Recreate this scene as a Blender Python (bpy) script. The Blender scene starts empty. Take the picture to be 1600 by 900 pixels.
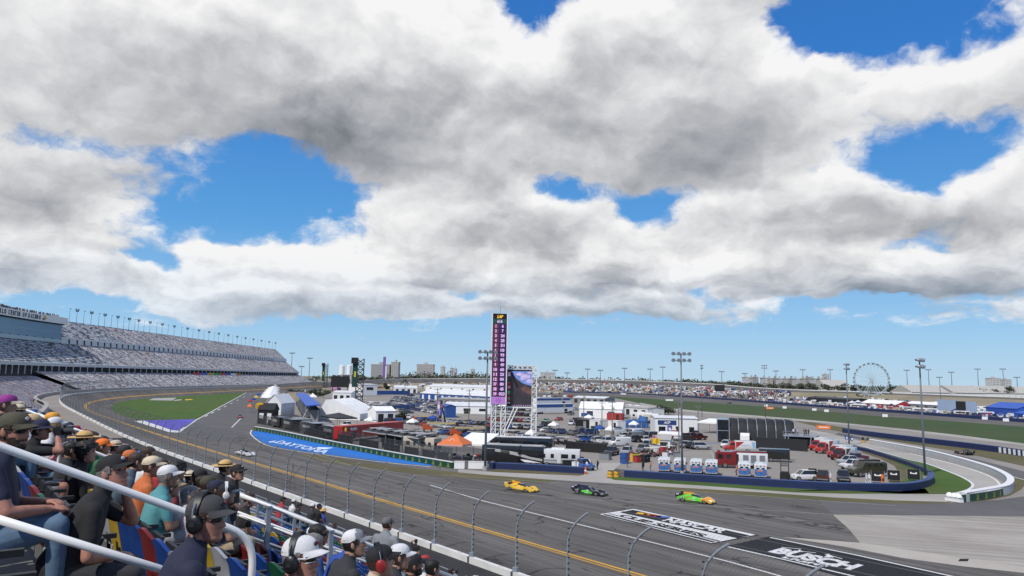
import bpy, bmesh, math, random
from mathutils import Vector, Matrix
random.seed(7)
R = math.radians
SC = bpy.context.scene
COL = SC.collection
# ------------------------------------------------------------------ camera
CAMZ = 16.0
FPX = 1142.0
PITCH = math.atan(142.0/FPX)
ROLL = 0.018
_F = Vector((0, math.cos(PITCH), math.sin(PITCH)))
_R0 = Vector((1, 0, 0)); _U0 = Vector((0, -math.sin(PITCH), math.cos(PITCH)))
_R = _R0*math.cos(ROLL) + _U0*math.sin(ROLL)
_U = _U0*math.cos(ROLL) - _R0*math.sin(ROLL)
CAM = Vector((0, 0, CAMZ))
def ray(px, py):
    return _R*((px-800)/FPX) + _U*((450-py)/FPX) + _F
def G(px, py, z=0.0):
    d = ray(px, py); k = (z-CAMZ)/d.z
    p = CAM + d*k
    return Vector((p.x, p.y, z))
def P(px, py, depth):
    d = ray(px, py); return CAM + d*(depth/d.y)
def proj(p):
    v = Vector(p)-CAM; w = v.dot(_F)
    return (800+FPX*v.dot(_R)/w, 450-FPX*v.dot(_U)/w)
def hgt(px, py, depth): return P(px, py, depth).z
cd = bpy.data.cameras.new('camera'); cam = bpy.data.objects.new('camera', cd); COL.objects.link(cam)
cam.matrix_world = Matrix(((_R.x,_U.x,-_F.x,0),(_R.y,_U.y,-_F.y,0),(_R.z,_U.z,-_F.z,CAMZ),(0,0,0,1)))
cd.sensor_width = 36; cd.lens = 36*FPX/1600; cd.clip_end = 30000; cd.clip_start = 0.05
SC.camera = cam
SC.view_settings.view_transform = 'Standard'; SC.view_settings.look = 'None'; SC.view_settings.exposure = 0
# ------------------------------------------------------------------ node helper
class NT:
    def __init__(s, tree): s.t = tree; s.n = tree.nodes; s.l = tree.links
    def new(s, typ, **kw):
        n = s.n.new(typ)
        for k, v in kw.items(): setattr(n, k, v)
        return n
    def put(s, sock, v):
        if isinstance(v, bpy.types.NodeSocket): s.l.new(v, sock)
        elif v is not None: sock.default_value = v
    def math(s, op, a, b=None, c=None, clamp=False):
        n = s.new('ShaderNodeMath', operation=op, use_clamp=clamp)
        s.put(n.inputs[0], a); s.put(n.inputs[1], b); s.put(n.inputs[2], c)
        return n.outputs[0]
    def vec(s, op, a, b=None, c=None, out=0):
        n = s.new('ShaderNodeVectorMath', operation=op)
        s.put(n.inputs[0], a); s.put(n.inputs[1], b)
        if c is not None: s.put(n.inputs[2], c)
        return n.outputs[out]
    def scale(s, a, f):
        n = s.new('ShaderNodeVectorMath', operation='SCALE'); s.put(n.inputs[0], a); s.put(n.inputs['Scale'], f); return n.outputs[0]
    def noise(s, v, scale, detail=4, rough=.5, dist=0.0, lac=2.0):
        n = s.new('ShaderNodeTexNoise'); s.put(n.inputs['Vector'], v); n.inputs['Scale'].default_value = scale
        n.inputs['Detail'].default_value = detail; n.inputs['Roughness'].default_value = rough
        n.inputs['Distortion'].default_value = dist; n.inputs['Lacunarity'].default_value = lac
        return n.outputs[0]
    def mr(s, v, a, b, c=0.0, d=1.0, smooth=False, clamp=True):
        n = s.new('ShaderNodeMapRange'); n.clamp = clamp
        if smooth: n.interpolation_type = 'SMOOTHSTEP'
        s.put(n.inputs[0], v)
        for i, x in zip((1,2,3,4), (a,b,c,d)): s.put(n.inputs[i], x)
        return n.outputs[0]
    def mix(s, f, a, b, blend='MIX'):
        n = s.new('ShaderNodeMix', data_type='RGBA', blend_type=blend)
        s.put(n.inputs[0], f); s.put(n.inputs[6], a); s.put(n.inputs[7], b); return n.outputs[2]
    def ramp(s, f, stops, const=False):
        n = s.new('ShaderNodeValToRGB'); s.put(n.inputs[0], f); cr = n.color_ramp
        if const: cr.interpolation = 'CONSTANT'
        while len(cr.elements) < len(stops): cr.elements.new(.5)
        for e, (p, c) in zip(cr.elements, stops): e.position = p; e.color = (*c[:3], 1)
        return n.outputs[0]
    def comb(s, x, y, z):
        n = s.new('ShaderNodeCombineXYZ'); s.put(n.inputs[0], x); s.put(n.inputs[1], y); s.put(n.inputs[2], z); return n.outputs[0]
    def sep(s, v):
        n = s.new('ShaderNodeSeparateXYZ'); s.put(n.inputs[0], v); return n.outputs
# ------------------------------------------------------------------ world: clear sky with broken cumulus
SUN_EL, SUN_AZ = R(48), R(215)     # azimuth clockwise from +Y: behind the camera, to the left
w = bpy.data.worlds.new('World'); SC.world = w; w.use_nodes = True
T = NT(w.node_tree); w.node_tree.nodes.clear()
def azel(px, py):
    d = ray(px, py).normalized(); return math.atan2(d.x, d.y), math.asin(d.z)
# broad cloud masses and gaps: (photo x, y, half width, half height, amount)
BLOBS = [
 # big overhead bank
 (300,90,420,120,.30),(80,40,300,120,.18),(640,130,260,130,.26),(1000,150,230,140,.30),(1200,190,230,90,.2),(500,190,260,60,.16),
 (1430,160,170,60,.16),(1000,40,110,70,.15),(1560,110,110,70,.14),(640,10,150,60,.12),(1130,40,110,80,.16),
 # gaps in it
 (838,25,55,60,-.50),(800,0,50,30,-.25),(1245,30,60,40,-.44),(1385,22,135,36,-.36),(1470,50,60,30,-.25),(1320,60,70,22,-.2),
 # middle clouds
 (100,290,150,80,.28),(60,370,120,60,.16),(830,350,330,65,.30),(620,330,120,60,.16),(1180,330,150,60,.20),(1540,340,140,80,.30),(1440,290,120,35,.12),(1000,270,200,28,.14),(700,260,160,30,.14),
 # blue band
 (360,262,205,56,-.56),(240,330,60,50,-.28),(360,332,120,42,-.46),(130,222,90,16,-.22),(510,262,80,40,-.2),(440,420,60,20,-.12),
 (845,285,70,22,-.38),(1010,315,50,35,-.42),(930,298,90,16,-.25),(1130,302,45,14,-.32),(1400,265,90,32,-.42),(1500,215,60,40,-.38),(1340,225,50,20,-.2),
 (1420,385,70,28,-.42),(1330,385,70,14,-.25),(1240,265,80,14,-.15),(680,395,120,12,-.12),(1180,395,90,14,-.15),
 # low clouds
 (160,430,260,60,.22),(520,430,230,45,.22),(820,440,330,45,.24),(1150,420,230,45,.22),(1450,440,200,45,.25),(300,480,240,32,.18),(700,485,220,32,.18),(1050,492,240,26,.20),(1500,500,130,26,.12),
 (230,402,80,11,-.40),(440,446,100,10,-.34),(770,462,130,11,-.42),(1010,452,90,9,-.32),(1260,474,130,10,-.40),(1490,468,90,10,-.34),(110,462,90,9,-.32),(590,505,150,9,-.26),(1000,500,120,8,-.26),
 (930,520,70,8,-.2),(640,455,120,10,-.14),(1350,490,120,14,-.2),
]
tc = T.new('ShaderNodeTexCoord'); dirv = tc.outputs['Generated']
dx, dy, dz = T.sep(dirv)
az = T.math('ARCTAN2', dx, dy); el0 = T.math('ARCSINE', dz)
zz = T.math('ADD', T.math('MAXIMUM', dz, 0.0), 0.10)
plane = T.comb(T.math('DIVIDE', dx, zz), T.math('DIVIDE', dy, zz), 0.0)
q = T.comb(az, T.math('MULTIPLY', el0, 1.5), 0.0)
wq = T.new('ShaderNodeTexNoise'); T.put(wq.inputs['Vector'], q); wq.inputs['Scale'].default_value = 8
wq.inputs['Detail'].default_value = 4; wq.inputs['Roughness'].default_value = .6
q2 = T.vec('ADD', q, T.scale(T.vec('SUBTRACT', wq.outputs['Color'], (.5,.5,.5)), .09))
qx, qy, _ = T.sep(q2)
aev = T.comb(qx, T.math('DIVIDE', qy, 1.5), 1.0)
acc = (0, 0, 0)
for i, (px, py, hw, hh, amp) in enumerate(BLOBS):
    if i % 5 == 4: aev = T.vec('MULTIPLY_ADD', acc, (1e-7, 1e-7, 1e-7), aev)   # keeps the shader's stack short
    a, e = azel(px, py)
    sx = FPX/hw*math.cos(e); sy = FPX/hh
    dl = T.vec('MULTIPLY_ADD', aev, (sx, sy, 1), (-a*sx, -e*sy, 0))
    amp *= .80 if amp < 0 else 1.0
    f = T.math('POWER', math.exp(-.9), T.vec('DOT_PRODUCT', dl, dl, out=1))
    acc = T.vec('MULTIPLY_ADD', dl, T.math('MULTIPLY', f, amp*math.exp(.9)), acc)
_, gy, steer = T.sep(acc)
front = T.mr(dy, -.1, .35, 0, 1)
steer = T.math('ADD', T.math('MULTIPLY', steer, front), T.math('MULTIPLY', T.math('SUBTRACT', 1.0, front), -.10))
low = T.mr(el0, R(1.2), R(6.2), -.62, 0.03, smooth=True)
pl2 = T.vec('ADD', T.vec('MULTIPLY', q, (1, .92, 0)), T.scale(T.vec('SUBTRACT', wq.outputs['Color'], (.5,.5,.5)), .08))
loww = T.mr(el0, R(4), R(14), 1.0, 0.0)
n1 = T.math('MULTIPLY', T.math('SUBTRACT', T.noise(plane, .8, 3, .5), .5), .55)
def billow(v):
    a_ = T.math('MULTIPLY', T.math('SUBTRACT', T.noise(v, 5.2, 9, .60), .5), 1.75)
    return T.math('MULTIPLY_ADD', T.math('MULTIPLY', T.math('SUBTRACT', T.noise(T.vec('MULTIPLY', v, (1, 2.1, 0)), 11.0, 5, .56), .5), 1.05), loww, a_)
def bigger(v): return T.math('MULTIPLY', T.math('SUBTRACT', T.noise(v, 4.2, 3, .5), .5), 1.0)
n2 = billow(pl2)
d0 = T.math('ADD', T.math('ADD', n1, n2), T.math('ADD', steer, low))
e0 = bigger(pl2); e1 = bigger(T.vec('ADD', pl2, (-.012, .065, 0)))
f0 = n2; f1 = billow(T.vec('ADD', pl2, (-.006, .020, 0)))
alpha = T.mr(d0, -.07, .17, 0, 1, smooth=True)
thick = T.mr(d0, .02, .75, 0, 1, smooth=True)
lit = T.math('ADD', T.math('MULTIPLY', T.math('SUBTRACT', e0, e1), 1.5), T.math('MULTIPLY', T.math('SUBTRACT', f0, f1), .85))
lit = T.math('ADD', lit, T.math('MULTIPLY', T.math('MULTIPLY', gy, front), 1.15))
lit = T.math('MULTIPLY', lit, T.mr(el0, R(5), R(16), 1.25, 1.0))
highgrey = T.mr(el0, R(9), R(28), .0, .21)
b = T.math('ADD', .83, lit)
b = T.math('SUBTRACT', b, T.math('MULTIPLY', thick, T.math('ADD', .13, highgrey)))
b = T.math('MINIMUM', T.math('MAXIMUM', b, 0.0), 1.0)
ccol = T.ramp(b, [(0,(.20,.215,.245)),(.25,(.33,.345,.375)),(.5,(.50,.51,.535)),(.75,(.72,.725,.74)),(1,(.92,.92,.92))])
sky = T.new('ShaderNodeTexSky', sky_type='NISHITA'); sky.sun_disc = False
sky.sun_elevation = SUN_EL; sky.sun_rotation = SUN_AZ; sky.altitude = 5; sky.air_density = 1.0; sky.dust_density = .6; sky.ozone_density = 2.2
BGS = .10
tint = T.scale(T.ramp(T.mr(el0, 0, R(40)), [(0,(.48,.68,.85)),(.10,(.30,.57,.86)),(.28,(.10,.36,.76)),(.55,(.032,.205,.62)),(1,(.022,.13,.46))]), 1.0/BGS)
skc = T.mix(.9, sky.outputs[0], tint)
cl = T.scale(ccol, 1.0/BGS)
hz = T.mr(el0, R(2), R(9), .30, 0)
cl = T.mix(hz, cl, T.scale(skc, 1.25))
fin = T.mix(alpha, skc, cl)
bg = T.new('ShaderNodeBackground'); T.put(bg.inputs[0], fin); bg.inputs[1].default_value = BGS
wo = T.new('ShaderNodeOutputWorld'); T.l.new(bg.outputs[0], wo.inputs[0])
w.cycles.sampling_method = 'MANUAL'; w.cycles.sample_map_resolution = 512
# ------------------------------------------------------------------ sun
sl = bpy.data.lights.new('sun', 'SUN'); sl.energy = 3.9; sl.angle = R(1.0); sl.color = (1, .95, .88)
so = bpy.data.objects.new('sun', sl); COL.objects.link(so)
sdir = Vector((math.sin(SUN_AZ)*math.cos(SUN_EL), math.cos(SUN_AZ)*math.cos(SUN_EL), math.sin(SUN_EL)))
so.rotation_euler = sdir.to_track_quat('Z', 'Y').to_euler(); so.location = (0,-50,200)
SC.render.engine = 'CYCLES'
SC.cycles.max_bounces = 4; SC.cycles.diffuse_bounces = 2; SC.cycles.glossy_bounces = 2; SC.cycles.transparent_max_bounces = 8
# ================================================================== helpers
MATS = {}
def bsdf_mat(name):
    m = bpy.data.materials.new(name); m.use_nodes = True
    t = NT(m.node_tree); b = m.node_tree.nodes['Principled BSDF']; return m, t, b
def mat(name, rgb, rough=.6, var=.12, scale=3.0, metal=0.0, coat=0.0, spec=.5, bump=0.0, emit=0.0, stretch=(1,1,1)):
    if name in MATS: return MATS[name]
    m, t, b = bsdf_mat(name)
    co = t.new('ShaderNodeTexCoord').outputs['Object']
    if stretch != (1,1,1): co = t.vec('MULTIPLY', co, stretch)
    n = t.noise(co, scale, 4, .6)
    f = t.mr(n, .25, .75, 1-var, 1+var)
    c = t.mix(1.0, (*rgb, 1), t.comb(f, f, f), 'MULTIPLY')
    t.put(b.inputs['Base Color'], c)
    b.inputs['Roughness'].default_value = rough; b.inputs['Metallic'].default_value = metal
    b.inputs['Coat Weight'].default_value = coat; b.inputs['Specular IOR Level'].default_value = spec
    if bump:
        bn = t.new('ShaderNodeBump'); bn.inputs['Strength'].default_value = bump; bn.inputs['Distance'].default_value = .02 if scale > 5 else .05
        t.put(bn.inputs['Height'], n); t.put(b.inputs['Normal'], bn.outputs[0])
    if emit:
        t.put(b.inputs['Emission Color'], c); b.inputs['Emission Strength'].default_value = emit
    MATS[name] = m; return m
class MB:
    def __init__(s): s.v = []; s.f = []; s.m = []; s.mats = []
    def mi(s, m):
        if m not in s.mats: s.mats.append(m)
        return s.mats.index(m)
    def add(s, vs, fs, m):
        o = len(s.v); s.v += [tuple(v) for v in vs]; k = s.mi(m)
        for f in fs: s.f.append(tuple(i+o for i in f)); s.m.append(k)
    def quad(s, a, b, c, d, m): s.add([a,b,c,d], [(0,1,2,3)], m)
    def poly(s, pts, m): s.add(pts, [tuple(range(len(pts)))], m)
    def box(s, c, d, m, rz=0.0, taper=1.0, M=None):
        x, y, z = d[0]/2, d[1]/2, d[2]/2
        vs = [Vector((sx*x*(taper if sz>0 else 1), sy*y*(taper if sz>0 else 1), sz*z)) for sz in (-1,1) for sy in (-1,1) for sx in (-1,1)]
        if rz: vs = [Matrix.Rotation(rz, 3, 'Z') @ v for v in vs]
        if M is not None: vs = [M @ v for v in vs]
        vs = [v+Vector(c) for v in vs]
        s.add(vs, [(0,2,3,1),(4,5,7,6),(0,1,5,4),(2,6,7,3),(0,4,6,2),(1,3,7,5)], m)
    def cyl(s, p0, p1, r0, m, r1=None, n=8, caps=True):
        r1 = r0 if r1 is None else r1
        p0, p1 = Vector(p0), Vector(p1); d = p1-p0
        if d.length < 1e-9: return
        q = d.to_track_quat('Z', 'Y'); vs = []
        for p, r in ((p0, r0), (p1, r1)):
            for i in range(n):
                a = 2*math.pi*i/n; vs.append(p+q @ Vector((r*math.cos(a), r*math.sin(a), 0)))
        fs = [(i, (i+1)%n, n+(i+1)%n, n+i) for i in range(n)]
        if caps: fs += [tuple(range(n-1,-1,-1)), tuple(range(n, 2*n))]
        s.add(vs, fs, m)
    def tube(s, pts, r, m, n=8):
        pts = [Vector(p) for p in pts]; vs = []; N = len(pts)
        rr = r if isinstance(r, (list, tuple)) else [r]*N
        ref = None
        for i, p in enumerate(pts):
            t = (pts[min(i+1,N-1)]-pts[max(i-1,0)]).normalized()
            if ref is None:
                ref = Vector((0,0,1)) if abs(t.z) < .9 else Vector((1,0,0))
            u = (ref - t*ref.dot(t)).normalized(); v = t.cross(u); ref = u
            for k in range(n):
                a = 2*math.pi*k/n; vs.append(p+(u*math.cos(a)+v*math.sin(a))*rr[i])
        fs = [(i*n+k, i*n+(k+1)%n, (i+1)*n+(k+1)%n, (i+1)*n+k) for i in range(N-1) for k in range(n)]
        fs += [tuple(range(n-1,-1,-1)), tuple(range((N-1)*n, N*n))]
        s.add(vs, fs, m)
    def loft(s, rings, m, caps=True, closed=True):
        n = len(rings[0]); vs = [p for r in rings for p in r]; fs = []
        for i in range(len(rings)-1):
            for k in range(n if closed else n-1):
                fs.append((i*n+k, i*n+(k+1)%n, (i+1)*n+(k+1)%n, (i+1)*n+k))
        if caps: fs += [tuple(range(n-1,-1,-1)), tuple(range((len(rings)-1)*n, len(rings)*n))]
        s.add(vs, fs, m)
    def prism(s, poly, z0, z1, m, top=None):
        n = len(poly); vs = [(p[0],p[1],z0) for p in poly]+[(p[0],p[1],z1) for p in poly]
        s.add(vs, [(i,(i+1)%n,n+(i+1)%n,n+i) for i in range(n)], m)
        s.add(vs[n:], [tuple(range(n))], top or m); s.add(vs[:n], [tuple(range(n-1,-1,-1))], m)
    def ell(s, c, r, m, nu=12, nv=8, M=None):
        vs = []; fs = []
        for j in range(nv+1):
            ph = math.pi*j/nv
            for i in range(nu):
                a = 2*math.pi*i/nu
                v = Vector((r[0]*math.sin(ph)*math.cos(a), r[1]*math.sin(ph)*math.sin(a), r[2]*math.cos(ph)))
                if M is not None: v = M @ v
                vs.append(v+Vector(c))
        for j in range(nv):
            for i in range(nu): fs.append((j*nu+i, (j+1)*nu+i, (j+1)*nu+(i+1)%nu, j*nu+(i+1)%nu))
        s.add(vs, fs, m)
    def mesh(s, name, smooth=False, fix=True):
        me = bpy.data.meshes.new(name); me.from_pydata(s.v, [], s.f)
        for m in s.mats: me.materials.append(m)
        me.polygons.foreach_set('material_index', s.m)
        if fix:
            bm = bmesh.new(); bm.from_mesh(me); bmesh.ops.recalc_face_normals(bm, faces=bm.faces); bm.to_mesh(me); bm.free()
        if smooth: me.polygons.foreach_set('use_smooth', [True]*len(me.polygons))
        me.update(); return me
    def build(s, name, parent=None, loc=None, rz=0.0, smooth=False, auto=None, fix=True):
        o = bpy.data.objects.new(name, s.mesh(name, smooth, fix)); COL.objects.link(o)
        if auto is not None:
            o.data.polygons.foreach_set('use_smooth', [True]*len(o.data.polygons)); o.data.set_sharp_from_angle(angle=R(auto))
        if parent is not None: o.parent = parent
        if loc is not None: o.location = loc
        o.rotation_euler.z = rz; return o
LABELS = {}
def tag(o, label, cat, group=None, kind=None):
    if label is not None:
        if label in LABELS and LABELS[label] != group: print('DUPLICATE LABEL', label)
        LABELS[label] = group
        nw = len(label.split())
        if nw < 4 or nw > 16: print('LABEL LENGTH', nw, label)
        o['label'] = label
    if cat: o['category'] = cat
    if group: o['group'] = group
    if kind: o['kind'] = kind
    return o
def thing(name, label, cat, loc=(0,0,0), rz=0.0, group=None):
    o = bpy.data.objects.new(name, None); COL.objects.link(o); o.location = loc; o.rotation_euler.z = rz
    o.empty_display_size = .3
    return tag(o, label, cat, group)
KIDS = {}
def copy_tree(o, parent=None, swap=None):
    c = o.copy()
    if swap and c.data is not None and c.data.name in swap: c.data = swap[c.data.name]
    COL.objects.link(c)
    if parent is not None: c.parent = parent
    for ch in o.children: copy_tree(ch, c, swap)
    return c
_used = set()
def place(proto, loc, rz, label, group=None, cat=None):
    if proto.name in _used: o = copy_tree(proto)
    else: o = proto; _used.add(proto.name)
    o.location = loc; o.rotation_euler.z = rz
    for k in ('group',):
        if k in o: del o[k]
    tag(o, label, cat, group); return o
def recolor(mesh, frm, to):
    """a copy of a mesh with one material exchanged"""
    key = (mesh.name, frm.name, to.name)
    if key not in KIDS:
        c = mesh.copy()
        for i, mm in enumerate(c.materials):
            if mm == frm: c.materials[i] = to
        KIDS[key] = c
    return KIDS[key]
TS = bpy.data.scenes.new('workbench')
def evaluate(ob):
    TS.collection.objects.link(ob)
    with bpy.context.temp_override(scene=TS, view_layer=TS.view_layers[0]):
        return bpy.data.meshes.new_from_object(ob.evaluated_get(bpy.context.evaluated_depsgraph_get()))
def text_mesh(txt, bold=0.02, spacing=1.0, shear=0.0):
    cu = bpy.data.curves.new('lettering', 'FONT'); cu.body = txt; cu.offset = bold; cu.space_character = spacing; cu.shear = shear
    cu.resolution_u = 3; cu.align_x = 'LEFT'
    ob = bpy.data.objects.new('lettering', cu)
    me = evaluate(ob)
    bpy.data.objects.remove(ob); bpy.data.curves.remove(cu); return me
def add_text(mb, txt, o, ux, uy, m, bold=.02, shear=0.0, spacing=1.0):
    """lettering filling the parallelogram o + [0,1]*ux + [0,1]*uy"""
    me = text_mesh(txt, bold, spacing, shear); o, ux, uy = Vector(o), Vector(ux), Vector(uy)
    xs = [v.co.x for v in me.vertices]; ys = [v.co.y for v in me.vertices]
    x0, x1, y0, y1 = min(xs), max(xs), min(ys), max(ys)
    vs = [o+ux*((v.co.x-x0)/(x1-x0))+uy*((v.co.y-y0)/(y1-y0)) for v in me.vertices]
    mb.add(vs, [tuple(p.vertices) for p in me.polygons], m); bpy.data.meshes.remove(me)
ORD = ['first','second','third','fourth','fifth','sixth','seventh','eighth','ninth','tenth','eleventh','twelfth','thirteenth','fourteenth','fifteenth','sixteenth','seventeenth','eighteenth','nineteenth','twentieth']
def ordn(i):
    if i < 20: return ORD[i]
    tens = {2:'twenty',3:'thirty',4:'forty',5:'fifty',6:'sixty',7:'seventy'}
    a, b = divmod(i+1, 10)
    return (tens[a]+'-'+ORD[b-1]) if b else {2:'twentieth',3:'thirtieth',4:'fortieth',5:'fiftieth',6:'sixtieth',7:'seventieth'}[a]
# ================================================================== track line
RV = Vector((-.62, .785, 0)).normalized(); NV = Vector((RV.y, -RV.x, 0))     # along the straight; towards the infield
W0 = Vector((1.5, 60.7, 0))
def wall_path():
    pts = []; p = W0 - RV*75; ang = math.atan2(-RV.x, RV.y); u = -75.0; step = 3.0
    U1, R1, A1 = 240.0, 430.0, R(1.5)
    while u < 1230:
        pts.append((u, p.copy(), ang))
        if u > U1 and ang > A1: ang = max(A1, ang-step/R1)
        p = p + Vector((-math.sin(ang), math.cos(ang), 0))*step; u += step
    return pts
WP = wall_path()
def sm(x, a, b):
    t = min(max((x-a)/(b-a), 0), 1); return t*t*(3-2*t)
def bank(u): return 4.6*sm(u, 110, 330)+2.6*sm(u, 650, 960)
def wpt(i, off, z=None):
    """point at a distance off inside (towards the infield, positive) of the outer wall"""
    u, p, a = WP[i]; n = Vector((math.cos(a), math.sin(a), 0))
    q = p+n*off
    h = bank(u)*max(0.0, 1-max(off, 0)/14.0)
    q.z = h if z is None else h+z
    return q
def wstrip(mb, o0, o1, z, m, i0=0, i1=None, step=1):
    i1 = len(WP)-1 if i1 is None else i1; ids = list(range(i0, i1+1, step))
    vs = [wpt(i, o, z) for i in ids for o in (o0, o1)]
    mb.add(vs, [(2*k, 2*k+1, 2*k+3, 2*k+2) for k in range(len(ids)-1)], m)
def widx(u): return min(range(len(WP)), key=lambda i: abs(WP[i][0]-u))
# ================================================================== ground materials
def ground_mat(name, c1, c2, scale, c3=None, streak=None, rough=.9, fine=True):
    m, t, b = bsdf_mat(name)
    co = t.new('ShaderNodeTexCoord').outputs['Object']
    f = t.noise(co, scale, 6, .62)
    c = t.mix(t.mr(f, .3, .7), (*c1,1), (*c2,1))
    if c3 is not None:
        c = t.mix(t.mr(t.noise(co, scale*.22, 3, .6), .48, .66, 0, .8), c, (*c3,1))
    if streak is not None:
        d = streak[0]
        al = t.vec('DOT_PRODUCT', co, tuple(d), out=1); ac = t.vec('DOT_PRODUCT', co, (d[1], -d[0], 0), out=1)
        s = t.noise(t.comb(t.math('MULTIPLY', al, .012), t.math('MULTIPLY', ac, 1.0), 0), 1.0, 6, .68)
        k = t.mr(s, .3, .72, 1-streak[1], 1+streak[1]); c = t.mix(1, c, t.comb(k,k,k), 'MULTIPLY')
    if fine:
        g = t.noise(co, 9.0, 2, .7); k = t.mr(g, .3, .7, .9, 1.1); c = t.mix(1, c, t.comb(k,k,k), 'MULTIPLY')
    t.put(b.inputs['Base Color'], c); b.inputs['Roughness'].default_value = rough; b.inputs['Specular IOR Level'].default_value = .25
    MATS[name] = m; return m, t, b, c, co
M_TRACK, t, b, c, co = ground_mat('track_asphalt', (.112,.104,.096), (.148,.138,.127), .05, (.094,.088,.082), (RV, .40))
# sealed cracks and tyre marks on the racing surface
al = t.vec('DOT_PRODUCT', co, tuple(RV), out=1); ac = t.vec('DOT_PRODUCT', co, tuple(NV), out=1)
cv = t.comb(t.math('MULTIPLY', al, .10), t.math('MULTIPLY', ac, .35), 0)
cw = t.new('ShaderNodeTexNoise'); t.put(cw.inputs['Vector'], co); cw.inputs['Scale'].default_value = .35; cw.inputs['Detail'].default_value = 4
cv = t.vec('ADD', cv, t.scale(t.vec('SUBTRACT', cw.outputs['Color'], (.5,.5,.5)), .7))
vo = t.new('ShaderNodeTexVoronoi', feature='DISTANCE_TO_EDGE'); t.put(vo.inputs['Vector'], cv); vo.inputs['Scale'].default_value = .75
line = t.mr(vo.outputs['Distance'], .010, .030, 1, 0)
gate = t.mr(t.noise(co, .16, 2, .5), .53, .58)
mk = t.math('MULTIPLY', t.math('MULTIPLY', line, gate), .75)
c = t.mix(mk, c, (.022,.021,.020,1))
sk = t.noise(t.comb(t.math('MULTIPLY', al, .03), t.math('MULTIPLY', ac, 2.6), 0), 1.0, 2, .5)
c = t.mix(t.mr(sk, .63, .72, 0, .6), c, (.03,.029,.028,1))
bd = t.noise(t.comb(t.math('MULTIPLY', al, .006), t.math('MULTIPLY', ac, .28), 0), 1.0, 3, .6); bk = t.mr(bd, .35, .65, .80, 1.14); c = t.mix(1, c, t.comb(bk,bk,bk), 'MULTIPLY')
gr = t.math('FRACT', t.math('ADD', t.math('MULTIPLY', ac, .42), t.math('MULTIPLY', t.noise(co, .05, 2, .5), .35)))
c = t.mix(t.math('MULTIPLY', t.mr(gr, .0, .07, .38, 0), t.mr(t.noise(co, .09, 2, .5), .4, .6)), c, (.045,.043,.041,1))
t.put(b.inputs['Base Color'], c)
M_LOT = ground_mat('lot_asphalt', (.235,.213,.19), (.29,.266,.237), .06, (.20,.182,.165))[0]
M_WALK = ground_mat('walkway_asphalt', (.028,.028,.031), (.040,.040,.043), .3, (.05,.05,.05))[0]
M_ROAD = ground_mat('road_asphalt', (.10,.098,.097), (.128,.125,.122), .1, None, (Vector((1,-.25,0)).normalized(), .14))[0]
M_CONC = ground_mat('concrete_paving', (.32,.30,.27), (.40,.38,.345), .12, (.28,.262,.235))[0]
M_PALE = ground_mat('worn_pale_asphalt', (.26,.235,.205), (.40,.37,.33), .07, (.33,.305,.27), (Vector((1,-.30,0)).normalized(), .26))[0]
M_SAND = ground_mat('pale_sand_paving', (.36,.33,.285), (.44,.41,.36), .15)[0]
M_GRASS = ground_mat('infield_grass', (.044,.092,.012), (.066,.122,.020), .08, (.080,.098,.028), (Vector((-.35,.94,0)).normalized(), .16))[0]
M_GRASS2 = ground_mat('road_course_grass', (.034,.064,.016), (.050,.082,.024), .05, (.068,.074,.030), (Vector((1,-.35,0)).normalized(), .12))[0]
M_LUSH = ground_mat('watered_grass', (.045,.090,.014), (.070,.125,.022), .12, (.085,.095,.028))[0]
M_DRY = ground_mat('dry_grass', (.10,.088,.040), (.135,.115,.055), .15, (.075,.085,.030))[0]
M_TERR = ground_mat('far_ground', (.20,.17,.11), (.30,.26,.18), .012, (.12,.12,.06))[0]
M_BLUEP = ground_mat('blue_painted_asphalt', (.020,.145,.48), (.026,.175,.55), .1)[0]
M_PURP = ground_mat('violet_painted_asphalt', (.095,.085,.42), (.12,.10,.48), .1)[0]
M_BLACKP = ground_mat('black_painted_asphalt', (.014,.014,.018), (.022,.022,.026), .2)[0]
M_WHITE = ground_mat('white_road_paint', (.55,.55,.54), (.68,.68,.67), .5)[0]
M_WORNW = ground_mat('worn_white_paint', (.26,.27,.25), (.42,.42,.40), .5)[0]
M_YELLOW = ground_mat('yellow_road_paint', (.62,.33,.035), (.74,.42,.05), .5)[0]
def sheet(name, m, z, px, world=False, label=None):
    mb = MB(); mb.poly([G(x, y, z) if not world else Vector((x, y, z)) for x, y in px], m)
    o = mb.build(name, fix=False)
    if o.data.polygons[0].normal.z < 0:
        o.data.flip_normals()
    o['kind'] = 'structure'; return o
def ribbon(mb, pts, w, z, m):
    pts = [Vector((p[0], p[1], z)) for p in pts]; vs = []
    for i, p in enumerate(pts):
        d = (pts[min(i+1, len(pts)-1)]-pts[max(i-1, 0)]); n = Vector((-d.y, d.x, 0)).normalized()*(w/2)
        vs += [p-n, p+n]
    mb.add(vs, [(2*i+1, 2*i, 2*i+2, 2*i+3) for i in range(len(pts)-1)], m)
def pline(name, px, w, z, m):
    mb = MB(); ribbon(mb, [G(x, y) for x, y in px], w, z, m); o = mb.build(name); o['kind'] = 'structure'; return o
def bez(pts, n=8):
    """Catmull-Rom through pixel points"""
    P_ = [Vector((x, y, 0)) for x, y in pts]; P_ = [P_[0]*2-P_[1]] + P_ + [P_[-1]*2-P_[-2]]; out = []
    for i in range(1, len(P_)-2):
        for k in range(n):
            t_ = k/n; a, b_, c_, d = P_[i-1:i+3]
            q = .5*((2*b_)+(c_-a)*t_+(2*a-5*b_+4*c_-d)*t_*t_+(3*b_-a-3*c_+d)*t_**3); out.append((q.x, q.y))
    return out+[pts[-1]]
# ================================================================== the setting
mb = MB(); mb.poly([(-9000,-3000,-.06),(9000,-3000,-.06),(9000,14000,-.06),(-9000,14000,-.06)], M_TERR)
o = mb.build('ground'); o['kind'] = 'structure'
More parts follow.
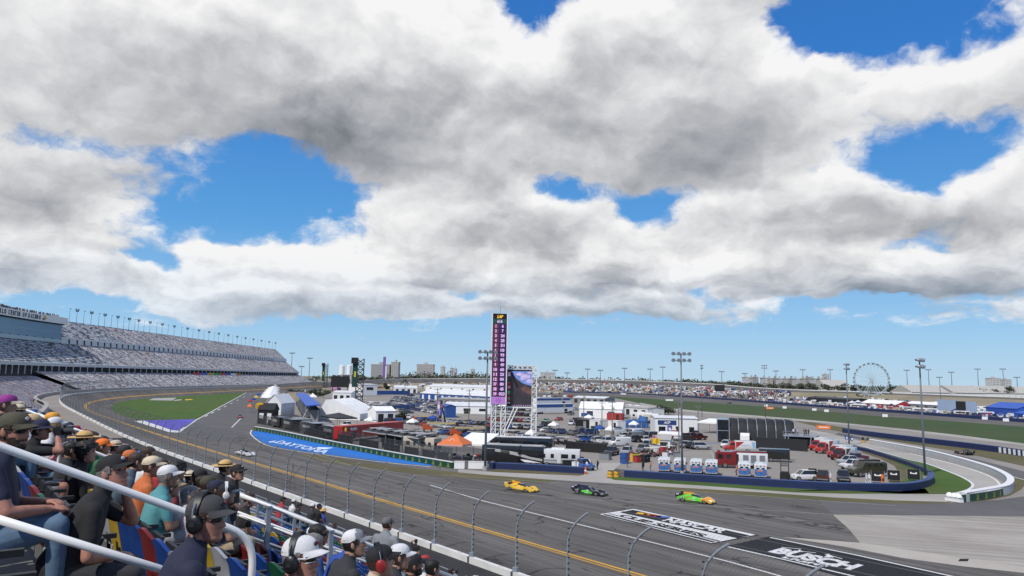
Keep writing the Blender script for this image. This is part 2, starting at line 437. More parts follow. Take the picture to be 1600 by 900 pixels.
# parking and paddock asphalt
sheet('paddock_pavement', M_LOT, -.03, [(-260,1200),(430,1200),(520,300),(330,-20),(60,-60),(-60,70)], world=True)
# oval: banked outside lane, flat asphalt inside it
mb = MB(); wstrip(mb, 0, 14.0, 0.0, M_TRACK); o = mb.build('race_track'); o['kind'] = 'structure'
mb = MB(); wstrip(mb, 14.0, 62.0, 0.0, M_TRACK, 0, widx(330)); wstrip(mb, 14.0, 40.0, 0.0, M_TRACK, widx(330)); o = mb.build('track_apron'); o['kind'] = 'structure'
mb = MB(); wstrip(mb, -16, -.3, 0.0, M_WALK, 0, widx(150)); o = mb.build('walkway'); o['kind'] = 'structure'
mb = MB(); wstrip(mb, -30, -.3, 0.0, M_LOT, widx(150)); o = mb.build('grandstand_apron'); o['kind'] = 'structure'
# double yellow line and white line that run with the oval
mb = MB()
wstrip(mb, 8.45, 8.76, .012, M_YELLOW); wstrip(mb, 9.06, 9.37, .012, M_YELLOW)
o = mb.build('yellow_line'); o['kind'] = 'structure'
pline('white_line', [(672,758),(760,784),(1000,843),(1140,878),(1222,901),(1330,932)], .28, .012, M_WHITE)
pline('lane_line', [(470,702),(540,725),(700,761),(860,777),(1140,793),(1300,804)], .16, .012, M_WORNW)
pline('edge_line', bez([(465,707),(520,722),(640,741),(700,743),(865,754),(975,761),(1140,772),(1278,782),(1400,790)]), .16, .012, M_WORNW)
# road course asphalt, to the right
sheet('infield_road', M_ROAD, .006, [(1278,781),(1400,785),(1480,786),(1560,781),(1640,770),(1640,807),(1600,807),(1500,806),(1400,805),(1301,804)])
sheet('pale_runoff', M_PALE, .006, [(1301,804),(1400,805),(1500,806),(1640,807),(1680,905),(1600,895),(1506,880),(1412,865),(1344,848),(1326,826)])
sheet('sand_wedge', M_SAND, .010, [(1222,839),(1344,848),(1412,858),(1506,872),(1600,886),(1690,905),(1690,925),(1600,895),(1506,885),(1412,872),(1319,854)])
mb = MB(); q = [G(x,y,.016) for x,y in ((1500,873),(1514,873),(1512,877),(1497,877))]; mb.poly(q, M_BLACKP); o = mb.build('drain_cover'); o['kind']='structure'
# tri-oval grass, painted corner, logo
tri = bez([(172,636),(190,626),(225,618),(300,613),(392,609)], 6)
sheet('tri_oval_grass', M_GRASS, .03, tri+[(307,655),(275,657),(225,657),(200,652),(180,645)])
sheet('painted_corner', M_PURP, .034, [(225,657),(307,655),(277,673),(268,672)])
sheet('painted_corner_border', M_WHITE, .038, [(210,658),(225,657),(268,672),(277,673),(288,667),(290,668),(279,676),(264,675)])
pline('grass_edge_line', [(279,676),(307,656),(393,609)], .5, .034, M_WHITE)
mb = MB(); mb.poly([G(x,y,.036) for x,y in ((240,622.3),(276,621.3),(269,625.8),(232,625.2))], M_WORNW)
mb.poly([G(x,y,.036) for x,y in ((272,625),(284,623.5),(283,625.5),(271,626.5))], M_WORNW)
mb.poly([G(x,y,.036) for x,y in ((289,624),(298,623.5),(302,624.5),(290,625.5))], M_YELLOW)
o = mb.build('grass_logo'); o['kind']='structure'
# pit road
sheet('pit_road', M_ROAD, .010, [(307,656),(393,609),(425,604),(432,606),(405,640),(398,668),(360,690),(279,676)])
mb = MB()
for k in range(9):
    a = k/9.0; x0 = 320+(410-320)*a; y0 = 651-(651-606)*a
    ribbon(mb, [G(x0, y0), G(x0+4*(1-a)+1, y0-2.2*(1-a)-.3)], .5, .022, M_WHITE)
ribbon(mb, [G(362,668), G(376,654)], .35, .022, M_WHITE)
o = mb.build('pit_lane_marking'); o['kind']='structure'
# blue painted runoff and its lettering
blue = bez([(394,679),(417,694),(460,703),(520,711),(600,721),(670,728)], 5)
sheet('blue_runoff', M_BLUEP, .012, [(396,673),(440,676.5),(520,696),(600,711),(690,725)]+blue[::-1])
pline('blue_runoff_edge', bez([(393,672),(393,680),(416,695.5),(460,704.5),(520,712.5),(600,722.5),(672,729.5)], 5), .35, .016, M_WHITE)
M_PALEBL = mat('pale_blue_paint', (.62,.74,.86), .8)
mb = MB(); o0 = G(427,691.5,.02); add_text(mb, 'DAYTONA', o0, G(506,709,.02)-o0, G(437,687.5,.02)-o0, M_PALEBL, bold=.03, shear=.35)
mb.poly([G(x,y,.02) for x,y in ((490,703),(497,698.5),(521,699.5),(508,702))], M_PALEBL)
mb.poly([G(x,y,.02) for x,y in ((419,690),(432,688.2),(428,691),(421,691.5))], M_PALEBL)
o = mb.build('runoff_lettering'); o['kind']='structure'
# grass strips and the pale access path
st1 = bez([(468,709),(500,712),(560,721),(640,731),(720,738),(800,744),(860,750)], 4)
sb1 = bez([(468,710),(500,720),(560,730),(640,740),(720,746.5),(800,752),(860,754)], 4)
sheet('dry_grass_strip', M_DRY, .010, st1+sb1[::-1])
sheet('access_path', M_CONC, .014, [(716,733),(770,737.5),(900,743),(960,748),(1100,757),(1240,769),(1407,772),(1490,772),(1504,776),(1480,784),(1400,782),(1300,777),(1200,770),(1100,764),(980,757),(860,749.5),(760,742),(716,738)])
sheet('gate_road', M_CONC, .018, [(912,742),(918,732),(935,724),(975,722),(962,732),(950,741),(948,748),(880,747)])
sheet('barrier_grass_strip', M_DRY, .018, [(762,731),(914,741),(905,743),(770,737)])
sheet('near_grass_strip', M_LUSH, .018, [(950,746),(976,745.5),(1100,754),(1240,763),(1323,767),(1407,767.5),(1445,763),(1452,770.5),(1407,771.5),(1323,771.5),(1240,769.3),(1100,759),(960,750)])
sheet('verge_grass', M_DRY, .010, [(980,757),(1100,764),(1200,770),(1300,777),(1400,782),(1480,784),(1490,786),(1400,787),(1278,782),(1140,773),(1020,764)])
# grass inside the hairpin
sheet('hairpin_grass', M_LUSH, .018, bez([(1240,767),(1323,767),(1407,771),(1490,771),(1514,765),(1521,757),(1508,748),(1485,737.5),(1448,724),(1420,717),(1390,709),(1350,699)], 4)+[(1340,700),(1362,708),(1395,720),(1430,736),(1400,760),(1300,764)])
sheet('yard_grass', M_DRY, .012, [(1350,705),(1395,719),(1425,730),(1450,740),(1440,756),(1395,758),(1388,752),(1404,738),(1398,728),(1375,716),(1345,706)])
# concrete hairpin road
outer = bez([(1262,671),(1300,678),(1379,698),(1445,713),(1500,727),(1545,742),(1563,757),(1560,766),(1530,774),(1490,778)], 5)
inner = bez([(1262,690),(1330,694),(1370,704),(1420,718),(1448,724.5),(1485,738),(1508,748),(1520,757),(1513,765),(1490,771.5)], 5)
sheet('hairpin_road', M_CONC, .014, outer+inner[::-1])
pline('hairpin_inner_edge', inner, .45, .022, M_WHITE)
pline('hairpin_outer_edge', bez([(1420,708),(1500,728),(1546,744),(1562,757),(1556,766)], 5), .4, .022, M_WHITE)
# outer road and the grass beyond it
sheet('outer_road', M_ROAD, .008, [(1310,676),(1379,690),(1440,700),(1520,716),(1640,747),(1640,775),(1604,775),(1598,752),(1590,746),(1545,734),(1500,722),(1434,706),(1360,690),(1305,679)])
sheet('outer_verge', M_DRY, .005, [(1230,655),(1300,672),(1400,690),(1500,706),(1640,737),(1640,715),(1560,703),(1434,684),(1320,668),(1240,655)])
sheet('outer_island', M_DRY, .011, [(1500,722),(1545,733),(1592,746),(1604,752),(1596,764),(1578,774),(1545,781),(1510,785),(1560,775),(1580,764),(1578,752),(1545,740)])
pline('outer_road_edge', [(1500,722.5),(1545,733),(1590,747),(1640,760)], .3, .016, M_WHITE)
sheet('return_path', M_CONC, .020, [(1000,632),(1040,640),(1100,646),(1240,657),(1330,665),(1420,674),(1500,684),(1640,702),(1640,698),(1500,680),(1420,671),(1330,662),(1240,654),(1100,643),(1040,637),(1000,629)])
sheet('back_grass', M_GRASS2, .016, [(945,619),(1000,622),(1100,629),(1240,638),(1380,651),(1500,659),(1640,670),(1640,700),(1500,682),(1420,673),(1330,664),(1240,655.5),(1100,645),(1030,636),(985,627)])
sheet('back_stretch', M_TRACK, .004, [(600,608),(760,613),(900,613.5),(1000,617),(1100,622),(1240,633),(1380,643),(1640,662),(1640,672),(1380,653),(1240,641),(1100,632),(1000,625),(940,621),(860,626),(760,622),(600,616)])
pline('yard_line', bez([(1100,693),(1108,700),(1114,712),(1116,722)],4), .22, -.012, M_WORNW)
pline('bay_line', [(1097,692.5),(1124,692)], .9, -.012, M_BLUEP)
# ================================================================== walls and catch fence
M_WALLW = mat('white_painted_concrete', (.62,.62,.60), .8, .14, .6)
M_CONCG = mat('grey_concrete', (.33,.32,.30), .9, .15, .5)
M_STEEL = mat('galvanised_steel', (.27,.305,.35), .5, .12, 4, metal=.2)
M_DKST = mat('dark_steel', (.06,.065,.07), .5, .2, 4)
M_WIRE = mat('wire_rope', (.07,.072,.075), .6, .1, 3)
M_BLACK = mat('black_plastic', (.012,.012,.013), .5, .2, 8)
M_WHITEP = mat('white_paint', (.74,.74,.73), .45, .06, 2)
def waz(i): return WP[i][2]
def wallprofile(mb, i0, i1, th, h, m, side=0.0, step=1):
    ids = list(range(i0, i1+1, step)); rings = []
    for i in ids:
        a, b_ = wpt(i, side), wpt(i, side-th)
        b_.z = a.z
        up = Vector((0,0,h)); rings.append([a, a+up, b_+up, b_-Vector((0,0,.6))])
    mb.loft(rings, m)
iend = len(WP)-1
mb = MB(); wallprofile(mb, widx(-60), iend, .42, .55, M_WALLW)
for u in [k*6.1+2 for k in range(-8, 62)]:
    i = widx(u); a = waz(i); p = wpt(i, -.21); p.z = wpt(i,0).z+.562
    mb.box(p, (.46,.07,.02), M_CONCG, -a)
o = mb.build('concrete_wall'); tag(o, 'long white concrete wall along the outer edge of the racetrack', 'wall')
fence = thing('catch_fence', 'tall steel catch fence with curved posts along the white track wall', 'fence')
def post_mb(far=False):
    mb = MB(); pts = [(0,0,0),(0,0,1.5),(0,0,3.2)]
    for k in range(1, 9):
        t_ = k/8; pts.append((1.75*t_**1.9, 0, 3.2+2.95*t_-.4*t_*t_))
    mb.tube(pts, .082 if not far else .07, M_STEEL, 6 if not far else 4)
    if not far:
        for h in [.15+.42*k for k in range(10)]: mb.box((.09,.0,h+.5), (.13,.13,.08), M_BLACK)
        mb.box((-.03,0,-.05), (.44,.30,.8), M_STEEL); mb.box((-.28,0,-.25), (.2,.42,.5), M_DKST)
    return mb
posts = [k*6.1+1.0 for k in range(-6, 92)]
pm = post_mb().mesh('post'); pf = post_mb(True).mesh('post')
def on_path(u):
    u0 = WP[0][0]; k = (u-u0)/3.0; i = min(int(k), len(WP)-2); f = k-i
    a, b_ = wpt(i, -.2), wpt(i+1, -.2); p = a.lerp(b_, f); p.z = bank(u); return p, WP[i][2]*(1-f)+WP[i+1][2]*f
for u in posts:
    if u > 545: break
    p, a = on_path(u); o = bpy.data.objects.new('post', pm if u < 230 else pf); COL.objects.link(o); o.parent = fence
    o.location = p+Vector((0,0,.55)); o.rotation_euler.z = -a
mb = MB()
for k in range(90, 164):
    p, a = on_path(k*6.1+1.0)
    for (x0,z0,x1,z1) in ((0,0,0,4),(0,4,1.75,5.7)): 
        n = Vector((math.cos(a), -math.sin(a), 0)) if False else Vector((math.cos(a), math.sin(a), 0))
        mb.cyl(p+n*x0+Vector((0,0,.95+z0)), p+n*x1+Vector((0,0,.95+z1)), .08, M_STEEL, n=4, caps=False)
o = mb.build('far_post', fence); o['kind'] = 'stuff'
mb = MB()
us = [(-36+6.1*k) for k in range(0, 190)]
lines = [(0,.35+.42*k) for k in range(10)] + [(.35,4.6),(1.0,5.2),(1.72,5.68)]
for (x, z) in lines:
    pts = []
    for u in us:
        if u > 560: break
        p, a = on_path(u); pts.append(p+Vector((math.cos(a)*x, math.sin(a)*x, .95+z)))
    mb.tube(pts, .017, M_WIRE, 3)
mb.build('cable', fence, fix=False)
mb = MB()
def fp(u, h):
    p, a = on_path(u); x = 0
    if h > 4.0: x = 1.75*((h-4)/1.7)**1.5
    return p+Vector((math.cos(a)*x, math.sin(a)*x, .95+h))
def strip(u0, h0, u1, h1, w):
    a, b_ = fp(u0, h0), fp(u1, h1); d = Vector((0,0,w))
    mb.add([a, a+d, b_+d, b_], [(0,1,2,3)], M_WIRE)
u = -36.0; k = 0
while u < 470:
    sp = .30 if u < 60 else (.6 if u < 160 else 1.2); w = .014 if u < 60 else (.017 if u < 160 else .03)
    H = 4.0; strip(u, .2, u+H-.2, H, w); strip(u+H-.2, .2, u, H, w)
    strip(u, 4.0, u+1.0, 5.6, w); strip(u+1.0, 4.0, u, 5.6, w); u += sp
mb.build('wire_mesh', fence, fix=False)
mb = MB()
for (u0) in (44.7,):
    for a_, b_ in ((0,1),(1,0),(.5,0),(.5,1)): mb.cyl(fp(u0+6.1*a_, 3.6), fp(u0+6.1*b_ if a_!=.5 else u0+6.1*(.5+.3*(b_-.5)), .1), .03, M_DKST, n=4)
mb.build('brace', fence)
# ================================================================== far grandstand
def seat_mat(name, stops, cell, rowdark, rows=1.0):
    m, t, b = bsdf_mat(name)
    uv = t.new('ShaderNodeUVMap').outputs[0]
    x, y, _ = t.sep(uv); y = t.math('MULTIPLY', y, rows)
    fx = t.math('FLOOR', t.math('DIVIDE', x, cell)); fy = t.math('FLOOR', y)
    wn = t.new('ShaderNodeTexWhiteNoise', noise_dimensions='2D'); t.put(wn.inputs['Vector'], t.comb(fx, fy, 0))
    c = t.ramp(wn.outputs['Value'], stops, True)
    fr = t.math('FRACT', y); k = t.mr(fr, .5, .62, 1.0, rowdark)  # dark band in each row paints the shade between seat backs
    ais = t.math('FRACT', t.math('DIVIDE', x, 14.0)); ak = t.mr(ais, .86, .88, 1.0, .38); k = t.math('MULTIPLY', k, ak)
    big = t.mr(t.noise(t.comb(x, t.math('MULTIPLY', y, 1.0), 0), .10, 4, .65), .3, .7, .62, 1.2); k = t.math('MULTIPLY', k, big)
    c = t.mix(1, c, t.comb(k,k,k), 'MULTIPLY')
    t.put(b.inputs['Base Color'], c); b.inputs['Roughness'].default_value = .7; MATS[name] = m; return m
M_SEATS = seat_mat('mixed_colour_seats', [(0,(.52,.52,.53)),(.26,(.64,.62,.60)),(.40,(.16,.19,.34)),(.50,(.40,.22,.21)),(.60,(.07,.08,.14)),(.72,(.72,.72,.71)),(.88,(.46,.37,.28)),(.94,(.05,.05,.06))], 1.1, .34, .6)
M_BLEACH = seat_mat('white_and_blue_bleachers', [(0,(.50,.54,.58)),(.34,(.36,.44,.52)),(.50,(.60,.62,.63)),(.66,(.05,.06,.09)),(.80,(.24,.30,.42)),(.90,(.25,.14,.14)),(.95,(.03,.03,.04))], 2.2, .10, .42)
M_CROWDST = seat_mat('busy_stand', [(0,(.44,.45,.47)),(.2,(.16,.20,.36)),(.36,(.05,.05,.07)),(.5,(.36,.20,.16)),(.62,(.45,.45,.46)),(.74,(.10,.12,.26)),(.84,(.32,.10,.10)),(.92,(.50,.45,.38))], .7, .5)
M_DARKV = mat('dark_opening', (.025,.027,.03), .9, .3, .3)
M_FASC = mat('white_fascia', (.58,.59,.60), .6, .06, .4)
stand = thing('grandstand', 'long two tier grandstand with multicoloured seats curving behind the far track', 'grandstand', (0,0,0))
def opt(i, off, z):
    p = wpt(i, 0); u, q, a = WP[i]; n = Vector((math.cos(a), math.sin(a), 0)); r = q-n*off; return Vector((r.x, r.y, z))
def front_off(u): return 13.0*(1-sm(u, 110, 245))
def sweep(name, segs, u0, u1, m, slant0=0.0, slant1=0.0, uvs=False, parent=None, step=6.0, kind=None, fo=False):
    """segs: [(off,z),...] cross-section lofted along the wall path; slants move the ends with height"""
    vs = []; fs = []; uv = []; n = len(segs); N = max(2, int((u1-u0)/step))
    rows = [0.0]
    for a, b_ in zip(segs, segs[1:]): rows.append(rows[-1]+math.hypot(b_[0]-a[0], b_[1]-a[1]))
    for k in range(N+1):
        for j, (of, z) in enumerate(segs):
            f = k/N; u = u0+slant0*j/(n-1)+(u1+slant1*j/(n-1)-u0-slant0*j/(n-1))*f
            kk = (u-WP[0][0])/3.0; i = max(0, min(int(kk), len(WP)-2)); ff = kk-i
            of += front_off(u) if fo and of < 20 else 0
            vs.append(opt(i, of, z).lerp(opt(i+1, of, z), ff)); uv.append((u, rows[j]/.92))
    for k in range(N):
        for j in range(n-1): fs.append((k*n+j, k*n+j+1, (k+1)*n+j+1, (k+1)*n+j))
    mb = MB(); mb.add(vs, fs, m); o = mb.build(name, parent or stand, fix=False)
    if uvs:
        l = o.data.uv_layers.new(name='UVMap')
        for lp in o.data.loops: l.data[lp.index].uv = uv[lp.vertex_index]
    if kind: o['kind'] = kind
    return o
UE = 1005
ULOW, UTRI, UR = 118, 250, 520
# lower bowl, concourse, middle bowl, upper bowl
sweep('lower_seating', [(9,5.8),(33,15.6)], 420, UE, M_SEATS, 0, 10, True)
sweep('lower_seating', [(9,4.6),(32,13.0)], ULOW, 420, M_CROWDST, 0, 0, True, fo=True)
sweep('front_wall', [(7.8,0),(7.8,6.0),(9,6.0)], ULOW, UE, M_CONCG, fo=True)
sweep('concourse', [(33,12.0),(35,15.0),(35,20.0)], ULOW, UE+8, M_DARKV)  # near-black sheet stands in for the shaded gap between the bowls
sweep('fascia', [(33.5,18.6),(33.2,20.4),(34.5,20.5)], UTRI-60, UE+8, M_FASC)
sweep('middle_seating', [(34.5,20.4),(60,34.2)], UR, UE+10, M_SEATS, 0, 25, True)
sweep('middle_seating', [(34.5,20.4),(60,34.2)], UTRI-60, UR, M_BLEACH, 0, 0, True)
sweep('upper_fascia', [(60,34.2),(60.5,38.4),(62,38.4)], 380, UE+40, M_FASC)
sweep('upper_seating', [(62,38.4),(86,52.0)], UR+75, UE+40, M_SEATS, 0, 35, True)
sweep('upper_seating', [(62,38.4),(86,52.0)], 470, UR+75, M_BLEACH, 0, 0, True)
sweep('back_wall', [(86,52.2),(87,52.2),(87,0)], UTRI-60, UE+75, M_CONCG)
mb = MB(); endp = [(9,5.8,40),(33,15.2,-12),(34.5,20.4,10),(60,34.2,35),(62,37.4,40),(86,52.0,75)]
ps = [opt(widx(UE+d), of, z) for of, z, d in endp]
mb.add(ps+[Vector((p.x,p.y,0)) for p in ps], [(i,i+1,len(ps)+i+1,len(ps)+i) for i in range(len(ps)-1)], M_CONCG); mb.build('end_wall', stand, fix=False)
# posts under the decks
def repeat(name, mesh, locs, parent):
    for p, rz in locs:
        o = bpy.data.objects.new(name, mesh); COL.objects.link(o); o.parent = parent; o.location = p; o.rotation_euler.z = rz
mb = MB(); mb.box((0,0,0), (.9,.9,3.2), M_DARKV); mb.box((0,0,1.7), (1.1,1.1,.2), M_FASC)
repeat('gangway', mb.mesh('gangway'), [(opt(widx(u), 60.2, 35.6), -waz(widx(u))) for u in range(260, UE-20, 9)], stand)
mb = MB(); mb.box((0,0,0), (.4,.4,4.6), M_FASC); mb.box((0,0,2.2), (.7,.7,.3), M_FASC)
repeat('column', mb.mesh('column'), [(opt(widx(u), 33.4, 16.3), -waz(widx(u))) for u in range(200, UE, 9)], stand)
mb = MB()
for cc, (u0_) in zip(((.45,.05,.05),(.02,.12,.5),(.5,.38,.03),(.04,.3,.08),(.5,.05,.05),(.02,.1,.45),(.7,.7,.7),(.5,.2,.03)), range(0,8)):
    m_ = mat('banner_paint_%d'%u0_, cc, .7)
    for k in range(3):
        i = widx(655+u0_*15+k*5); a = waz(i); p = opt(i, 31, 15.6); mb.box(p, (.4,5,1.8), m_, -a)
mb.build('banner', stand)
# glass suite with the sign
def u_at(px, off, z, lo, hi):
    best = None
    for k in range(int((hi-lo)*2)):
        u = lo+k*.5; kk = (u-WP[0][0])/3.0; i = int(kk); p = opt(i, off, z).lerp(opt(i+1, off, z), kk-i)
        x = proj(p)[0]
        if best is None or abs(x-px) < best[0]: best = (abs(x-px), u, p)
    return best[1]
UG = u_at(97, 60, 45, 330, 700)
M_GLASSB = mat('blue_tinted_glass', (.035,.11,.23), .12, .10, .05, spec=.8)
M_MULL = mat('pale_blue_mullion', (.22,.36,.48), .4, .05)
suite = thing('suite_building', 'blue glass suite block with white lettered roof band above the far left stand', 'building')
sweep('glass_front', [(60,36.2),(60,46.2)], UG-190, UG, M_GLASSB, parent=suite)
sweep('mullion', [(59.9,41.2),(59.9,41.5)], UG-190, UG, M_MULL, parent=suite)
sweep('sill', [(59.5,34.4),(59.5,36.6),(60,36.6)], UG-190, UG, mat('pale_teal_band', (.36,.48,.52), .5), parent=suite)
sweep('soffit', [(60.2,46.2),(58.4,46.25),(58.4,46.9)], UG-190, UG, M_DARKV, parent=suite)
sweep('sign_band', [(58.4,46.9),(58.4,51.2),(75,51.2)], UG-190, UG+3, M_WHITEP, parent=suite)
mb = MB(); kk = widx(UG); pe = [opt(kk, 60, 34.4), opt(kk, 78, 34.4), opt(kk, 78, 50), opt(kk, 60, 50)]; mb.add(pe, [(0,1,2,3)], M_DARKV); mb.build('end_wall', suite, fix=False)
mb = MB(); M_LETT = mat('dark_sign_letter', (.03,.032,.04), .6)
def letters(txt, pxa, pxb):
    n = len(txt)
    for k, ch in enumerate(txt):
        if ch == ' ': continue
        a = pxa+(pxb-pxa)*k/n; b_ = pxa+(pxb-pxa)*(k+.66)/n
        ua, ub = u_at(a, 58.3, 48, 200, 700), u_at(b_, 58.3, 48, 200, 700)
        pa, pb = opt(widx(ua), 58.25, 0), opt(widx(ub), 58.25, 0)
        ka = (ua-WP[0][0])/3; pa = opt(int(ka), 58.25, 0).lerp(opt(int(ka)+1, 58.25, 0), ka-int(ka))
        kb = (ub-WP[0][0])/3; pb = opt(int(kb), 58.25, 0).lerp(opt(int(kb)+1, 58.25, 0), kb-int(kb))
        pa.z = pb.z = 47.7; add_text(mb, ch, pa, pb-pa, Vector((0,0,2.7)), M_LETT, .05)
letters('WORLD', -8, 10.5); letters('CENTER', 13.5, 33.5); letters('OF', 36, 42.5); letters('RACING', 44.5, 64)
mb.build('sign_lettering', suite, fix=False)
mb = MB()
for (pa_, pb_, zz_, h_, m_) in ((67,69,47.7,1.2,M_LETT),(69.2,71.2,48.0,2.6,M_YELLOW),(71.4,73,48.6,.6,M_LETT)):
    ua, ub = u_at(pa_,58.3,48,200,700), u_at(pb_,58.3,48,200,700); pa, pb = opt(widx(ua),58.25,zz_), opt(widx(ub),58.25,zz_)
    ka = (ua-WP[0][0])/3; pa = opt(int(ka), 58.25, zz_).lerp(opt(int(ka)+1, 58.25, zz_), ka-int(ka))
    kb = (ub-WP[0][0])/3; pb = opt(int(kb), 58.25, zz_).lerp(opt(int(kb)+1, 58.25, zz_), kb-int(kb))
    mb.quad(pa, pb, pb+Vector((0,0,h_)), pa+Vector((0,0,h_)), m_)
mb.build('emblem', suite, fix=False)
# spectators and rails on the suite roof: a mass nobody could count
mb = MB(); rnd = random.Random(3); ROOFC = [mat('roof_crowd_%d'%k, c, .8) for k, c in enumerate(((.03,.03,.04),(.08,.06,.06),(.05,.05,.09),(.16,.10,.08),(.30,.29,.28)))]
u = UG-190
while u < UG-2:
    i = widx(u); h = rnd.uniform(1.3, 1.9)
    if rnd.random() < (.97 if u < UG-45 else .5): mb.box(opt(i, rnd.uniform(59.5,61.5), 51.2+h/2)+Vector((rnd.uniform(-1,1),rnd.uniform(-1,1),0)), (.7,.7,h), ROOFC[rnd.randrange(5)], 0, .6)
    u += .55
o = mb.build('roof_crowd'); o['kind'] = 'stuff'; tag(o, 'dark row of spectators standing along the suite roof', 'crowd')
# lamp masts along the top of the stand
mbA = MB(); mbA.cyl((0,0,0),(0,0,11),.22,M_DKST,.14,6); mbA.box((0,0,11.1),(3.0,.3,.3),M_DKST)
for x in (-1.5,-.5,.5,1.5): mbA.box((x*1.0,0,11.9),(.8,.5,.8),M_DKST); mbA.box((x*.7,0,10.6),(.7,.5,.7),M_DKST)
for x in (-1,1): mbA.box((x*1.1,0,12.8),(.9,.5,.7),M_DKST)
mbB = MB(); mbB.cyl((0,0,0),(0,0,12),.2,M_DKST,.12,6); mbB.box((.5,0,12),(1.6,.4,.45),M_DKST)
la, lb = mbA.mesh('floodlight_mast'), mbB.mesh('floodlight_mast')
n = 0
for k, px in enumerate((108,119,130,141.5,153.5,163,173,183,192.5,201,210,215.5,224.5,233.5,244,252.5,262,271.5,283,292,301,310,318.5,326,334.5,341,349.5,356,363,370,377,383,390,395.5,402,408,414,420,425,430)):
    u = u_at(px, 86, 52, 350, 1085); kk = (u-WP[0][0])/3; p = opt(int(kk), 86, 52.2).lerp(opt(int(kk)+1, 86, 52.2), kk-int(kk))
    o = bpy.data.objects.new('floodlight_mast', la if k % 2 else lb); COL.objects.link(o); o.location = p; o.rotation_euler.z = -WP[int(kk)][2]+.9; o.scale = (.75, .75, .8)
    tag(o, '%s %s mast from the suite block along the rim of the far grandstand' % (ordn(k), 'clustered lamp' if k % 2 else 'single lamp'), 'light mast', 'lamp masts on the grandstand rim')
# far banked turn and back straight wall
FB = [(503,597.2,940),(540,595.5,1000),(590,593,1080),(640,591.2,1130),(740,591,1170),(840,591.5,1180),(960,593.5,1140),(1050,596.5,1090),(1120,600,1020),(1180,605,960),(1250,608.5,900),(1330,611,860),(1450,615,800),(1640,622,720)]
bl = [(880,613),(940,614.5),(1000,616.5),(1100,622.5),(1180,628.5),(1240,633),(1380,643.5),(1500,652.5),(1640,663)]
def by(px):
    for (a, ya), (b_, yb) in zip(bl, bl[1:]):
        if a <= px <= b_: return ya+(yb-ya)*(px-a)/(b_-a)
    return bl[0][1] if px < 880 else bl[-1][1]
def foot_y(px): return by(px)-1.2-17.0*sm(px, 1130, 1240)
def bank_point(px, f):
    k = min(range(len(fb)), key=lambda i: abs(fb[i][0]-px)); a = Vector(FBR[k][0]); b_ = Vector(FBR[k][1]); p = a.lerp(b_, f)
    g = G(px, 615); p.x = p.y*(g.x/g.y); return p
fb = bez([(a, d) for a, b_, d in FB], 5); fy = bez([(a, b_) for a, b_, d in FB], 5)
mb = MB(); mw = MB(); rings = []; wr = []
for (px, d), (_, py) in zip(fb, fy):
    top = P(px, py, d); k = 1.0 if px < 1050 else max(.35, 1-(px-1050)/250*.65)
    inn = P(px, py, d-16); q = Vector((inn.x, inn.y, top.z-7.0*k)); base = Vector((inn.x, inn.y, -1)); o_ = P(px, py, d+3); 
    fpt = G(px, foot_y(px))
    if fpt.y > q.y-22: fpt = Vector((inn.x*(q.y-22)/inn.y, q.y-22, 0))
    rings.append([Vector((fpt.x, fpt.y, -.02)), q, Vector((top.x, top.y, top.z-1.0)), Vector((o_.x, o_.y, -1))])
    wr.append([Vector((top.x,top.y,top.z-1.0)), top, Vector((o_.x,o_.y,top.z)), Vector((o_.x,o_.y,top.z-1.0))])
FBR = rings[:]; mb.loft(FBR, M_TERR, caps=False, closed=False)
for k in range(len(rings)-1):
    a, b_ = rings[k], rings[k+1]; e = Vector((0,-.1,.1)); mb.add([a[1]+e, a[2]+e, b_[2]+e, b_[1]+e], [(0,1,2,3)], M_TRACK)
o = mb.build('far_banking', fix=False); o['kind'] = 'structure'
mw.loft(wr, M_WALLW); o = mw.build('concrete_wall'); tag(o, 'white wall on top of the far banked turn at the horizon', 'wall')
# ================================================================== the stand we sit in
TREAD = .80
def SLO(s): return -1.35-.45*s if s <= 8 else -4.95-.43*(s-8)
def srow(k): return .4+TREAD*k
def fz(k): return CAMZ+SLO(srow(k))
def S(s, t, h=0.0, abs_z=None):
    """a spot in the stand: s metres down the slope, t metres along the rows, h above the local slope line"""
    p = NV*s+RV*t; return Vector((p.x, p.y, abs_z if abs_z is not None else CAMZ+SLO(s)+h))
FACE = math.atan2(NV.y, NV.x)-math.pi/2        # rotation that turns local +Y to face the track
NROW = 31
M_STEP = mat('stand_concrete', (.16,.155,.15), .9, .2, 1.5)
mb = MB(); T0, T1 = -14.0, 104.0
prev = None
for k in range(-4, NROW):
    s0, s1 = srow(k)-TREAD/2, srow(k)+TREAD/2; z = fz(k)
    a = [S(s, t, abs_z=z) for s in (s0, s1) for t in (T0, T1)]
    mb.quad(a[0], a[2], a[3], a[1], M_STEP)
    zn = fz(k+1) if k < NROW-1 else .0
    b_ = [S(s1, T0, abs_z=zn), S(s1, T1, abs_z=zn)]
    mb.quad(a[2], b_[0], b_[1], a[3], M_STEP)
e0 = [S(srow(k)-.4, T1, abs_z=fz(k)) for k in range(-4, NROW)]+[S(srow(NROW-1)+.4, T1, abs_z=fz(NROW-1)), S(srow(NROW-1)+.4, T1, abs_z=0), S(-3, T1, abs_z=0)]
mb.poly(e0, M_STEP)
o = mb.build('seating_terrace', fix=False); tag(o, 'grey stepped concrete terrace under the near spectators', 'terrace')
AISLES = [4.7+6.8*k for k in range(-2, 15)]
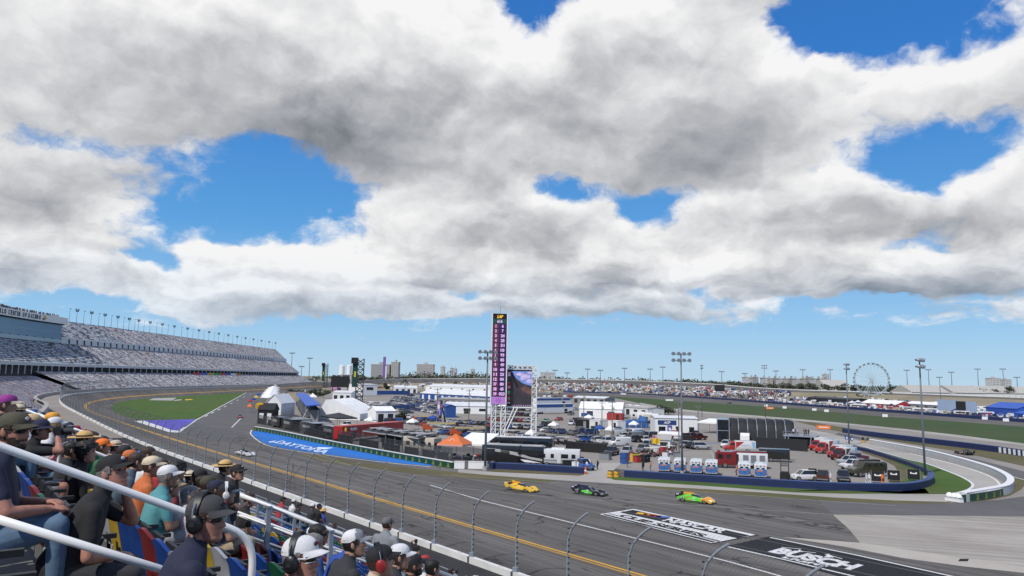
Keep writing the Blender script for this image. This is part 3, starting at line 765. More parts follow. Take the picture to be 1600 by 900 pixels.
# ---- handrails of the aisles
M_RAIL = mat('white_handrail_paint', (.80,.80,.78), .28, .04, 3, coat=.4)
def round_path(pts, r=.16, n=6):
    pts = [Vector(p) for p in pts]; out = [pts[0]]
    for a, b_, c in zip(pts, pts[1:], pts[2:]):
        d0, d1 = (a-b_).normalized(), (c-b_).normalized(); p0, p1 = b_+d0*r, b_+d1*r
        for k in range(n+1):
            f = k/n; out.append((p0*(1-f)+b_*f)*(1-f)+(b_*(1-f)+p1*f)*f)
    return out+[pts[-1]]
def loop_rail(t, s0, s1, label):
    th = thing('handrail', label, 'handrail', S(s0, t, 0), 0, None); b0 = th.location
    def q(s, h): return S(s, t, h)-b0
    mb = MB(); mb.tube(round_path([q(s0, -.2), q(s0, 1.10), q(s1, 1.10), q(s1, -.2)], .17, 7), 0.0225, M_RAIL, 12); mb.build('top_rail', th, smooth=True)
    mb = MB(); mb.tube([q(s0+.02, .74), q(s1-.02, .74)], 0.0225, M_RAIL, 12); mb.build('middle_rail', th, smooth=True)
    return th
loop_rail(4.70, .17, 1.69, 'large white two bar handrail crossing the lower left foreground')
loop_rail(4.70, 2.46, 3.9, 'white handrail loop at the bottom edge of the photo')
loop_rail(11.4, 1.45, 2.98, 'white handrail loop behind the beige and white caps')
for k, t in enumerate((18.2, 25.0)):
    loop_rail(t, 7.9, 9.4, 'white handrail loop low in the stand beyond the %s grey post barrier' % ORD[k])
def guard(t, s0, s1, label, posts, mesh=True):
    pw = .07 if mesh else .045
    th = thing('guard_rail', label, 'guard rail', S(s0, t, 0)); b0 = th.location
    def q(s, h): return S(s, t, h)-b0
    mb = MB(); mb.tube([q(s0-.1, 1.27), q(s1+.1, 1.27)], .030, M_RAIL, 8); mb.build('top_rail', th, smooth=True)
    mb = MB(); mb.tube([q(s0, .98), q(s1, .98)], .022, M_RAIL, 8); mb.build('middle_rail', th, smooth=True)
    mb = MB(); mb.tube([q(s0, .66), q(s1, .66)], .022, M_STEEL, 8); mb.build('lower_rail', th, smooth=True)
    for s in posts:
        mb = MB(); c = q(s, .5); mb.box(c, (pw,pw,1.5), M_STEEL, FACE); mb.box(c+Vector((0,0,.76)), (pw+.012,pw+.012,.03), M_STEEL, FACE); mb.build('post', th)
    if mesh:
        mb = MB(); n = int((s1-s0)/.055)
        for i in range(n):
            sa = s0+i*.055; w_ = Vector((0,0,.005))
            for (x0, x1) in ((sa, sa+.6), (sa+.6, sa)):
                if max(x0, x1) > s1: continue
                a, b_ = q(x0, .06), q(x1, .66); mb.add([a, a+w_, b_+w_, b_], [(0,1,2,3)], M_STEEL)
        mb.build('chain_link', th, fix=False)
    return th
guard(11.4, 3.76, 7.7, 'grey post guard rail with white pipes and chain link beside the standing man in grey', (3.76, 4.3, 5.35, 6.55, 7.7))
guard(18.2, .9, 7.7, 'long white pipe guard rail descending past the straw hats to the two men in black', (1.2, 2.6, 4.0, 5.4, 6.6, 7.7), False)
guard(12.55, 3.9, 7.6, 'second white pipe guard rail across the aisle from the grey post one', (3.9, 5.2, 6.4, 7.6), False)
guard(19.4, 5.2, 7.7, 'short white pipe guard rail beyond the six low spectators', (5.2, 6.4, 7.7), False)
for k in range(3, 9): guard(4.7+6.8*k, 1.0, 7.7, 'distant white pipe guard rail, %s beyond the two men in black' % ORD[k-3], (1.0, 3.4, 5.6, 7.7), False)
# front edge rails of the stand
sF = srow(NROW-1)+.3
for k in range(16):
    t0, t1 = 6+6.0*k, 6+6.0*k+5.0
    th = thing('front_railing', '%s grey railing from the right along the front edge of the stand' % ordn(k), 'railing', S(sF, t0, abs_z=fz(NROW-1)), 0, 'railings along the front of the stand')
    d = RV*(t1-t0); mb = MB()
    for h in (.95, .70, .40): mb.tube([Vector((0,0,h)), d+Vector((0,0,h))], .03, M_STEEL, 6)
    mb.build('bar', th)
    for f in (0, .5, 1):
        mb = MB(); mb.cyl(d*f, d*f+Vector((0,0,.97)), .03, M_STEEL, n=6); mb.box(d*f+Vector((0,0,.02)), (.12,.12,.03), M_STEEL); mb.build('post', th)
# ---- seats
SEATC = {'blue':(.007,.042,.20),'red':(.145,.014,.013),'green':(.009,.07,.032),'yellow':(.36,.24,.02),'white':(.30,.315,.34)}
M_SEATC = {k: mat('%s_seat_plastic' % k, c, .38, .10, 5, spec=.5) for k, c in SEATC.items()}
def seat_back_mb(m):
    mb = MB(); W = 11
    # wavy topped moulded back, cupped towards the sitter
    fr, bk = [], []
    rows = [(-.02,.42),(.12,.36),(.26,.31),(.38,.285),(.46,.28)]
    def pt(i, j, off):
        x = -.235+.47*i/(W-1); u = x/.235; h, _ = rows[j]
        z = .40+h + (.045*math.cos(u*2.2)-.02 if j == len(rows)-1 else 0) + (.018*math.sin(u*3.1) if j == len(rows)-1 else 0)
        y = -.27-.10*(h/.46)+.055*u*u + off
        if j == len(rows)-1: y -= .012
        return (x, y, z)
    n = len(rows)
    vf = [pt(i, j, .0) for j in range(n) for i in range(W)]; vb = [pt(i, j, -.035) for j in range(n) for i in range(W)]
    N = n*W; fs = []
    for j in range(n-1):
        for i in range(W-1):
            a = j*W+i; fs.append((a, a+1, a+W+1, a+W)); fs.append((N+a, N+a+W, N+a+W+1, N+a+1))
    for i in range(W-1):
        fs.append((i, N+i, N+i+1, i+1)); a = (n-1)*W+i; fs.append((a, a+1, N+a+1, N+a))
    for j in range(n-1):
        a = j*W; fs.append((a, a+W, N+a+W, N+a)); a = j*W+W-1; fs.append((a, N+a, N+a+W, a+W))
    mb.add(vf+vb, fs, m); return mb
def seat_pan_mb(m):
    mb = MB(); rings = []
    for k in range(7):
        f = k/6; y = -.24+.05*f; z = .44+.27*f; w_ = .20-.03*abs(f-.4)
        rings.append([(-w_, y+.05, z), (w_, y+.05, z), (w_, y+.085-.02*math.sin(f*3.1), z), (-w_, y+.085-.02*math.sin(f*3.1), z)])
    mb.loft(rings, m); return mb
def seat_parts(c):
    b_ = seat_back_mb(M_SEATC[c]).mesh('backrest', True); p = seat_pan_mb(M_BLACK).mesh('seat_pan')
    b_.set_sharp_from_angle(angle=R(40)); return b_, p
mb = MB(); mb.box((0,-.30,.22), (.05,.05,.44), M_CONCG); mb.box((0,-.24,.43), (.40,.10,.03), M_BLACK); mb.box((0,-.30,.60), (.20,.02,.18), M_BLACK); SB = mb.mesh('bracket')
mb = MB()
mb.box((-.25,-.12,.64), (.04,.34,.035), M_BLACK); mb.box((-.25,-.22,.52), (.03,.04,.22), M_CONCG); SA = mb.mesh('armrest')
SP = {c: seat_parts(c) for c in SEATC}
rs = random.Random(11)
def seat_color(k, t):
    r = random.Random(int(k*917+round(t*10)*31+5)).random()
    return 'blue' if r < .42 else 'red' if r < .68 else 'green' if r < .80 else 'yellow' if r < .87 else 'white'
def seat_slots():
    for k in range(-1, NROW):
        for a in range(len(AISLES)-1):
            t0, t1 = AISLES[a]+1.25, AISLES[a+1]-.15
            n = int((t1-t0)/.5)
            for i in range(n):
                yield k, a, i, t0+.25+i*(t1-t0-.1)/n
def inframe(p, mx=60, my=80):
    v = p-CAM
    if v.dot(_F) < .5: return False
    x, y = proj(p); return -mx < x < 1600+mx and y < 900+my
SECT = {0:'far behind', 1:'left', 2:'nearest', 3:'middle', 4:'next', 5:'far'}
cand = []
for k, a, i, t in seat_slots():
    p = S(srow(k), t, abs_z=fz(k)+.8)
    if inframe(p): cand.append(((p-CAM).length, k, a, i, t))
cand.sort()
near = cand[:290]; rest = cand[290:]
SECN = {}
for d, k, a, i, t in near:
    c = seat_color(k, t)
    lab = '%s plastic seat, %s from the aisle in the %s row of the %s block' % (c, ORD[i], 'top' if k < 0 else ordn(k), {1:'bottom right', 2:'near left', 3:'middle', 4:'upper left'}.get(a, 'upper left'))
    if lab in LABELS: lab = lab.replace('block', 'block, further off')
    th = thing('stadium_seat', lab, 'seat', S(srow(k), t, abs_z=fz(k)), FACE, 'coloured stadium seats')
    bm_, pm_ = SP[c]
    for nm, me in (('backrest', bm_), ('seat_pan', pm_), ('bracket', SB), ('armrest', SA)):
        if nm == 'armrest' and d > 12: continue
        o = bpy.data.objects.new(nm, me); COL.objects.link(o); o.parent = th
mb = MB(); q_ = Matrix.Rotation(FACE, 3, 'Z')
for d, k, a, i, t in rest:
    c = seat_color(k, t); p = S(srow(k), t, abs_z=fz(k))
    for (cc, dd, m_) in (((0,-.32,.62), (.46,.04,.44), M_SEATC[c]), ((0,-.20,.6), (.38,.035,.34), M_SEATC[c] if d < 40 else M_BLACK), ((0,-.30,.2), (.06,.05,.4), M_BLACK)):
        mb.box(p+q_ @ Vector(cc), dd, m_, FACE)
o = mb.build('stadium_seats', fix=False); tag(o, 'multicoloured seats filling the lower and farther rows of the near stand', 'seats', kind='stuff')
# dark aluminium kick plates and walk boards under the rows are part of the terrace
# ================================================================== people
import numpy as np
SKIN = [mat('fair_skin', (.37,.20,.135), .55, .22, 22, bump=.15), mat('ruddy_skin', (.35,.16,.11), .55, .24, 22, bump=.15), mat('tan_skin', (.26,.135,.082), .55, .22, 22, bump=.15)]
def cloth(name, rgb): return mat(name, rgb, .85, .16, 7, bump=.45)
C_ = {'black':(.012,.012,.014),'navy':(.013,.017,.042),'charcoal':(.028,.030,.034),'grey':(.20,.215,.235),'white':(.58,.58,.59),'orange':(.50,.135,.04),
 'teal':(.08,.26,.28),'aqua':(.16,.38,.33),'blue':(.035,.10,.30),'pink':(.60,.22,.22),'red':(.33,.03,.035),'jeans':(.085,.145,.22),'darkjeans':(.022,.030,.048),
 'khaki':(.34,.27,.18),'greyshorts':(.28,.28,.29),'olive':(.055,.052,.032),'stripe':(.50,.42,.44),'plaid':(.26,.06,.07),'cream':(.50,.43,.33),'royal':(.02,.06,.28),
 'green':(.03,.13,.06),'purple':(.23,.03,.20),'tan':(.46,.33,.18),'beige':(.55,.46,.33),'straw':(.55,.36,.14),'brightorange':(.72,.16,.02),'gold':(.65,.30,.04),'midgrey':(.12,.12,.125),'darkcap':(.045,.045,.048),'yellow':(.6,.42,.05),'slate':(.06,.09,.13)}
def CL(k): return cloth(k+'_cloth', C_[k])
M_SHOE = mat('brown_shoe', (.05,.042,.034), .6); M_SHOER = mat('dark_red_shoe', (.16,.03,.03), .6)
HAIR = {'brown':mat('brown_hair',(.035,.020,.012),.6,.35,40,bump=.6),'black':mat('black_hair',(.010,.008,.007),.55,.35,40,bump=.6),'grey':mat('grey_hair',(.17,.165,.16),.6,.35,40,bump=.6),'blond':mat('blond_hair',(.36,.24,.11),.6,.3,40,bump=.6)}
M_EYE = mat('dark_eye', (.02,.015,.012), .2); M_LENS = mat('dark_lens', (.008,.008,.009), .12, .05); M_FOAM = mat('black_ear_cup', (.010,.010,.011), .38, .15, 10)
M_LIP = mat('lip', (.34,.13,.105), .5); M_BEARD = HAIR['brown']
HZ = [(-.118,.058,.006,.026),(-.106,.082,-.006,.043),(-.092,.088,-.022,.051),(-.078,.083,-.046,.057),(-.064,.086,-.064,.061),(-.048,.086,-.077,.065),(-.030,.086,-.086,.068),
      (-.010,.085,-.092,.0705),(.010,.084,-.096,.0725),(.030,.091,-.098,.0745),(.055,.088,-.098,.0755),(.080,.074,-.090,.0705),(.098,.052,-.074,.058),(.112,.020,-.042,.036),(.1185,.0,-.015,.012)]
def interp(tab, z):
    if z <= tab[0][0]: return tab[0][1:]
    for a, b_ in zip(tab, tab[1:]):
        if z <= b_[0]:
            f = (z-a[0])/(b_[0]-a[0]); f = f*f*(3-2*f)*.5+f*.5
            return tuple(x+(y-x)*f for x, y in zip(a[1:], b_[1:]))
    return tab[-1][1:]
def g2(x, s): return math.exp(-(x/s)**2)
def head_pt(a, z, grow=0.0):
    yf, yb, w_ = interp(HZ, z); cx = math.sin(a); cy = math.cos(a)
    w_ += grow; yf += grow; yb -= grow
    x = w_*math.copysign(abs(cx)**.85, cx); mid = yb+(yf-yb)*.52
    y = mid+(yf-mid)*math.copysign(abs(cy)**.80, cy) if cy > 0 else mid+(mid-yb)*cy
    if cy > 0 and grow == 0:
        nz = 0.0
        if -.046 < z < .022: nz = .030*(1-((z+.028)/.05))**1.0 if z > -.028 else .030*(1-((-.028-z)/.018)**2)
        y += max(0, nz)*g2(x, .0135+.006*max(0, (.01-z)/.05))
        y -= .010*(g2(x-.031, .017)+g2(x+.031, .017))*g2(z-.012, .013)
        y += .005*g2(x, .024)*(g2(z+.060, .005)+1.1*g2(z+.073, .006)) - .004*g2(x, .026)*g2(z+.0665, .003)
        y += .004*(g2(x-.045, .018)+g2(x+.045, .018))*g2(z+.018, .018)
    return Vector((x, y, z))
def head_mb(mb, skin, eyes=True, beard=None, n=36, nz=34):
    zs = [-.118+.2365*k/(nz-1) for k in range(nz)]
    rings = [[head_pt(2*math.pi*i/n, z) for i in range(n)] for z in zs]
    if beard is None: mb.loft(rings, skin)
    else:
        vs = [p for r in rings for p in r]; fa, fb = [], []
        for j in range(nz-1):
            for i in range(n):
                f = (j*n+i, j*n+(i+1)%n, (j+1)*n+(i+1)%n, (j+1)*n+i); c = sum((vs[q] for q in f), Vector())/4
                hair = c.z < -.030 and c.y > -.02 and not (abs(c.x) < .030 and -.076 < c.z < -.058 and c.y > .06) and not (c.z > -.048 and abs(c.x) < .05 and c.y > .05)
                (fb if hair else fa).append(f)
        o = len(mb.v); mb.v += [tuple(v) for v in vs]
        for fl, m_ in ((fa, skin), (fb, beard)):
            k = mb.mi(m_)
            for f in fl: mb.f.append(tuple(q+o for q in f)); mb.m.append(k)
        mb.poly(rings[0][::-1], beard); mb.poly(rings[-1], skin)
    for sx in (-1, 1):
        mb.ell((sx*.075, -.008, .000), (.010, .020, .033), skin, 10, 8, Matrix.Rotation(sx*.35, 3, 'Z'))
        if eyes:
            mb.ell((sx*.031, .0745, .012), (.013, .008, .0065), M_EYE, 8, 6)
            mb.ell((sx*.031, .086, .030), (.018, .006, .0045), HAIR['brown'], 8, 6)
    mb.ell((0, .0895, -.0665), (.022, .0035, .0022), M_LIP, 8, 6)
def hair_mb(m, style, hat=False):
    mb = MB(); rnd = random.Random(5); n, nz = 30, 22; vs = []; fs = []
    lo = {'short':-.06,'bald':-.06,'long':-.10,'curly':-.10}[style]; gr = {'short':.008,'long':.016,'curly':.035,'bald':.004}[style]
    for j in range(nz):
        z = lo+(.118-lo)*j/(nz-1)
        for i in range(n):
            a = 2*math.pi*i/n; g = gr*(1+.5*rnd.uniform(-1,1)*(1 if style=='curly' else .25)); p = head_pt(a, z, g); p.z += g*.8*(j/(nz-1)); vs.append(p)
    for j in range(nz-1):
        for i in range(n):
            c = (vs[j*n+i]+vs[(j+1)*n+(i+1)%n])/2
            front = c.y-.02
            ok = c.z > .062+.0*front if c.y > .045 else (c.z > .0+.9*front if c.y > -.01 else True)
            if (style == 'bald' and c.z > .05) or (hat and c.z > .052): ok = False
            if style == 'curly' and c.y > .06 and c.z < .05: ok = False
            if ok: fs.append((j*n+i, j*n+(i+1)%n, (j+1)*n+(i+1)%n, (j+1)*n+i))
    mb.add(vs, fs, m); mb.poly([vs[(nz-1)*n+i] for i in range(n)], m) if style != 'bald' and not hat else None
    return mb
def cap_mb(m, brim, style='cap', panel=None):
    mb = MB(); n = 28; rings = []; base = .046
    for k in range(9):
        f = k/8; ph = f*math.pi/2; z = base+.084*math.sin(ph)**.9; r = math.cos(ph)**.72 if k < 8 else .03
        rings.append([Vector((.0845*r*math.sin(2*math.pi*i/n), (-.004+.107*r*math.cos(2*math.pi*i/n)), z-.012*(math.cos(2*math.pi*i/n) < -.2)*(1-f))) for i in range(n)])
    if panel is None: mb.loft(rings, m, caps=False)
    else:
        vs = [p for r in rings for p in r]
        for sel, m_ in ((True, panel), (False, m)):
            fs = []
            for j in range(8):
                for i in range(n):
                    c = (vs[j*n+i]+vs[(j+1)*n+(i+1)%n])/2
                    if (c.y > .025) == sel: fs.append((j*n+i, j*n+(i+1)%n, (j+1)*n+(i+1)%n, (j+1)*n+i))
            mb.add(vs, fs, m_)
    mb.poly(rings[-1], m)
    if style == 'cap':
        top, bot = [], []
        nn, mm = 13, 5
        for j in range(mm):
            for i in range(nn):
                u = -1+2*i/(nn-1); x = .076*u; y0 = .098*math.sqrt(max(0, 1-(u*.82)**2)); ln = .072*(1-abs(u)**2.6)+.004
                y = y0-.004+ln*j/(mm-1); z = .053-.016*(j/(mm-1))-.020*u*u*(j/(mm-1))-.004*u*u
                top.append(Vector((x, y, z+.004))); bot.append(Vector((x, y, z)))
        N = nn*mm; fs = []
        for j in range(mm-1):
            for i in range(nn-1):
                a = j*nn+i; fs += [(a, a+1, a+nn+1, a+nn), (N+a, N+a+nn, N+a+nn+1, N+a+1)]
        ed = [(mm-1)*nn+i for i in range(nn)]
        fs += [(ed[i], ed[i+1], N+ed[i+1], N+ed[i]) for i in range(nn-1)]
        mb.add(top+bot, fs, brim)
        mb.ell((0,-.004,.130), (.006,.006,.004), brim, 6, 4)
    else:
        R1, drop = {'bucket':(.062,.030), 'straw':(.105,.006), 'sun':(.085,.018)}[style]
        rr = []
        for (f, zz) in ((0,.0),(1,-drop),(1,-drop-.005),(0,-.006)):
            rr.append([Vector(((.0845+R1*f)*math.sin(2*math.pi*i/n), -.004+(.107+R1*f)*math.cos(2*math.pi*i/n), base+zz+.008*f*abs(math.sin(2*math.pi*i/n)))) for i in range(n)])
        mb.loft(rr, brim, caps=False)
        if style == 'straw':
            mb.loft([[Vector((.087*math.sin(2*math.pi*i/n), -.004+.110*math.cos(2*math.pi*i/n), base+z)) for i in range(n)] for z in (.004,.024)], HAIR['brown'], caps=False)
    return mb
def glasses_mb(frame=None):
    frame = frame or M_LENS; mb = MB()
    for sx in (-1, 1):
        pts = [head_pt(sx*a, .012+.0*a) for a in (.16,.45,.75)]
        vs = []
        for a, dz in ((.12,.006),(.40,.0),(.68,.0),(.95,.004)):
            for z in (.027-dz*.2, -.006+dz):
                p = head_pt(sx*a, z, .012); p.y += .004; vs.append(p)
        mb.add(vs, [(0,1,3,2),(2,3,5,4),(4,5,7,6)], M_LENS)
        p0 = head_pt(sx*.95, .018, .013); mb.tube([p0, head_pt(sx*1.6, .020, .008), (sx*.078,-.02,.012)], .0035, frame, 5)
        if frame != M_LENS:
            top = [head_pt(sx*a, .029, .014) for a in (.05,.4,.68,.97)]; mb.tube(top, .004, frame, 5)
            mb.tube([head_pt(sx*a, -.006, .014) for a in (.2,.5,.8,.97)], .003, frame, 5)
    mb.tube([head_pt(-.14, .018, .014), head_pt(.14, .018, .014)], .003, frame, 5)
    return mb
def muffs_parts(col, band):
    a = MB(); pts = [Vector((.098*math.cos(q), -.010+.0*q, .0+.147*math.sin(q))) for q in [math.pi*k/14 for k in range(15)]]
    rings = []
    for k, p in enumerate(pts):
        d = Vector((p.x, 0, p.z)).normalized(); w_ = .018 if 2 < k < 12 else .011
        rings.append([p+d*.008+Vector((0,-w_,0)), p+d*.008+Vector((0,w_,0)), p-d*.003+Vector((0,w_,0)), p-d*.003+Vector((0,-w_,0))])
    a.loft(rings, band); out = [('headband', a)]
    for sx in (-1, 1):
        b_ = MB(); rr = []
        for x, sc in ((.072,.9),(.080,1.0),(.095,1.0),(.112,.97),(.120,.78),(.122,.3)):
            rr.append([Vector((sx*x, -.010+.040*sc*math.sin(q), -.006+.050*sc*math.cos(q))) for q in [2*math.pi*k/18 for k in range(18)]])
        b_.loft(rr, col); b_.box((sx*.1225, -.010, -.004), (.003,.028,.022), M_CHAR if col is M_FOAM else col); b_.tube([(sx*.118,-.01,.035),(sx*.112,-.012,.075),(sx*.085,-.012,.10)], .003, M_STEEL, 4)
        out.append(('ear_cup', b_))
    return out
M_CHAR = mat('charcoal_plastic', (.022,.023,.024), .45)
class Body:
    def __init__(s): s.pr = []
    def cap(s, p0, r0, p1, r1, m, flat=None): s.pr.append(('c', Vector(p0), r0, Vector(p1), r1, m))
    def ell(s, c, rad, m, M=None): s.pr.append(('e', Vector(c), Vector(rad), M, None, m))
    def loft(s, rings): s.pr.append(('l', rings, None, None, None, None))
    def mesh(s, vox, name):
        mb = MB(); dm = M_SHOE
        for k, a, b_, c, d, m in s.pr:
            if k == 'c':
                ax = (c-a); L = ax.length
                if L < 1e-6: mb.ell(a, (b_,)*3, dm, 10, 8); continue
                z = ax/L; q = z.to_track_quat('Z', 'Y'); n = 12; rings = []
                for f in (-1,-.85,-.5,0): rr = math.sqrt(max(0,1-f*f)); rings.append((a+z*b_*f, max(b_*rr,.0005)))
                for f in (0,.5,.85,1): rr = math.sqrt(max(0,1-f*f)); rings.append((c+z*d*f, max(d*rr,.0005)))
                mb.loft([[p+q @ Vector((r*math.cos(2*math.pi*i/n), r*math.sin(2*math.pi*i/n), 0)) for i in range(n)] for p, r in rings], dm)
            elif k == 'e': mb.ell(a, b_, dm, 14, 10, c)
            else: mb.loft([r[0] for r in a], dm)
        me = mb.mesh('tmp'); ob = bpy.data.objects.new('tmp', me)
        md = ob.modifiers.new('r', 'REMESH'); md.mode = 'VOXEL'; md.voxel_size = vox; md.use_smooth_shade = True
        sm_ = ob.modifiers.new('s', 'SMOOTH'); sm_.factor = .5; sm_.iterations = 3 if vox < .016 else 2
        r = evaluate(ob)
        bpy.data.objects.remove(ob); bpy.data.meshes.remove(me); r.name = name; r.materials.clear()
        nf = len(r.polygons); ce = np.empty(nf*3); r.polygons.foreach_get('center', ce); ce = ce.reshape(-1, 3)
        best = np.full(nf, 1e9); idx = np.zeros(nf, dtype=np.int32); mats = []
        def consider(dist, m):
            if m not in mats: mats.append(m)
            sel = dist < best; best[sel] = dist[sel]; idx[sel] = mats.index(m)
        def capd(p0, r0, p1, r1):
            a_, b2 = np.array(p0), np.array(p1); ab = b2-a_; L2 = max(ab.dot(ab), 1e-9)
            h = np.clip((ce-a_) @ ab/L2, 0, 1); return np.linalg.norm(ce-a_-h[:,None]*ab, axis=1)-(r0+(r1-r0)*h)
        for k, a, b_, c, d, m in s.pr:
            if k == 'c': consider(capd(a, b_, c, d), m)
            elif k == 'e':
                q = ce-np.array(a)
                if c is not None: q = q @ np.array(c)
                rad = np.array(b_); consider((np.linalg.norm(q/rad, axis=1)-1)*rad.min(), m)
            else:
                for r0, r1 in zip(a, a[1:]): consider(capd(r0[1], r0[2], r1[1], r1[2]), r0[3])
        for m in mats: r.materials.append(m)
        nl = len(r.loops); lv = np.empty(nl, dtype=np.int32); r.loops.foreach_get('vertex_index', lv); lt = np.empty(nf, dtype=np.int32); r.polygons.foreach_get('loop_total', lt)
        lf = np.repeat(np.arange(nf), lt)
        for _ in range(4):     # even out the hems
            hot = np.zeros((nf, len(mats)), dtype=np.float32); hot[np.arange(nf), idx] = 1
            vv = np.zeros((len(r.vertices), len(mats)), dtype=np.float32); np.add.at(vv, lv, hot[lf]); ff = np.zeros_like(hot); np.add.at(ff, lf, vv[lv]/np.maximum(vv[lv].sum(1, keepdims=True), 1e-6)); idx = ff.argmax(1).astype(np.int32)
        r.polygons.foreach_set('material_index', idx); r.polygons.foreach_set('use_smooth', [True]*nf); r.update(); return r
def ik(a, c, l1, l2, pole):
    d = c-a; L = min(d.length, (l1+l2)*.998); dn = d.normalized(); x = (l1*l1-l2*l2+L*L)/(2*L); h = math.sqrt(max(0, l1*l1-x*x))
    pl = pole-dn*pole.dot(dn); pl = pl.normalized() if pl.length > 1e-6 else Vector((0,0,1))
    return a+dn*x+pl*h, a+dn*L
def hand(B, wrist, elbow, side, skin, curl=.6, detail=True, palm_dir=None):
    fd = (wrist-elbow).normalized()
    pd = palm_dir if palm_dir is not None else Vector((0,0,-1)); pd = (pd-fd*pd.dot(fd)); pd = pd.normalized() if pd.length > 1e-4 else Vector((1,0,0))
    sd = fd.cross(pd).normalized()
    if not detail:
        B.cap(wrist, .026, wrist+fd*.09+pd*.02, .030, skin); B.cap(wrist+fd*.09+pd*.02, .026, wrist+fd*.14+pd*.06, .016, skin); return
    for o_ in (-.024,-.008,.008,.024): B.cap(wrist+sd*o_*.6+fd*.012, .019, wrist+fd*.078+sd*o_, .0165, skin)
    for o_, L in ((-.029,.068),(-.010,.080),(.010,.075),(.029,.058)):
        k0 = wrist+fd*.084+sd*o_; k1 = k0+(fd*math.cos(curl*.6)+pd*math.sin(curl*.6))*L*.52; k2 = k1+(fd*math.cos(curl*1.5)+pd*math.sin(curl*1.5))*L*.5
        B.cap(k0, .0115, k1, .0105, skin); B.cap(k1, .0105, k2, .009, skin)
    ts = -1*side; b0 = wrist+fd*.025+sd*.026*ts; t1 = b0+fd*.038+sd*.030*ts+pd*.012; t2 = t1+fd*.032+sd*.004*ts+pd*.012
    B.cap(b0, .015, t1, .013, skin); B.cap(t1, .012, t2, .010, skin)
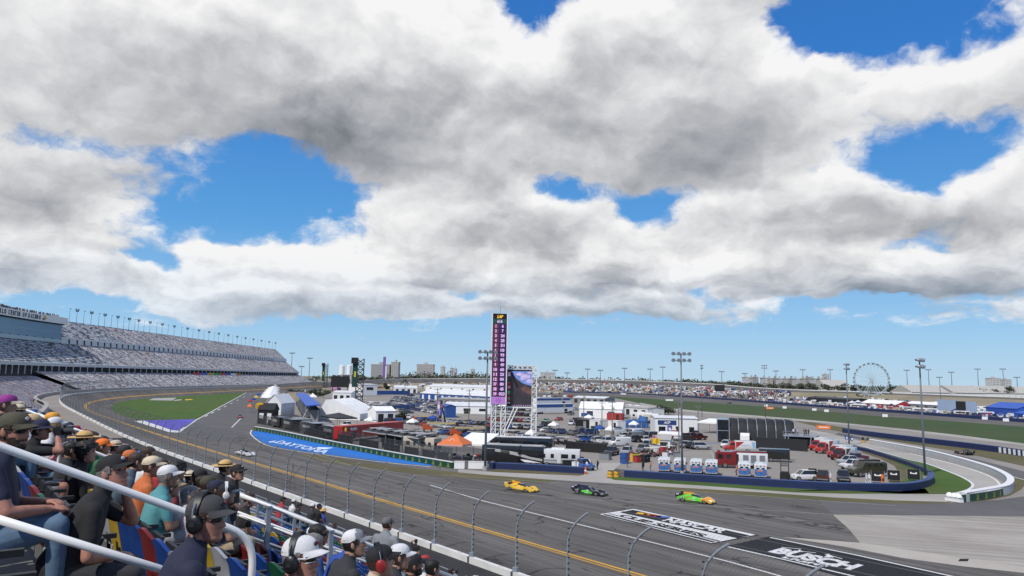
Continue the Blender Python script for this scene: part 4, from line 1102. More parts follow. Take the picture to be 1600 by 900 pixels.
def person(label, pos, rz, pose='sit', lean=12, head=(0,0), shirt='black', pants='darkjeans', skin=0, shorts=False, long=False, hat=None, brim=None, hstyle='cap', panel=None,
           hair='brown', hairstyle='short', shades=False, frame=None, muffs=None, armR='lap', armL='lap', vox=.02, heavy=1.0, detail=False, beard=None, shoes=None, hipz=.52, scale=1.0, group='spectators in the near stand', floor=0.0, eyes=None, twist=0, stance=None, crossed=False):
    sk = SKIN[skin]; sh = CL(shirt); pn = CL(pants); shs = shoes or M_SHOE
    B = Body(); L = R(lean); hip = Vector((0, -.10, hipz)) if pose == 'sit' else Vector((0, 0, .93))
    up = Vector((0, math.sin(L), math.cos(L))); fw = Vector((0, math.cos(L), -math.sin(L))); rt = Vector((1,0,0))
    if twist: 
        T_ = Matrix.Rotation(R(twist), 3, up); rt2 = T_ @ rt; fw2 = T_ @ fw
    else: rt2, fw2 = rt, fw
    H = heavy
    # torso
    stn = [(-.07,.155*H,.115*H,0,pn),(-.02,.170*H,.125*H,0,sh),(.05,.174*H,.134*H,.01,sh),(.17,.162*H,.130*H,.022*H,sh),(.28,.170*max(1,H*.95),.122*H,.012,sh),(.39,.188,.120,.0,sh),(.47,.182,.098,-.01,sh),(.525,.125,.080,-.008,sh),(.565,.072,.066,.0,sh)]
    rings = []; n = 16
    for d, w_, dp, off, m in stn:
        f = min(1, max(0, d/.3)); r_ = rt.lerp(rt2, f); g_ = fw.lerp(fw2, f); c = hip+up*d+g_*off
        if pose == 'sit' and d < 0: c = hip+Vector((0,.02,d))
        rings.append(([c+r_*w_*math.copysign(abs(math.sin(q))**.8, math.sin(q))+g_*dp*math.copysign(abs(math.cos(q))**.8, math.cos(q)) for q in [2*math.pi*i/n for i in range(n)]], c, (w_+dp)/2, m))
    B.loft(rings)
    nb = hip+up*.555; hc = hip+up*.70+Vector((0,.035,.0))
    hc = nb+Vector((0,.035+.045*math.sin(L),.140))
    B.cap(nb-up*.03, .060, hc+Vector((0,-.018,-.04)), .056, sk)
    # legs
    for sx in (-1, 1):
        if pose == 'sit':
            hj = hip+Vector((sx*.09,.03,-.02)); ft = Vector((sx*(.13 if not stance else stance), .36, floor+.085))
            kn, an = ik(hj, ft, .44, .45, Vector((sx*.12, .8, .75)))
        else:
            hj = hip+Vector((sx*.09,0,-.02)); ft = Vector((sx*.12, .03*sx, floor+.085)); kn, an = ik(hj, ft, .45, .45, Vector((0,1,0)))
        if crossed and sx > 0: an = kn+Vector((-.28,.02,-.12)); 
        if shorts:
            mid = hj.lerp(kn, .78); B.cap(hj, .098*H, mid, .082, pn); B.cap(hj.lerp(kn,.7), .068, kn, .060, sk); B.cap(kn, .059, an, .040, sk)
        else: B.cap(hj, .098*H, kn, .070, pn); B.cap(kn, .068, an+Vector((0,0,.02)), .052, pn)
        toe = an+Vector((sx*.02,.17,-.045)); B.cap(an+Vector((0,-.04,-.045)), .042, toe, .036, shs); B.cap(an+Vector((0,0,-.02)), .045, an+Vector((sx*.01,.09,-.035)), .042, shs)
        if pose == 'sit': kneepos = kn
        setattr(B, 'kn%d' % sx, kn)
    # arms
    for sx, md in ((1, armR), (-1, armL)):
        shd = hip+up*.465+rt2*(sx*.185)+fw2*(-.005)
        pole = Vector((sx*.8,-.6,-.5)); kn = getattr(B, 'kn%d' % sx); pd = None; curl = .6
        if md == 'lap': tg = Vector((sx*.07, kn.y-.10, kn.z+.12))
        elif md == 'knee': tg = kn+Vector((-sx*.01,-.06,.105)); curl = .9; pd = Vector((0,.2,-1))
        elif md == 'chin': tg = hc+Vector((sx*.055,.085,-.135)); pole = Vector((sx*.4,.6,-1)); pd = Vector((-sx*.5,-1,.2)); curl = 1.3
        elif md == 'cam': tg = hc+Vector((sx*.05,.17,-.045)); pole = Vector((sx*.9,.1,-1)); pd = Vector((-sx,.2,0)); curl = 1.2
        elif md == 'brow': tg = hc+Vector((sx*.09,.06,.02)); pole = Vector((sx*1,.1,-.2)); pd = Vector((0,0,-1)); curl = .2
        elif md == 'down': tg = shd+Vector((sx*.07,.05,-.53)); pole = Vector((sx*.2,-1,0)); pd = Vector((-sx,0,0))
        elif md == 'hips': tg = hip+Vector((sx*.17,.10,.06)); pole = Vector((sx*1,-.5,0)); pd = Vector((-sx,0,0))
        elif md == 'fold': tg = hip+up*.26+fw2*.22+rt2*(-sx*.06); pole = Vector((sx*1,0,-.6)); pd = Vector((0,-1,0))
        elif md == 'up': tg = hc+Vector((sx*.30,.12,.25)); pole = Vector((sx*1,0,-.3))
        else: tg = Vector(md)
        el, wr = ik(shd, tg, .29, .26, pole)
        B.cap(shd, .066, shd.lerp(el,.62), .057 if not long else .055, sh)
        if long: B.cap(shd.lerp(el,.6), .055, el, .048, sh); B.cap(el, .046, el.lerp(wr,.9), .036, sh); B.cap(el.lerp(wr,.85), .03, wr, .028, sk)
        else: B.cap(shd.lerp(el,.55), .048, el, .043, sk); B.cap(el, .043, el.lerp(wr,.35), .042, sk); B.cap(el.lerp(wr,.35), .042, wr, .028, sk)
        hand(B, wr, el, sx, sk, curl, detail, pd); setattr(B, 'wr%d' % sx, wr)
    me = B.mesh(vox, 'body')
    # head joined to the body mesh
    mbh = MB(); head_mb(mbh, sk, eyes if eyes is not None else not shades, beard, 36 if detail else 24, 34 if detail else 22)
    HM = Matrix.Translation(hc) @ Matrix.Rotation(R(head[0]), 4, 'Z') @ Matrix.Rotation(R(-head[1]), 4, 'X')
    hm = mbh.mesh('head', True); hm.transform(HM)
    bm = bmesh.new(); bm.from_mesh(me)
    ml = list(me.materials); base = len(ml)
    for m in hm.materials:
        if m.name not in [x.name for x in ml]: ml.append(m)
    nf = len(bm.faces); bm.from_mesh(hm); bm.faces.ensure_lookup_table()
    rem = [[x.name for x in ml].index(m.name) for m in hm.materials]
    for f in bm.faces[nf:]: f.material_index = rem[f.material_index]
    bm.to_mesh(me); bm.free()
    for m in ml[base:]: me.materials.append(m)
    bpy.data.meshes.remove(hm)
    o = bpy.data.objects.new('person', me); COL.objects.link(o); o.location = pos; o.rotation_euler.z = rz; o.scale = (scale,)*3
    if label: tag(o, label, 'person', group)
    else: o['category'] = 'person'; o['group'] = group
    def kid(nm, mb, auto=None):
        me_ = mb.mesh(nm, True); me_.transform(HM); c = bpy.data.objects.new(nm, me_); COL.objects.link(c); c.parent = o
        if auto: me_.set_sharp_from_angle(angle=R(auto))
        return c
    if hairstyle and hairstyle != 'none': kid('hair', hair_mb(HAIR[hair], hairstyle, bool(hat)))
    if hat: kid('cap' if hstyle == 'cap' else 'hat', cap_mb(CL(hat), CL(brim or hat), hstyle, CL(panel) if panel else None), 50)
    if hat and detail and hstyle == 'cap':
        bd = MB(); bd.ell((.012,.098,.088),(.020,.006,.013),CL('white' if hat in ('black','olive') else 'charcoal'),8,6); bd.ell((-.012,.099,.086),(.010,.006,.010),CL('red'),8,6); kid('badge', bd)
    if shades: kid('sunglasses', glasses_mb(frame), 30)
    if muffs:
        col = M_FOAM if muffs == 'black' else mat('%s_ear_cup' % muffs, {'red':(.30,.02,.02),'white':(.6,.6,.6)}[muffs], .4)
        for nm, mb in muffs_parts(col, M_FOAM if muffs != 'white' else col): kid(nm, mb, 40)
    o['_hc'] = 0; del o['_hc']; o2 = HM.translation.copy(); PEOPLE.append((o, B, HM)); return o
PEOPLE = []
def seated(label, px, py, d, row, yaw=0, lean=14, **kw):
    """sit a spectator so that the head is near the photo spot, on a given row of the stand"""
    t_ = P(px, py, d); rel = t_-CAM; t = rel.dot(RV); s = rel.dot(NV)
    L = R(lean); hz_ = kw.pop('hipz', .52); rz = FACE+R(yaw)
    hcl = Vector((0, -.10, hz_))+Vector((0, math.sin(L), math.cos(L)))*.555+Vector((0,.035+.045*math.sin(L),.140))
    sc = kw.get('scale', 1.0); off = Matrix.Rotation(rz, 3, 'Z') @ hcl*sc
    pos = Vector((t_.x-off.x, t_.y-off.y, 0)); s_seat = (pos-CAM).dot(NV); r0 = round((s_seat-.4)/TREAD); pz = t_.z-off.z
    row = min((r0-1, r0, r0+1), key=lambda r: abs(hz_+(pz-fz(r))/sc-.52)+.25*abs(srow(r)-s_seat))
    pos.z = fz(row); hip_new = hz_+(pz-pos.z)/sc
    if not .40 < hip_new < .66: print('ROWFIX', label[:40], round(hip_new,2), 'row', row)
    hip_new = min(max(hip_new, .44), .62)
    return person(label, pos, rz, 'sit', lean, hipz=hip_new, **kw)
# ---- the spectators one can tell apart
seated('man in navy shirt with black over-ear headphones, grey cap and dark sunglasses', 322, 812, 4.02, 1, yaw=-8, lean=16, shirt='navy', pants='darkjeans', skin=1, hat='darkcap', hair='brown', shades=True, muffs='black', head=(-38,-2), vox=.011, heavy=1.12, detail=True, armR='lap')
seated('man in white mesh cap, white framed sunglasses and black headphones at bottom edge', 470, 874, 4.25, 2, yaw=-6, lean=14, shirt='black', pants='jeans', skin=1, hat='white', hair='grey', shades=True, frame=M_WHITEP, muffs='black', head=(-44,-4), vox=.012, heavy=1.1, detail=True)
seated('bearded man in olive cap, sunglasses, dark shirt and blue jeans at left edge', 20, 688, 4.9, 0, yaw=-12, lean=10, shirt='navy', pants='jeans', skin=1, hat='olive', hair='brown', shades=True, beard=M_BEARD, head=(-32,0), vox=.011, heavy=1.22, detail=True, armR='knee', armL='lap')
seated('older man in black cap and black shirt resting his chin on his hand', 176, 740, 5.2, 1, yaw=-10, lean=26, shirt='black', pants='charcoal', skin=1, hat='black', hair='grey', head=(-34,-14), vox=.011, heavy=1.12, detail=True, armR='lap', armL='chin')
seated('man in navy bucket hat and grey shorts holding up a black camera', 63, 672, 8.8, 1, yaw=-6, lean=14, shirt='black', pants='greyshorts', shorts=True, skin=1, hat='navy', hstyle='bucket', head=(-12,-4), vox=.015, armR='cam', armL='cam', detail=True)
cam_o, cam_B, cam_H = PEOPLE[-1]
mb = MB(); mb.box((0,.19,-.03), (.13,.07,.085), M_BLACK); mb.box((0,.19,.018), (.05,.05,.03), M_BLACK)
o = mb.build('camera_body'); o.name = 'hand_camera'
mb2 = MB(); mb2.cyl((0,.22,-.035),(0,.33,-.035),.036,M_BLACK,.040,12); l_ = mb2.build('lens', o)
o.matrix_world = Matrix.Translation(cam_o.location) @ Matrix.Rotation(cam_o.rotation_euler.z, 4, 'Z') @ cam_H
tag(o, 'black camera held up by the man in the navy bucket hat', 'camera')
seated('person in bright purple cap at the far left edge', 10, 642, 8.6, 0, lean=14, shirt='black', pants='jeans', hat='purple', brim='cream', vox=.02, head=(-15,0))
seated('person in tan cap just behind the navy bucket hat', 50, 662, 9.6, 1, lean=12, shirt='white', pants='jeans', hat='tan', vox=.022, head=(-20,0))
seated('person in gold orange cap behind the camera man', 81, 664, 11.6, 2, lean=14, shirt='charcoal', pants='jeans', hat='gold', vox=.024)
seated('blond woman in a white visor beside the raised camera', 84, 682, 10.6, 2, lean=18, shirt='white', pants='jeans', hair='blond', hairstyle='long', hat='white', vox=.022, skin=0, head=(10,-5))
seated('person in grey cap behind the blond woman', 97, 668, 12.4, 2, lean=12, shirt='blue', pants='jeans', hat='grey', vox=.024)
seated('person in salmon pink shirt below the raised camera', 97, 700, 10.0, 2, lean=20, shirt='pink', pants='khaki', hair='brown', hairstyle='long', vox=.022)
seated('person in tan straw hat behind the curly dark hair', 132, 684, 10.4, 3, lean=14, shirt='charcoal', pants='khaki', hat='straw', hstyle='straw', vox=.022)
seated('woman with a big head of curly dark hair in black jacket', 136, 708, 9.2, 2, lean=16, shirt='black', long=True, pants='black', hair='black', hairstyle='curly', vox=.018, head=(-20,-4))
seated('man with dark hair and grey shirt beside the curly haired woman', 112, 704, 9.8, 2, lean=14, shirt='charcoal', pants='jeans', hair='black', hairstyle='short', vox=.02, skin=2)
seated('person in bright orange cap and dark green shirt', 160, 700, 11.2, 3, lean=12, shirt='green', pants='jeans', hat='brightorange', vox=.022, head=(-10,0))
seated('person in pale straw hat behind the orange cap', 180, 699, 13.2, 4, lean=12, shirt='khaki', pants='jeans', hat='cream', hstyle='straw', vox=.026)
seated('person in charcoal cap and red shirt by the straw hats', 194, 706, 12.2, 4, lean=12, shirt='red', pants='jeans', hat='charcoal', vox=.026)
seated('person in orange shirt and orange cap farther down the rows', 203, 712, 11.4, 4, lean=12, shirt='orange', pants='jeans', hat='orange', vox=.026)
seated('person in white tee shirt with short dark hair seen from behind', 231, 718, 10.2, 3, lean=12, shirt='white', pants='greyshorts', shorts=True, hair='brown', hairstyle='short', vox=.018, head=(-10,0))
seated('person in grey green shirt in front of the white tee shirt', 214, 722, 9.6, 3, lean=30, shirt='slate', pants='jeans', hair='brown', vox=.024)
seated('man in beige cap and orange shirt', 236, 739, 9.0, 3, lean=12, shirt='orange', pants='khaki', hat='beige', hair='brown', skin=1, vox=.018, head=(-15,0))
seated('man in white cap and teal shirt', 262, 749, 8.2, 3, lean=14, shirt='teal', pants='greyshorts', shorts=True, hat='white', hair='grey', skin=2, vox=.016, head=(-18,-4), heavy=1.1)
seated('person with dark curly hair and red plaid shirt past the white cap', 277, 737, 10.4, 4, lean=18, shirt='plaid', pants='jeans', hair='black', hairstyle='curly', vox=.022)
seated('person in mint green shirt ahead of the teal shirt', 268, 762, 9.4, 4, lean=26, shirt='aqua', pants='khaki', hat='tan', vox=.022)
seated('grey haired woman in pink and white striped top', 298, 776, 8.4, 4, lean=20, shirt='stripe', pants='khaki', hair='grey', hairstyle='short', vox=.018, head=(-12,-10))
seated('person in black cap with a white badge behind the crowd of caps', 312, 747, 10.6, 5, lean=14, shirt='black', pants='jeans', hat='black', vox=.022)
seated('person with brown hair bowed among the caps', 316, 760, 10.6, 5, lean=26, shirt='olive', pants='jeans', hair='brown', hairstyle='short', vox=.024, head=(0,-15))
seated('person in worn grey brown cap', 325, 764, 10.2, 5, lean=20, shirt='olive', pants='jeans', hat='olive', vox=.022, head=(-10,-6))
seated('man in navy cap and blue shirt', 337, 767, 9.8, 5, lean=20, shirt='blue', pants='jeans', hat='navy', skin=2, vox=.02, head=(-10,-4))
seated('man in black cap wearing bright white ear muffs', 354, 772, 9.4, 5, lean=14, shirt='slate', pants='khaki', hat='black', brim='slate', muffs='white', vox=.018, head=(-14,0))
def standing(label, px, py, d, yaw=0, row=None, **kw):
    t_ = P(px, py, d); rel = t_-CAM; t = rel.dot(RV); s = rel.dot(NV); rz = FACE+R(yaw)
    L = R(kw.get('lean', 4)); hc = Vector((0,0,.93))+Vector((0,math.sin(L),math.cos(L)))*.555+Vector((0,.035+.045*math.sin(L),.14))
    k = row if row is not None else round((s-.4)/TREAD)
    z = fz(k); sc = min(max((t_.z-z)/hc.z, .86), 1.14)
    off = Matrix.Rotation(rz, 3, 'Z') @ hc*sc
    return person(label, Vector((t_.x-off.x, t_.y-off.y, z)), rz, 'stand', scale=sc, **kw)
standing('man in yellow straw hat and black shirt leaning over in the aisle', 352, 731, 11.6, yaw=10, lean=32, shirt='black', pants='khaki', hat='straw', hstyle='straw', vox=.02, armR='fold', armL='fold', head=(-10,0))
standing('man in black cap and black shirt standing with arms on the guard rail', 371, 739, 10.8, yaw=-30, lean=10, shirt='black', pants='khaki', hat='black', shades=True, vox=.018, armR='fold', armL='hips', head=(-20,-8), detail=True)
standing('man in grey tee shirt and grey cap standing at the guard rail', 605, 819, 14.0, yaw=28, lean=3, shirt='grey', pants='jeans', hat='midgrey', hair='brown', vox=.02, skin=1, armR='hips', armL='down', head=(-10,-2), heavy=1.05)
seated('man with short dark hair, sunglasses and blue shirt near the guard rail', 497, 836, 8.4, 4, lean=18, shirt='blue', pants='jeans', hair='black', shades=True, skin=2, vox=.018, head=(-22,0))
seated('grey haired person beside the blue shirted man', 490, 848, 7.6, 4, lean=22, shirt='blue', pants='jeans', hair='grey', hairstyle='short', vox=.02)
seated('person in black hood and royal blue jacket', 552, 845, 8.0, 4, lean=30, shirt='royal', long=True, pants='black', hair='black', hairstyle='long', vox=.02)
seated('young man in grey cap with white mesh back and dark printed shirt', 553, 861, 6.8, 3, yaw=-4, lean=16, shirt='charcoal', pants='jeans', hat='white', brim='grey', panel='grey', hair='black', hairstyle='short', vox=.014, head=(-24,-8), detail=True)
seated('man in black cap with red ear muffs and cream shirt', 594, 878, 5.9, 3, lean=20, shirt='cream', pants='jeans', hat='black', muffs='red', vox=.015, head=(-18,-8), detail=True)
seated('person in white cap just past the red ear muffs', 624, 871, 7.4, 4, lean=16, shirt='charcoal', pants='jeans', hat='white', vox=.02, head=(-20,0))
seated('man in black cap and black shirt at the bottom near the last rail post', 646, 884, 8.4, 5, lean=16, shirt='black', pants='jeans', hat='black', skin=2, vox=.018, head=(-15,-10), beard=M_BEARD)
seated('dark haired person beside the bottom black cap', 676, 886, 9.6, 6, lean=16, shirt='black', pants='jeans', hair='black', hairstyle='short', vox=.022)
seated('person in red cap past the bottom black cap', 664, 879, 13.5, 9, lean=14, shirt='white', pants='jeans', hat='red', vox=.026)
# ---- spectators a few pixels tall: built once, then copied with other clothes
def proto(name, **kw):
    o = person(None, (0,0,0), FACE, 'sit', vox=.034, **kw); PEOPLE.pop(); return o
PROT = [proto('a', lean=14, shirt='grey', pants='jeans', hair='brown', hat='grey'), proto('b', lean=22, shirt='grey', pants='jeans', hair='brown'), proto('c', lean=8, shirt='grey', pants='khaki', hair='brown', hat='grey', hstyle='straw', armR='knee')]
PROT_MESHES = {}
rf = random.Random(23)
HN = {'white':'white','black':'black','navy':'navy','red':'red','grey':'grey','beige':'beige','orange':'orange','blue':'blue','straw':'straw','green':'green','teal':'teal','pink':'pink','charcoal':'charcoal','royal':'royal blue','yellow':'yellow','khaki':'khaki','olive':'olive','plaid':'dark red','tan':'tan'}
def variant(k, pos, yaw, shirt, hat, where):
    base = PROT[k]; o = base.copy(); o.data = recolor(base.data, CL('grey'), CL(shirt)); COL.objects.link(o)
    o.location = pos; o.rotation_euler.z = FACE+R(yaw)
    for ch in base.children:
        c = ch.copy(); COL.objects.link(c); c.parent = o
        if ch.name.startswith(('cap','hat')): c.data = recolor(ch.data, CL('grey'), CL(hat))
    hn = ('no cap' if k == 1 else '%s %s' % (HN[hat], 'cap' if k == 0 else 'sun hat'))
    lab = 'figure in %s shirt and %s, %s' % (HN[shirt], hn, where)
    tag(o, lab, 'person', 'spectators in the near stand'); return o
taken = set()
for o, B, HM in PEOPLE:
    rel = o.location-CAM; taken.add((round((rel.dot(NV)-.4)/TREAD), round(rel.dot(RV)/.5)))
count = {}
def fill(t0, t1, k0, k1, prob, where, ymax=None):
    for k, a, i, t in seat_slots():
        if not (t0 <= t < t1 and k0 <= k <= k1): continue
        if rf.random() > prob: continue
        if any((k, round(t/.5)+dk) in taken for dk in (-1,0,1)): continue
        p = S(srow(k), t, abs_z=fz(k)); h = proj(p+Vector((0,0,1.1)))
        if not (-20 < h[0] < 1620 and h[1] < 915): continue
        taken.add((k, round(t/.5))); kk = rf.choice((0,0,0,1,1,2)); shs = rf.choice(['white','black','black','black','navy','navy','charcoal','charcoal','red','grey','blue','royal','green','khaki'])
        hh = rf.choice(['white','black','navy','red','grey','beige','blue','charcoal','tan'])
        variant(kk, p, rf.uniform(-15,15), shs, hh, where % ordn(max(k,0)))
fill(12.6, 18.0, -1, 5, .72, '%s row behind the purple cap')
fill(19.4, 24.8, -1, 7, .55, '%s row past the long guard rail')
fill(26, 45, -1, 9, .38, '%s row at upper left')
fill(45, 70, 1, 8, .22, '%s row at the far end')
fill(12.6, 40, 14, 30, .05, '%s row low in the stand')
for o in PROT:
    for c in list(o.children): bpy.data.objects.remove(c)
    bpy.data.objects.remove(o)
# a group by the barrier low in the stand, and one person with an arm raised
for k, (px, py, d, sh, kw) in enumerate(((442,781,30,'red',dict(hat='black')),(460,775,31,'white',dict(hat='white')),(468,779,30,'black',dict(hat='black')),(489,787,30,'charcoal',dict(hat='white')),(499,789,30,'black',dict(hair='black')),(506,792,31,'royal',dict(hat='straw', hstyle='sun')))):
    rel = P(px, py, d)-CAM; s = rel.dot(NV); row = round((s-.4)/TREAD)
    seated('%s of six spectators low in the stand, in %s shirt with %s' % (ORD[k], HN[sh], ('%s cap' % kw['hat']) if 'hat' in kw else 'dark hair'), px, py, d, row, lean=10, shirt=sh, pants='jeans', vox=.034, eyes=False, **kw)
rel = P(650, 848, 44)-CAM
standing('person in black standing low in the stand with a hand at the brow', 650, 846, 44, lean=2, yaw=25, shirt='black', pants='khaki', hair='black', vox=.034, armL='brow', armR='down', eyes=False)
# ================================================================== vehicles
M_TYRE = mat('tyre_rubber', (.014,.014,.014), .8); M_RIM = mat('wheel_rim', (.30,.31,.32), .35, .1, 5, metal=.6)
M_GL = mat('car_glass', (.012,.016,.020), .10, .1, 2, spec=.8); M_TRIM = mat('black_trim', (.018,.018,.019), .6)
M_LAMP = mat('head_lamp', (.60,.60,.58), .2); M_TAIL = mat('tail_lamp', (.30,.012,.012), .3)
CARC = {'white':(.62,.62,.62),'silver':(.34,.35,.36),'grey':(.12,.125,.13),'black':(.012,.012,.013),'dark blue':(.015,.03,.09),'blue':(.02,.08,.30),'red':(.36,.028,.022),'maroon':(.09,.010,.012),'olive':(.045,.042,.026),'beige':(.38,.33,.25),'lime':(.14,.42,.04),'brown':(.06,.035,.028),'teal':(.06,.20,.22)}
def PAINT(c): return mat(c.replace(' ','_')+'_car_paint', CARC[c], .30, .05, 2, coat=.6)
def ringx(y, pts): return [Vector((x, y, z)) for x, z in pts]
def section(y, w_, zb, zt, sh=.90): return ringx(y, [(-w_*.92,zb),(w_*.92,zb),(w_,zb+.18),(w_,zt-.16),(w_*sh,zt),(-w_*sh,zt),(-w_,zt-.16),(-w_,zb+.18)])
def wheel_mesh(r=.33, w_=.22):
    mb = MB(); mb.cyl((-w_/2,0,0),(w_/2,0,0), r, M_TYRE, n=16)
    for s in (-1,1): mb.cyl((s*w_/2,0,0),(s*(w_/2+.012),0,0), r*.64, M_RIM, n=12); mb.cyl((s*(w_/2+.012),0,0),(s*(w_/2+.03),0,0), r*.2, M_TRIM, n=8)
    return mb.mesh('wheel')
WHEEL = wheel_mesh(); WHEELB = wheel_mesh(.42,.28); WHEELT = wheel_mesh(.50,.34)
def wheels(par, spots, me=WHEEL, r=.33):
    for x, y in spots:
        o = bpy.data.objects.new('wheel', me); COL.objects.link(o); o.parent = par; o.location = (x, y, r)
def lights(par, w_, yf, zf, yr, zr, sz=.34, shz=.14):
    for s in (-1,1):
        mb = MB(); mb.box((s*(w_-.26), yf, zf), (sz, .08, shz), M_LAMP); mb.box((s*(w_-.26), yf-.01, zf), (sz+.05, .06, shz+.05), M_TRIM); mb.build('headlight', par)
        mb = MB(); mb.box((s*(w_-.20), yr, zr), (.26, .08, shz+.06), M_TAIL); mb.box((s*(w_-.20), yr+.01, zr), (.30, .06, shz+.1), M_TRIM); mb.build('tail_light', par)
def greenhouse(par, base, roof, wb, wr, zb, zr, paint, body):
    """base/roof: (front y, rear y); returns the glass part and adds the roof skin to the body builder"""
    f0, r0 = base; f1, r1 = roof
    b4 = [(-wb,f0,zb),(wb,f0,zb),(wb,r0,zb),(-wb,r0,zb)]; t4 = [(-wr,f1,zr),(wr,f1,zr),(wr,r1,zr),(-wr,r1,zr)]
    g = MB(); g.add(b4+t4, [(0,1,5,4),(1,2,6,5),(2,3,7,6),(3,0,4,7)], M_GL); g.build('windows', par)
    body.add([(-wr-.02,f1+.05,zr-.03),(wr+.02,f1+.05,zr-.03),(wr+.02,r1-.05,zr-.03),(-wr-.02,r1-.05,zr-.03),(-wr*.9,f1-.12,zr+.045),(wr*.9,f1-.12,zr+.045),(wr*.9,r1+.12,zr+.045),(-wr*.9,r1+.12,zr+.045)],
             [(0,1,5,4),(1,2,6,5),(2,3,7,6),(3,0,4,7),(4,5,6,7)], paint)
    for s in (-1,1):
        for (ya, yb) in ((f0,f1),(r0,r1)): body.cyl((s*wb,ya,zb),(s*wr,yb,zr), .045, paint, n=4)
        ym = (f0+r0)/2*.55+(f1+r1)/2*.45; body.cyl((s*wb*1.005,ym,zb),(s*wr*1.005,ym-.05,zr), .05, M_TRIM, n=4)
def car(kind, color):
    p = PAINT(color); th = thing('parked_car' if kind != 'pickup' else 'pickup_truck', None, None)
    b = MB()
    if kind == 'sedan':
        b.loft([section(-2.32,.72,.38,.80),section(-2.15,.84,.26,.93),section(-1.2,.91,.22,.96),section(.8,.91,.22,.95),section(1.7,.88,.24,.84),section(2.2,.78,.28,.70),section(2.34,.62,.34,.60)], p)
        greenhouse(th, (1.0,-1.75), (.15,-1.0), .80, .58, .92, 1.42, p, b); wheels(th, [(-.80,1.42),(.80,1.42),(-.80,-1.38),(.80,-1.38)]); lights(th, .86, 2.16, .62, -2.24, .78)
        b.box((0,2.2,.42), (1.3,.2,.14), M_TRIM); b.box((0,-2.26,.42), (1.3,.16,.14), M_TRIM)
    elif kind == 'suv':
        b.loft([section(-2.30,.80,.42,1.0),section(-2.15,.90,.32,1.08),section(-1.0,.95,.28,1.08),section(.9,.95,.28,1.06),section(1.7,.92,.30,1.00),section(2.2,.84,.34,.86),section(2.34,.68,.40,.70)], p)
        greenhouse(th, (1.1,-2.2), (.35,-1.85), .86, .68, 1.05, 1.70, p, b); wheels(th, [(-.83,1.42),(.83,1.42),(-.83,-1.38),(.83,-1.38)], WHEELB, .38); lights(th, .90, 2.20, .80, -2.25, 1.0)
        b.box((0,2.22,.50), (1.3,.2,.2), M_TRIM); b.box((0,-2.25,.50), (1.4,.18,.2), M_TRIM)
    elif kind == 'pickup':
        b.loft([section(-2.85,.92,.50,1.10),section(-2.7,.97,.45,1.12),section(.9,.98,.42,1.12),section(1.2,.98,.42,1.14),section(2.5,.94,.42,1.06),section(2.85,.84,.46,.92)], p)
        b.box((0,-1.95,1.125), (1.62,1.45,.012), M_TRIM); b.box((-.90,-1.95,1.2),(.10,1.6,.16),p); b.box((.90,-1.95,1.2),(.10,1.6,.16),p); b.box((0,-2.76,1.2),(1.7,.08,.16),p)
        greenhouse(th, (1.25,-1.05), (.55,-.88), .88, .70, 1.12, 1.85, p, b); wheels(th, [(-.84,1.75),(.84,1.75),(-.84,-1.75),(.84,-1.75)], WHEELB, .42); lights(th, .94, 2.72, .90, -2.84, .98)
        b.box((0,2.84,.62), (1.5,.12,.22), M_RIM); b.box((0,2.80,.86), (1.0,.06,.18), M_TRIM); b.box((0,-2.90,.58), (1.7,.12,.18), M_RIM)
    elif kind == 'van':
        b.loft([section(-2.75,.90,.40,2.1,.86),section(-2.65,.97,.35,2.22,.84),section(.9,.98,.32,2.24,.84),section(1.5,.98,.32,1.30),section(2.3,.92,.34,1.12),section(2.65,.78,.40,.85)], p)
        g = MB(); g.add([(-.82,1.60,1.28),(.82,1.60,1.28),(.72,1.00,2.10),(-.72,1.00,2.10)], [(0,1,2,3)], M_GL)
        for s in (-1,1): g.add([(s*.99,1.3,1.3),(s*.99,.2,1.3),(s*.965,.2,1.85),(s*.965,.95,1.85)], [(0,1,2,3)], M_GL)
        g.add([(-.75,-2.775,1.35),(.75,-2.775,1.35),(.70,-2.745,1.9),(-.70,-2.745,1.9)], [(0,1,2,3)], M_GL); g.build('windows', th)
        wheels(th, [(-.86,1.7),(.86,1.7),(-.86,-1.65),(.86,-1.65)], WHEELB, .38); lights(th, .92, 2.56, .82, -2.74, 1.0)
    b.build('body', th, auto=35); return th
PROTO = {}
def hd(a, b_):
    d = G(*b_)-G(*a); return math.atan2(-d.x, d.y)
def put_car(kind, color, px, py, rz, label, group='cars parked in the infield', cat=None):
    key = (kind, color)
    if key not in PROTO: PROTO[key] = car(kind, color)
    base = PROTO[key]
    if base.get('used'): o = copy_tree(base); 
    else: o = base
    for k in ('used',):
        if k in o: del o[k]
    o.location = G(px, py); o.location.z = 0.0; o.rotation_euler.z = rz
    if o is not base: pass
    tag(o, label, cat or {'sedan':'car','suv':'car','pickup':'pickup truck','van':'van'}[kind], group)
    USED.add(base.name); base['used'] = 1; return o
USED = set()
rc = random.Random(41)
